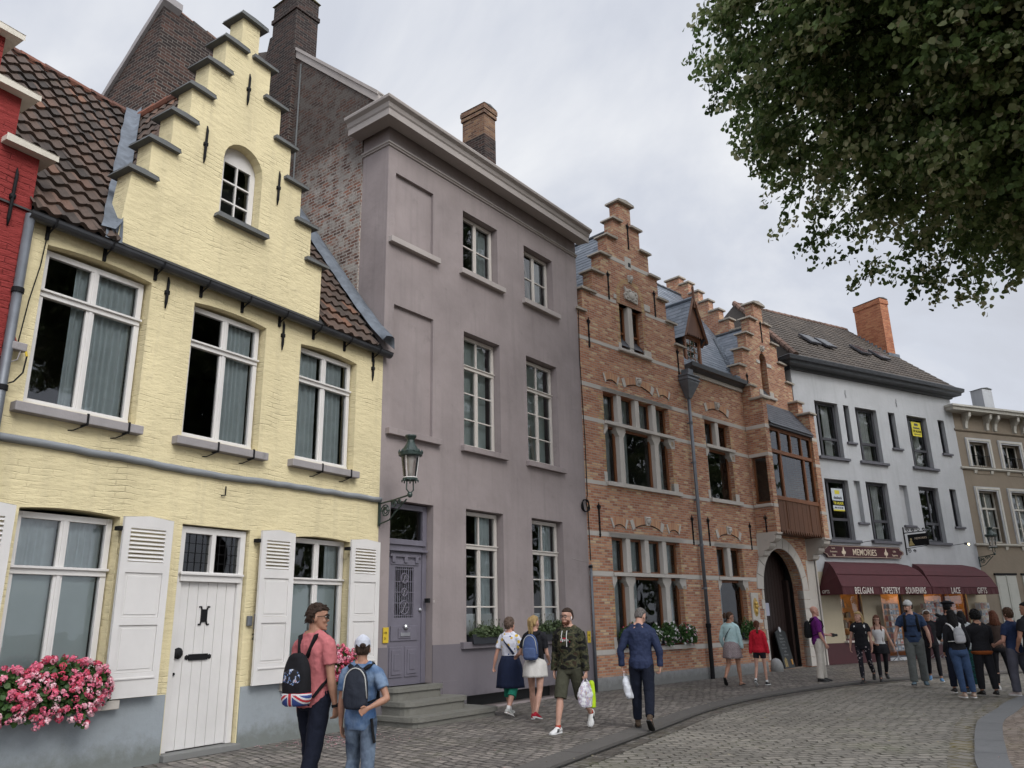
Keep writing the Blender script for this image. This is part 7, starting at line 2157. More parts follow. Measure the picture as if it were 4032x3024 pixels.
# 1 man in the pink shirt
def ex1(J):
    glasses(J, plain('sunglass_black', (.008, .008, .008), .15, .05), True)
    t = backpack(J, 'black backpack with splashed prints and a union-flag base, worn low by the man in pink', fabric('pack_black', (.012, .012, .014)), F_str, .158, .47, .078, .115)
    _, C_, w_, hg, dp = J['pack']; ex, ey, ez = J['ex'], J['ey'], J['ez']
    k = NM('union_print'); o = k.obj(); s = k.n('ShaderNodeSeparateXYZ', {0: o})
    x = k.math('ABSOLUTE', k.math('SUBTRACT', s.outputs[0], .0)); zc = k.math('SUBTRACT', s.outputs[2], 1.03); az_ = k.math('ABSOLUTE', zc)
    dg = k.math('ABSOLUTE', k.math('SUBTRACT', az_, k.math('MULTIPLY', x, .55)))
    wf = k.math('LESS_THAN', dg, .030); rf = k.math('LESS_THAN', dg, .012)
    cr = k.math('LESS_THAN', k.math('MINIMUM', x, az_), .030); rr2 = k.math('LESS_THAN', k.math('MINIMUM', x, az_), .018)
    c = k.mix(wf, (.03, .06, .22), (.6, .6, .6)); c = k.mix(rf, c, (.45, .03, .04)); c = k.mix(cr, c, (.6, .6, .6)); c = k.mix(rr2, c, (.45, .03, .04)); k.col(c); k.set(Roughness=.8)
    q = MB(); secs = []
    for f, kk, kd in ((-.50, .70, .9), (-.46, .92, 1.04), (-.36, 1.03, 1.11), (-.27, 1.04, 1.12), (-.255, .98, 1.04)):
        secs.append((C_ + ez * hg * f, ex, ey, w_ * kk, dp * kd, .72))
    loftv(q, secs, 24); q.build('flag_base', k.m, t, smooth=True)
    pk = NM('splash_print'); o = pk.obj(); n_ = pk.noise(o, 22, 3, .6)
    pk.col(pk.ramp(n_, [(0, (.012, .012, .014)), (.50, (.012, .012, .014)), (.52, (.10, .22, .50)), (.56, (.55, .55, .55)), (.64, (.55, .18, .28))], 'CONSTANT')); pk.set(Roughness=.8)
    q = MB(); secs = [(C_ + ez * hg * f - ey * dp * .80 - ex * .0, ex, ey, w_ * kk, dp * .36 * kk, .8) for f, kk in ((-.20, .4), (-.14, .62), (.0, .70), (.14, .62), (.20, .35))]
    loftv(q, secs, 20); q.build('printed_panel', pk.m, t, smooth=True)
    A = J['arms'][1]; q = MB(); q.tube([A['wr'] - A['fd'] * .012, A['wr'] + A['fd'] * .012], .035, 14); q.ell(A['wr'] - A['pn'] * .034, (.02, .02, .02), 8, 6); q.build('watch', F_str, J['o'])
    A = J['arms'][-1]; g = A['palm'] + A['pn'] * .03
    t2 = placed(J, 'water_bottle', 'small grey flask with white cord held in the left hand of the man in pink', 'bottle')
    q = MB(); q.tube([g + V((0, 0, .07)), g + V((0, 0, .05)), g - V((0, 0, .10)), g - V((0, 0, .11))], [.02, .03, .03, .02], 12); q.build('flask', plain('grey_flask', (.08, .11, .15), .3, .1, 4, 0, 60, .5), t2, smooth=True)
    q = MB(); q.tube([g + V((0, 0, .06)), g + V((.03, 0, .09)), g + V((.02, .02, .05))], .004, 5); q.build('cord', S_wh, t2)
person('man in a pink t-shirt and sunglasses seen from behind, walking beside a boy', 1.80, (-1.97, 8.17), 32, ('tee', fabric('pink_cloth', (.46, .145, .15)), -.03), ('jeans', F_jd), ('short', H_BR), ('sneaker', S_blk),
       SK2, head=(-52, 4), side=-2, aL=((-.22, .0, -1), (-.05, .30, -1)), aR=((.16, -.02, -1), (.08, .16, -1)), lL=(12, 6, 0), lR=(-10, 12, -8), vox=.0065, curl=(55, 35), extra=ex1)
# 2 boy
def ex2(J):
    headwear(J, fabric('white_cap', (.52, .54, .60)), 'cap')
    q = MB(); q.ell(J['HP'](0, -.104, .60), (.030, .012, .024), 10, 6, J['HM']); q.build('cap_opening', H_BR, J['o'], smooth=True)
    backpack(J, 'slim dark backpack with pale piping on the back of the boy in the cap', fabric('pack_dark', (.020, .024, .035), .1, 9, None, .5), F_str, .118, .37, .050, .205, trim=plain('pale_piping', (.45, .45, .42), .6, .05))
    q = MB(); T = J['T']; q.tube([T(.09, -.06, .02), T(.10, -.06, -.05), T(.11, -.05, -.12)], .012, 5, sx=2); q.build('dangling_strap', F_str, J['o'])
person('boy in a white cap and blue denim shirt with one hand behind his back', 1.47, (-1.47, 7.95), 8, ('tee', fabric('denim_shirt', (.055, .11, .22), .3, 7, denim), -.05), ('capri', fabric('washed_jeans', (.055, .075, .11), .3, 6, denim)), ('under', H_BR), ('sneaker', S_blk),
       SK2, head=(20, 4), aL=((-.16, .06, -1), (-.02, .12, -1)), aR=((.52, -.22, -1), (-.80, -.86, -.42), (0, 0, 1), -1), lL=(16, 30, 0), lR=(-4, 4, 0), vox=.0065, curl=(14, 18), extra=ex2, b=.94)
# 3 woman with curly hair
def ex3(J):
    wrap_skirt(J, F_navy, .105, .33, .025)
    strap(J, F_navy, (-.055, -.045, .31), (.085, -.07, .12), .012, mid=[(-.02, -.075, .25), (.04, -.08, .18)])
person('curly-haired woman in a lemon-print blouse with a navy jacket tied at her waist', 1.65, (-.14, 15.2), 28, ('tee', fabric('lemon_print', (.6, .6, .6), .1, 9, lemons), -.01), ('capri', fabric('green_cloth', (.02, .20, .13))), ('curly', H_GB, .93), ('sneaker', fabric('grey_shoe', (.42, .42, .40)), None, (S_wh, .035)),
       SK3, head=(-20, 0), aL=((-.32, -.12, -1), (-.30, .05, -1)), aR=((.30, .10, -1), (.55, .75, .05)), lL=(14, 4, 8), lR=(-12, 22, -20), b=1.06, female=True, vox=.008, curl=(70, 40), extra=ex3)
# 4 blonde ponytail
def ex4(J):
    backpack(J, 'blue backpack with light piping worn by the woman with the blonde ponytail', fabric('pack_blue', (.055, .085, .19)), F_str, .135, .42, .075, .19, trim=plain('pale_piping', (.45, .45, .42)), pocket=fabric('pack_blue2', (.075, .11, .22)))
person('woman with a long blonde ponytail in a white skirt and red shoes', 1.68, (.30, 14.55), 22, ('tee', F_blk, .0), ('skirt', fabric('white_skirt', (.55, .53, .50), .06), .19, .004), ('ponytail', H_BL, 1.25), ('sneaker', fabric('red_shoe', (.36, .02, .035)), S_wh),
       SK1, head=(-12, -2), aL=((-.42, .02, -1), (-.50, .65, -.15)), aR=((.15, .15, -1), (-.1, .6, -.4)), lL=(14, 6, 4), lR=(-14, 20, -12), female=True, vox=.008, extra=ex4)
# 5 man in camouflage hoodie
def ex5(J):
    glasses(J, plain('glasses_black', (.01, .01, .01), .3, .05))
    T = J['T']; ey = J['ey']
    q = MB(); 
    for s in (-1, 1): q.tube([T(s * .022, .066, .312) + ey * .02, T(s * .024, .072, .27) + ey * .045, T(s * .02 - .006, .070, .20 + .02 * s) + ey * .055], .005, 5)
    q.build('drawstring', S_wh, J['o'])
    p0 = T(0, .060, .235) + ey * .048
    q = MB(); ex, ez = J['ex'], J['ez']
    vs = []
    for i in range(7):
        x = -.085 + .17 * i / 6
        for zz in (-.033, .033): vs.append(p0 + ex * x + ez * zz - ey * (x * x * 2.2))
    q.add(vs, [(2 * i, 2 * i + 2, 2 * i + 3, 2 * i + 1) for i in range(6)])
    q.build('chest_logo', fabric('logo_red', (.42, .02, .04)), J['o'])
    tx = text("Levi's", .062, S_wh, J['o'], (0, 0, 0), ext=.002, align='CENTER', sx=1.05)
    mm = Matrix((-ex, ez, ey)).transposed().to_4x4(); mm.translation = p0 + ey * .006 - ez * .018; tx.matrix_local = mm
    q = MB(); q.ell(J['HP'](-.078, .005, .42), (.01, .01, .02), 6, 5); q.tube([J['HP'](-.080, .012, .40), J['HP'](-.078, .02, .28)], .004, 5); q.build('earbud', S_wh, J['o'])
person('bearded man in glasses, a camouflage hoodie and green shorts walking towards the camera', 1.80, (.80, 13.05), 208, ('hoodie', fabric('camo_cloth', (.1, .1, .1), .1, 9, camo), .0), ('shorts', fabric('olive_cloth', (.058, .058, .040))), ('crop', H_BR), ('sneaker3', S_wh, S_wh, (fabric('red_sock', (.35, .05, .03)), .012)),
       SK1, head=(-12, 3), aL=((-.16, -.06, -1), (-.10, .06, -1)), aR=((.18, -.10, -1), (.06, .16, -1)), lR=(20, 6, 0), lL=(-20, 30, -52), vox=.0065, curl=(75, 35), extra=ex5)
J5 = PEOPLE[-1]
plastic_bag(J5, -1, 'printed white carrier bag with a lime bag inside, held by the hooded man', fabric('print_bag', (.62, .62, .62), .05, 4, lambda k, o, c: k.ramp(k.noise(o, 16, 4, .6), [(.46, (.64, .64, .65)), (.56, (.35, .30, .42)), (.64, (.5, .4, .3))]), .4), .44, .16, fabric('lime_bag', (.40, .58, .02), .05, 4, None, .4))
q = MB(); HP = J5['HP']; q.ell(HP(0, .078, .10), (.05, .024, .028), 12, 7, J5['HM']); q.ell(HP(-.045, .045, .16), (.016, .04, .04), 8, 6, J5['HM']); q.ell(HP(.045, .045, .16), (.016, .04, .04), 8, 6, J5['HM']); q.build('beard', H_AU, J5['o'], smooth=True)
# 6 man in the navy shirt
person('man in a dark blue shirt and jeans walking away with his head bowed', 1.76, (1.93, 13.2), 14, ('shirt', fabric('blue_shirt', (.022, .031, .070), .12, 9, None, .75), -.03, .006), ('jeans', F_jd), ('crop', H_GY), ('boot', fabric('brown_suede', (.085, .06, .042)), S_blk),
       SK1, lean=3, head=(-22, 24), aL=((-.42, -.02, -1), (.02, .22, -1)), aR=((.36, -.05, -1), (-.02, .12, -1)), lL=(10, 5, 3), lR=(-10, 28, -38), b=1.07, vox=.0075, curl=(70, 55))
plastic_bag(PEOPLE[-1], -1, 'thin white plastic bag hanging from the left hand of the man in dark blue', fabric('white_plastic', (.62, .64, .68), .05, 4, None, .35), .42, .13, None, .25)
# 7, 8 woman in mint cardigan and girl in red
def ex7(J): strap(J, F_blk, (.06, -.03, .32), (-.085, -.05, .10), .007, mid=[(.02, -.078, .26), (-.04, -.08, .18)]); glasses(J, S_blk)
person('woman in a pale mint cardigan and patterned skirt walking beside a girl in red', 1.70, (5.30, 20.75), 34, ('cardigan', fabric('mint_knit', (.42, .58, .58), .08), -.015), ('skirt', fabric('aztec_skirt', (.4, .4, .4), .1, 9, aztec), .235, .012), ('ponytail', H_MB, .35), ('sandal', S_blk, S_blk),
       SK2, head=(-45, 6), aL=((-.32, .05, -1), (.12, .55, -1)), aR=((.20, .05, -1), (.10, .12, -1)), lL=(-4, 42, -48), lR=(10, 5, 2), female=True, b=1.05, extra=ex7)
person('girl with a braid in a red hooded top and black shorts', 1.45, (5.88, 20.45), 30, ('hoodie', fabric('red_cloth', (.46, .015, .03)), -.005), ('short_shorts', F_blk), ('braid', H_AU), ('sneaker', S_blk, S_wh, (S_wh, .03)),
       SK1, head=(5, 8), aL=((-.18, .05, -1), (-.18, .1, -1)), aR=((.20, .0, -1), (.12, .08, -1)), lL=(-6, 24, -30), lR=(8, 4, 0), female=True, b=.86)
# 9 bald man in purple
def ex9(J):
    backpack(J, 'black backpack with a white patch on the back of the bald man in purple', fabric('pack_black', (.012, .012, .014)), F_str, .14, .42, .08, .18)
    A = J['arms'][-1]; g = A['palm'] + J['ey'] * .05
    t = placed(J, 'camera', 'black camera held at waist height by the bald man in purple', 'camera'); q = MB(); q.box(-.065, .065, -.03, .03, -.045, .045, M=Matrix.Translation(g)); q.build('camera_body', S_blk, t, bevel=.01); q = MB(); q.tube([g + V((0, .02, 0)), g + V((0, .11, 0))], .033, 14); q.build('lens', S_blk, t)
person('bald man in a purple polo shirt and cream trousers standing in profile', 1.80, (7.72, 21.5), 96, ('tee', fabric('purple_cloth', (.13, .018, .15)), -.03, .018, .85), ('loose', fabric('cream_cloth', (.56, .52, .46), .06)), ('bald', H_GY), ('sneaker', S_blk, S_blk),
       SK3, head=(-4, -4), aL=((-.12, .25, -1), (.15, 1, -.15)), aR=((.12, .08, -1), (.02, .42, -1)), lL=(6, 2, 0), lR=(-4, 2, 0), extra=ex9, b=1.03)
# 10 blonde woman, 11 woman in the white top
person('blonde woman in a black top and flower-print trousers stepping towards the camera', 1.66, (8.55, 20.8), 212, ('tee', F_blk, .0, 0, .45), ('leggings', fabric('flower_trousers', (.1, .1, .1), .1, 9, flowers)), ('bob', H_BL, .26), ('boot', S_blk, S_blk),
       SK1, head=(-32, 2), aL=((-.14, .0, -1), (-.06, .1, -1)), aR=((.28, .05, -1), (.15, .1, -1)), lR=(14, 5, 0, -3), lL=(-16, 30, -30), female=True, b=1.04,
       extra=lambda J: [strap(J, S_wh, (s * .062, -.01, .325), (s * .074, .045, .18), .011, 'bag_strap', [(s * .066, .055, .29)]) for s in (-1, 1)])
person('young woman in a white sleeveless top with long dark red hair and black tights', 1.55, (9.12, 21.1), 196, ('tank', fabric('white_top', (.60, .60, .60), .05), -.015), ('leggings', F_blk), ('long', H_AU, .35, 2.2), ('boot', S_blk, S_blk),
       SK1, head=(-6, 4), aL=((-.35, .1, -1), (-.32, .22, -1)), aR=((.2, .1, -1), (-.3, .75, -.35)), lR=(14, 5, 0), lL=(-18, 26, -28), female=True, curl=(20, 30),
       extra=lambda J: (glasses(J, S_blk), wrap_skirt(J, F_blk, .06, .15, .01, 'black_skirt')))
# 12 man with the cap
def ex12(J):
    headwear(J, fabric('grey_cap', (.48, .48, .47)), 'cap', brim=S_blk); glasses(J, S_blk)
    T = J['T']
    for s in (-1, 1): strap(J, F_str, (s * .062, -.03, .325), (s * .080, .055, .12), .017, 'bag_strap', [(s * .066, .035, .318), (s * .070, .078, .24)])
    strap(J, F_str, (-.075, .066, .19), (.075, .066, .19), .009, 'chest_strap', [(0, .098, .19)]); strap(J, F_str, (-.09, .03, .07), (.09, .03, .07), .014, 'hip_belt', [(0, .088, .065)])
    q = MB(); q.ell(J['HP'](0, .07, .10), (.05, .03, .035), 10, 7, J['HM']); q.build('beard', H_BR, J['o'], smooth=True)
person('tall man in a grey cap and navy t-shirt with a black harness', 1.86, (9.33, 19.72), 204, ('tee', fabric('navy_tee', (.030, .050, .10)), -.01, .006), ('loose', fabric('grey_green_cloth', (.12, .13, .125), .15)), ('under', H_BR), ('sneaker', fabric('blue_grey_shoe', (.12, .17, .20)), S_blk),
       SK1, head=(-48, 2), aL=((-.38, .05, -1), (-.12, .25, -1)), aR=((.45, .08, -.95), (.30, .35, -1)), lR=(8, 4, 6), lL=(-6, 10, -6), b=1.06, curl=(35, 45), extra=ex12)
# 13 arms on head
def ex13(J):
    q = MB(); q.tube([J['HP'](.085 * math.cos(a), -.02 - .02 * math.sin(a), .70 + .36 * math.sin(a)) for a in [math.pi * i / 8 for i in range(9)]], .012, 6); q.build('white_headband', S_wh, J['o'])
    loc_ = J['T'](0, .07, .17); q = MB(); loftv(q, [(J['T'](0, .042, z_), J['ex'], J['ey'], .05 * J['h'] * k, .045 * J['h']) for z_, k in ((.03, 1), (.15, 1.05), (.25, 1), (.29, .5))], 14); q.build('blouse', fabric('maroon_cloth', (.045, .014, .018)), J['o'], smooth=True)
person('woman with both hands on her head, in black with a maroon blouse', 1.64, (10.2, 20.7), 204, ('cardigan', F_blk, -.02), ('leggings', F_blk), ('bun', H_MB), ('sneaker', fabric('light_blue_shoe', (.12, .25, .42)), S_wh),
       SK2, head=(8, 22), aL=((-.80, .12, .55), (.80, -.12, .42)), aR=((.80, .12, .55), (-.80, -.12, .42)), lL=(0, 3, 0), lR=(-14, 12, -14), female=True, curl=(45, 45), extra=ex13)
# 14..20 the group seen from behind
person('tall man in black with a broad dark cap and dark jeans, seen from behind', 1.80, (9.25, 17.8), 20, ('long', F_blk, -.02), ('jeans', F_jd), ('crop', H_BK), ('sneaker', S_blk, S_wh), SK2, head=(-25, 4), lL=(2, 2, 0), lR=(-3, 4, 0), aL=((-.15, .2, -1), (.1, .8, -.3)), aR=((.15, .2, -1), (-.1, .8, -.2)), b=1.06, extra=lambda J: headwear(J, F_blk, 'flat'))
def ex15(J):
    backpack(J, 'small light grey backpack with white straps on the long-haired woman in jeans', fabric('pack_grey', (.33, .335, .35), .2, 14, None, .6), S_wh, .105, .30, .055, .20, pocket=fabric('pack_grey2', (.37, .37, .39), .2, 14))
    for s in (-1, 1): strap(J, S_wh, (s * .052, -.076, .30), (s * .040, -.098, .245), .011, 'white_strap')
person('woman with long black hair in blue jeans leaning to her left', 1.63, (8.78, 16.75), 4, ('long', F_blk, .03), ('jeans', F_jb), ('long', H_BK, .34), ('sneaker', fabric('tan_shoe', (.38, .29, .23)), S_wh), SK2, side=-3, head=(-8, 4), lL=(1, 2, 0, -6), lR=(-1, 2, 0, 5), aL=((-.15, .1, -1), (.0, .5, -.6)), aR=((.25, .0, -1), (-.05, .5, -.7)), female=True, b=1.02, extra=ex15)
person('person with a round mass of black curls, a dark jacket and an orange hem', 1.60, (9.55, 17.3), 6, ('cardigan', F_blk, -.01), ('jeans', F_blk), ('curly', H_BK, 1.12), ('sneaker', S_blk, S_blk), SK2, head=(5, 10), lL=(2, 3, 0, 4), lR=(-2, 3, 0, 4), aL=((-.2, .25, -1), (.2, .9, -.2)), aR=((.2, .25, -1), (-.2, .9, -.2)), b=1.15,
       extra=lambda J: (wrap_skirt(J, fabric('orange_hem', (.22, .06, .015)), .01, .045, -.022, 'orange_hem'), strap(J, F_str, (.05, -.07, .30), (-.07, -.085, .22), .008)))
person('person with bushy brown hair in a navy t-shirt and grey trousers stepping right', 1.63, (10.05, 17.0), 338, ('tee', fabric('navy_tee2', (.020, .032, .075)), -.025), ('loose', fabric('grey_trousers', (.075, .075, .095))), ('curly', H_MB, .98), ('sneaker', fabric('pale_shoe', (.45, .38, .36)), S_wh), SK3, head=(-12, 4), lL=(4, 4, 0, 3), lR=(0, 3, 0, 24), aL=((-.2, .15, -1), (.1, .9, -.35)), aR=((.2, .15, -1), (-.1, .9, -.3)), b=1.1)
person('man in a black t-shirt with dark cropped hair at the right edge of the photo', 1.74, (10.25, 16.7), 345, ('tee', F_blk, -.03), ('jeans', F_blk), ('crop', H_BK), ('sneaker', S_blk, S_blk), SK2, head=(30, 2), lL=(2, 3, 0), lR=(-2, 3, 0), aL=((-.25, .1, -1), (.15, .55, -.8)), aR=((.2, .1, -1), (0, .5, -1)), b=1.12)
person('woman with auburn hair and white trainers half hidden behind the bushy-haired person', 1.60, (10.45, 18.25), 15, ('long', fabric('umber_cloth', (.05, .035, .03)), .0), ('leggings', F_blk), ('bob', H_AU, .24), ('sneaker', S_wh, S_wh), SK1, lL=(4, 3, 0, 4), lR=(-4, 3, 0, 6), female=True, b=1.05)
person('person in teal patterned trousers and white shoes hidden behind the group', 1.60, (10.12, 18.95), 30, ('cardigan', fabric('pale_cloth', (.42, .45, .46)), -.02), ('loose', fabric('teal_pattern', (.1, .1, .1), .1, 9, teal)), ('bob', H_BK, .2), ('sneaker', S_wh, S_wh), SK2, lL=(4, 3, 0), lR=(-4, 3, 0), aL=((-.30, .05, -1), (-.12, .1, -1)), female=True, b=1.0)
plastic_bag(PEOPLE[-1], -1, 'pink and purple carrier bag half hidden behind the man in dark jeans', fabric('purple_bag', (.3, .04, .15), .1, 9, lambda k, o, c: k.ramp(k.n('ShaderNodeSeparateXYZ', {0: o}).outputs[2], [(.42, (.35, .03, .14)), (.5, (.12, .04, .30)), (.62, (.38, .04, .15))]), .4), .40, .15)
# ================================================================== plants
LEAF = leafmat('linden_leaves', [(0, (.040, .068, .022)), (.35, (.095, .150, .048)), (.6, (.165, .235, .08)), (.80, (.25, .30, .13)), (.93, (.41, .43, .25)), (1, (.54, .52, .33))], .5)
BARK = plain('linden_bark', (.045, .038, .032), .9, .3, 3, .01, 12)
def leaf_mesh(name, C, N, size, tint, mat, parent, shape='leaf'):
    """C centres, N normals, size per leaf, tint per leaf: one mesh of small bent leaves"""
    n = len(C)
    t0 = np.cross(N, RNG.normal(size=(n, 3))); t0 /= np.linalg.norm(t0, axis=1)[:, None] + 1e-9
    b0 = np.cross(N, t0)
    if shape == 'leaf':
        P = [(-.5, 0, 0), (-.28, .40, .10), (.10, .44, .12), (.55, 0, -.05), (.10, -.44, .12), (-.28, -.40, .10)]
        F = [(0, 1, 2, 3), (0, 3, 4, 5)]
    else:
        P = [(-.5, -.12, 0), (-.1, -.45, .05), (.5, .0, .1), (-.1, .45, .05)]
        F = [(0, 1, 2, 3)]
    k = len(P)
    vs = np.empty((n, k, 3), np.float32)
    for i, (a, b, c) in enumerate(P):
        vs[:, i] = C + (t0 * a + b0 * b + N * c) * size[:, None]
    vs = vs.reshape(-1, 3)
    base = (np.arange(n) * k)[:, None]
    fa = np.concatenate([base + np.array(f)[None] for f in F], axis=1).reshape(-1)
    nf = n * len(F)
    me = bpy.data.meshes.new(name)
    me.vertices.add(len(vs)); me.vertices.foreach_set('co', vs.ravel())
    me.loops.add(nf * 4); me.loops.foreach_set('vertex_index', fa.astype(np.int32))
    me.polygons.add(nf); me.polygons.foreach_set('loop_start', np.arange(nf, dtype=np.int32) * 4)
    at = me.attributes.new('tint', 'FLOAT', 'FACE'); at.data.foreach_set('value', np.repeat(tint, len(F)).astype(np.float32))
    me.materials.append(mat); me.update(); me.validate()
    o = bpy.data.objects.new(name, me); COL.objects.link(o); o.parent = parent
    return o
def unit(a): return a / (np.linalg.norm(a, axis=1)[:, None] + 1e-9)
def linden(label, base, Cz, Rr, nclump, per, lsz, bias=None, bfrac=0.0, bulges=(), trunk_r=.38, seed=1, squash=1.0):
    t = thing('linden_tree', label, 'tree', (base[0], base[1], 0), 0, 'leafy linden trees of the square')
    rr = np.random.default_rng(seed)
    D = unit(rr.normal(size=(nclump, 3)))
    if bias is not None:
        nb = int(nclump * bfrac); bb = unit(np.array([bias], float))
        D[:nb] = unit(bb + rr.normal(size=(nb, 3)) * .55)
    Rad = np.empty(nclump)
    for i, d in enumerate(D):
        v = Vector(d)
        k = 1 + .16 * noise.noise(v * 2.3 + Vector((seed, 0, 0))) + .09 * noise.noise(v * 6 + Vector((seed * 3, 0, 0)))
        for bd, amp, wid in bulges:
            k += amp * math.exp(-((1 - float(np.dot(d, bd))) / wid))
        Rad[i] = Rr * k
    depth = rr.random(nclump) ** 1.6 * .42
    CC = D * (Rad * (1 - depth))[:, None] * np.array([1, 1, squash]) + np.array([0, 0, Cz])
    keep = np.array([noise.noise(Vector(c) * .55 + Vector((0, seed, 0))) > -.36 or dp > .25 for c, dp in zip(CC, depth)])
    CC, D, depth = CC[keep], D[keep], depth[keep]; nclump = len(CC)
    ct = np.clip(rr.normal(.46, .20, nclump) - depth * .25, 0, .80)  # shade inside the crown put into the leaf tint
    lit = (rr.random(nclump) < .38) & (depth < .12);  # highlights on outer clumps painted with pale bract tones
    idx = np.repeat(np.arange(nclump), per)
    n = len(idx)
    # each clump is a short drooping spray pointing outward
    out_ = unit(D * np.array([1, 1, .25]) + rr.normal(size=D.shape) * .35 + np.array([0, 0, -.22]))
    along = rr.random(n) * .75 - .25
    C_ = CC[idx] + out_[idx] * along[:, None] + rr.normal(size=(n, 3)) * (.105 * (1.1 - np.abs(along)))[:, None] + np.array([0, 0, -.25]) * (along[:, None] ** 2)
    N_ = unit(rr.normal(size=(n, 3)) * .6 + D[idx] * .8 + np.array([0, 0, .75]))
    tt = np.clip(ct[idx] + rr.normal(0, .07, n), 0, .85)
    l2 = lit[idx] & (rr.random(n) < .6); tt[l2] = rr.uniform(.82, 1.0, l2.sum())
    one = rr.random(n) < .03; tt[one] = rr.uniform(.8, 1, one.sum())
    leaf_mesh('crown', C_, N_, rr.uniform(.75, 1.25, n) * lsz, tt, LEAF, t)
    q = MB(); q.tube([(0, 0, -.1), (.02, .03, 1.2), (-.05, .02, Cz * .28), (.05, -.04, Cz * .5), (0, 0, Cz * .8), (0, 0, Cz + Rr * .3)], [trunk_r * 1.35, trunk_r, trunk_r * .92, trunk_r * .8, trunk_r * .5, trunk_r * .15], 12)
    q.build('trunk', BARK, t, smooth=True)
    q = MB(); r2 = random.Random(seed)
    for i in range(16):
        d = Vector(D[r2.randrange(nclump)]); st = Vector((0, 0, Cz * r2.uniform(.38, .85))); en = d * Rr * .78 + Vector((0, 0, Cz))
        mid = st.lerp(en, .5) + Vector((0, 0, .8)); q.tube([st, st.lerp(mid, .5), mid, en], [.16, .12, .08, .03], 7)
        for j in range(9):
            f = r2.uniform(.35, 1); p = mid.lerp(en, f); e2 = Vector(CC[r2.randrange(nclump)])
            if (e2 - p).length > 3.6: e2 = p + (e2 - p).normalized() * 3.0
            q.tube([p, p.lerp(e2, .5) + Vector((0, 0, .15)), e2], [.035, .022, .008], 5)
    for i in r2.sample(range(nclump), min(nclump, 2200)):
        c_ = Vector(CC[i]); o_ = Vector(out_[i]); p = c_ - Vector(D[i]) * r2.uniform(.6, 1.1) + Vector((0, 0, r2.uniform(-.1, .3)))
        q.tube([p, c_ - o_ * .1, c_ + o_ * .35 + Vector((0, 0, -.08))], [.013, .008, .003], 3, cap=False)
    q.build('branches', BARK, t, smooth=True)
    return t
_b1 = np.array([-.88, .05, -.22]); _b1 /= np.linalg.norm(_b1)
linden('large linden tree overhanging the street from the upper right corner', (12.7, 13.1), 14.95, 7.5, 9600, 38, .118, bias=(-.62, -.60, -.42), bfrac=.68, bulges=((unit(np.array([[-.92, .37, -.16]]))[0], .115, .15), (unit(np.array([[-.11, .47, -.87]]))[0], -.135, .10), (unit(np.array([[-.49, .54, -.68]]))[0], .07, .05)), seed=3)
linden('second linden tree further back, only a pale leaf tip showing at the right edge', (27.0, 23.0), 12.5, 7.6, 1500, 24, .19, bias=(-.7, -.6, -.4), bfrac=.5, seed=5)
linden('linden tree behind the camera, seen mirrored in the window glass', (17, -3), 10.5, 6.5, 1300, 22, .24, seed=8)
linden('dark linden tree far behind the camera, mirrored in the upper panes', (5, -13), 11, 7, 1300, 22, .26, seed=9)

linden('added linden tree out of view at the right, darkening the shop house window reflections', (36.5, 25.5), 11.0, 8.2, 1500, 24, .24, seed=12)  # unseen tree added so the shop house panes mirror foliage instead of sky

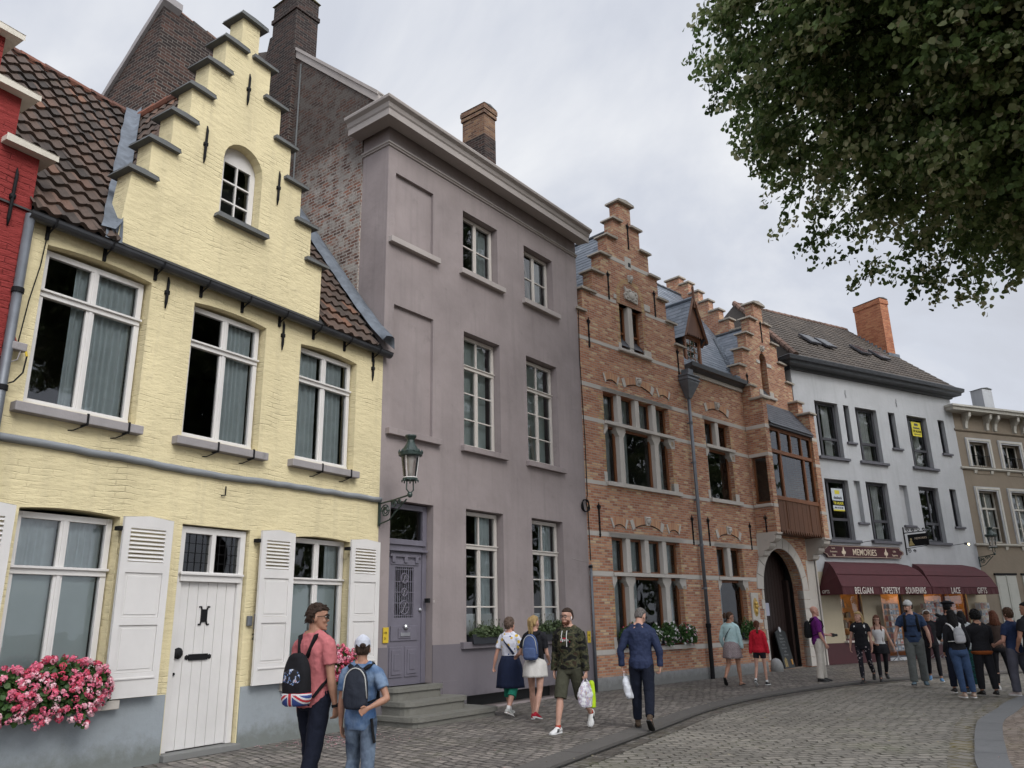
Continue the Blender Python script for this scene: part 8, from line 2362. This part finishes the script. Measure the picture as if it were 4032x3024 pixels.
GER = tinted('geranium_petals', [(0, (.52, .05, .09)), (.4, (.60, .12, .20)), (.75, (.66, .26, .33)), (1, (.76, .52, .55))], .6, 0, var=.0)
GLF = leafmat('geranium_leaves', [(0, (.02, .05, .012)), (.5, (.045, .10, .025)), (.9, (.09, .15, .045)), (1, (.25, .10, .05))], .2)
WFL = tinted('small_petals', [(0, (.45, .02, .04)), (.15, (.45, .02, .04)), (.2, (.55, .16, .28)), (.5, (.60, .28, .38)), (.56, (.72, .72, .70)), (1, (.78, .78, .76))], .6, 0, var=.0)
def planter(name, label, pl, x0, x1, y, z, h_up, h_dn, nleaf, nhead, petal, box=None, head_r=.045, fsz=.022, lsz=.05, tr=(0, 1), depth=.20, group='window boxes in flower', spikes=0, seed=0, lm=GLF, cat='flower box'):
    t = thing(name, label, cat, tuple(W2(pl, (x0 + x1) / 2, y, z)), math.pi / 2 - R(pl[2]), group)
    w_ = (x1 - x0) / 2; rr = np.random.default_rng(seed + 40)
    if box: MB().slab([(-w_ + .03, -.15), (w_ - .03, -.15), (w_, .02), (-w_, .02)], [], -.09, .09).build('trough', box, t, bevel=.008)
    def surf(n, k=1.0):
        a = rr.uniform(-1, 1, n); b = rr.uniform(-.55, 1, n) * math.pi / 2
        lump = np.array([1 + .55 * noise.noise(Vector((x_ * 4.1 * w_ + seed, bb * 1.3, seed))) for x_, bb in zip(a, b)])
        env = np.clip(1 - np.abs(a) ** 4 * .7, 0, 1) * lump * k
        yy = -np.cos(b) * depth * env; zz = np.where(b > 0, np.sin(b) * h_up, np.sin(b) / math.sin(.55 * math.pi / 2) * h_dn) * env
        return np.stack([a * w_ * (1 + .05 * lump), yy, zz], 1), b
    C_, b = surf(nleaf); C_ *= 1; C_[:, 1:] *= rr.uniform(.3, 1.0, nleaf)[:, None]
    N_ = unit(rr.normal(size=C_.shape) * .7 + np.array([0, -.7, .6]))
    leaf_mesh('foliage', C_, N_, rr.uniform(.6, 1.3, nleaf) * lsz, np.clip(rr.normal(.45, .2, nleaf), 0, .95), lm, t)
    if nhead:
        Hc, b = surf(nhead, 1.04); per = 26 if head_r > .03 else 9
        idx = np.repeat(np.arange(nhead), per); n = len(idx); d = unit(rr.normal(size=(n, 3)) + np.array([0, -.5, .2]))
        ht = rr.uniform(tr[0], tr[1], nhead)
        hr = rr.uniform(.6, 1.15, nhead) * head_r
        leaf_mesh('blossoms', Hc[idx] + d * hr[idx][:, None], unit(d + rr.normal(size=d.shape) * .4), rr.uniform(.7, 1.3, n) * fsz, np.clip(ht[idx] + rr.normal(0, .13, n), .001, .999), petal, t, 'petal')
    if spikes:
        q = MB(); r2 = random.Random(seed)
        for i in range(spikes):
            x = r2.uniform(-w_, w_); hgt = h_up * r2.uniform(.7, 1.5); dx, dy = r2.uniform(-.06, .06), r2.uniform(-.08, .03)
            q.tube([(x, 0, 0), (x + dx * .5, dy * .5, hgt * .6), (x + dx, dy, hgt)], .004, 4); q.ell((x + dx, dy, hgt), (.010, .010, .022), 5, 4)
        q.build('stalks', plain('lavender_stalk', (.09, .10, .07), .8, .2), t)
    return t
planter('geranium_box', 'window box brimming with pink geraniums under the large left window', PY, -6.36, -4.90, -.14, .93, .32, .30, 2500, 235, GER, M_bluestone, head_r=.038, fsz=.030, lsz=.06, depth=.22, seed=1)
planter('geranium_box', 'smaller mass of pink geraniums behind the man in pink and the boy', PY, -1.92, -.62, -.16, .95, .36, .28, 1500, 230, GER, M_bluestone, head_r=.036, fsz=.028, lsz=.065, depth=.24, seed=2)
planter('lavender_box', 'black trough of wispy lavender on the left sill of the mauve house', PG, 2.42, 3.42, -.05, 1.36, .20, .02, 1500, 0, WFL, plain('black_trough', (.02, .022, .028), .5, .1), lsz=.05, depth=.12, seed=3, spikes=36, lm=leafmat('lavender_leaves', [(0, (.03, .05, .02)), (1, (.12, .16, .07))], .2), cat='planter')
planter('lavender_box', 'trough of wispy plants on the right sill of the mauve house, behind the hooded man', PG, 4.70, 5.75, -.05, 1.36, .26, .02, 1200, 0, WFL, MATS['black_trough'], lsz=.05, depth=.12, seed=4, spikes=30, lm=bpy.data.materials['lavender_leaves'], cat='planter')
for i, (a, b, lb, tr) in enumerate(((.92, 1.62, 'dark planter of leaves with red blooms at the left of the wide ground-floor window', (0, .18)), (1.70, 2.55, 'planter of dark leaves with trailing white flowers behind the man in dark blue', (.56, 1)), (2.60, 3.30, 'bushy green planter between white and pink flowers below the wide window', (.45, .9)), (3.38, 4.15, 'planter with pink and white flowers at the right end of the wide window', (.2, 1)), (6.55, 7.35, 'dark leafy planter on the sill beside the plaque, behind the girl in red', (0, .5)))):
    planter('planter', lb, PB, a, b, -.09, 1.14, .38 if i in (2, 4) else .30, .20, 1500, 34 if i < 4 else 8, WFL, MATS['black_trough'], head_r=.026, fsz=.026, lsz=.055, tr=tr, depth=.20, seed=10 + i, cat='planter', group='planters along the brick house windows')

# ================================================================== shop goods, board, wires
def rack(label, pl, x, y, w_, z0, z1, n, cols, round_=False, seed=0):
    t = thing('display_rack', label, 'display rack', tuple(W2(pl, x, y, 0)), math.pi / 2 - R(pl[2]), 'souvenir racks outside the shop')
    f = MB()
    f.tube([(0, 0, .05), (0, 0, z1)], .015, 6)
    for k in range(4): a = k * math.pi / 2 + .4; f.tube([(0, 0, .18), (.2 * math.cos(a), .2 * math.sin(a), .02)], .012, 5)
    for i in range(n + 1): z = z0 + (z1 - z0) * i / n; f.box(-w_, w_, -.10, -.09, z - .005, z + .005); f.box(-w_, w_, .09, .10, z - .005, z + .005); f.box(-w_, -w_ + .01, -.1, .1, z - .005, z + .005); f.box(w_ - .01, w_, -.1, .1, z - .005, z + .005)
    f.build('rack_frame', plain('grey_wire', (.25, .26, .28), .4, .1), t)
    rr = random.Random(seed); q = MB()
    for i in range(n):
        for j in range(cols):
            z = z0 + (z1 - z0) * (i + .12) / n; hh = (z1 - z0) / n * .78; xx = -w_ + 2 * w_ * (j + .08) / cols; ww = 2 * w_ / cols * .84
            q.box(xx, xx + ww, -.115, -.105, z, z + hh, t=rr.random() * .98 + .01); q.box(xx, xx + ww, .105, .115, z, z + hh, t=rr.random())
            q.box(xx + ww * .15, xx + ww * .85, -.118, -.114, z + hh * .15, z + hh * .6, t=rr.random() * .98 + .01)
    o = q.build('postcards', tinted('postcard_%d' % seed, [(0, (.10, .14, .20)), (.3, (.22, .26, .30)), (.6, (.42, .43, .44)), (.85, (.30, .22, .18)), (1, (.40, .10, .10))], .5, 0, var=.35), t); o['kind'] = 'stuff'
    return t
rack('tall postcard rack left of the man in the grey cap', PW, 3.15, -.45, .26, .35, 1.95, 8, 3, seed=1)
rack('postcard rack behind the woman with her hands on her head', PW, 5.25, -.45, .24, .5, 1.95, 7, 3, seed=2)
rack('blue and white postcard rack standing right of the shop door', PW, 5.95, -.35, .20, .5, 2.0, 7, 2, seed=3)
rack('silvery rack of round fridge magnets at the right end of the shop', PW, 8.95, -.30, .30, .6, 1.95, 5, 3, seed=4)
b = thing('chalkboard', 'black chalkboard menu with a round white badge leaning in the archway', 'sign board', tuple(W2(PB, 9.98, .28, 0)), math.pi / 2 - R(PB[2]) + R(6))
q = MB(); q.slab([(-.42, 0), (.42, 0), (.42, 1.12), (.14, 1.20), (-.14, 1.20), (-.42, 1.12)], [], -.015, .015); bo = q.build('board', plain('chalkboard_black', (.022, .026, .028), .6, .15), b, bevel=.006, rot=(R(-11), 0, 0))
ck = plain('chalk', (.24, .25, .25), .9, .1)
for i, (s, z, sz) in enumerate((('Menu', 1.00, .09), ('Dagsuggestie', .90, .075), ('Soep van de dag', .80, .065), ('Wafels', .70, .075), ('Warme dranken', .60, .07), ('Koffie', .49, .08), ('Pannenkoek', .39, .07))):
    text(s, sz, ck, bo, (-.02, -.017, z), align='CENTER', ext=.0005, name='chalk_writing')
q = MB(); q.lathe([(.085, 0), (.085, .01)], (0, -.018, 1.20), 20, ax=Matrix.Rotation(R(90), 3, 'X')); q.build('badge', M_white2, bo)
q = MB(); q.lathe([(.03, 0), (.04, .16)], (.24, -.022, .10), 8); q.build('painted_glass', plain('beer_orange', (.50, .25, .06), .5, .2), bo)
q = MB(); q.slab([(-.33, .05), (-.12, .05), (-.10, .28), (-.2, .34), (-.32, .26)], [], -.020, -.016); q.build('painted_fruit', plain('fruit_paint', (.22, .16, .06), .6, .5, 18), bo)
# junction box and wires at the left of the yellow house
j = thing('junction_box', 'small grey cable junction box with loose wires beside the large left window', 'junction box', tuple(W2(PY, -6.50, -.10, 4.82)), math.pi / 2 - R(PY[2]))
MB().box(-.10, .12, -.05, .05, -.05, .05).build('box_body', M_sill, j, bevel=.012)
MB().tube([(.10, -.03, .0), (.13, -.04, -.10)], .014, 6).build('yellow_plug', bpy.data.materials['yellow_plate'], j)
MB().tube([(.13, -.04, -.10), (.12, -.03, -.30), (.05, .0, -.42), (-.05, .03, -.48), (-.10, .03, -.9)], .010, 5).build('wire', M_black, j)
MB().tube([(.02, -.02, .05), (.08, .02, .6), (.16, .05, 1.1), (.20, .06, 1.75)], .008, 5).build('wire', M_black, j)
MB().tube([(.06, -.03, -.04), (.04, -.02, -.16), (-.02, .0, -.20), (-.12, .03, -.14)], .008, 5).build('wire', M_sill, j)
MB().tube([(.0, -.02, .04), (-.08, -.02, .20), (-.05, .0, .34)], .012, 5).build('wire', M_red, j)
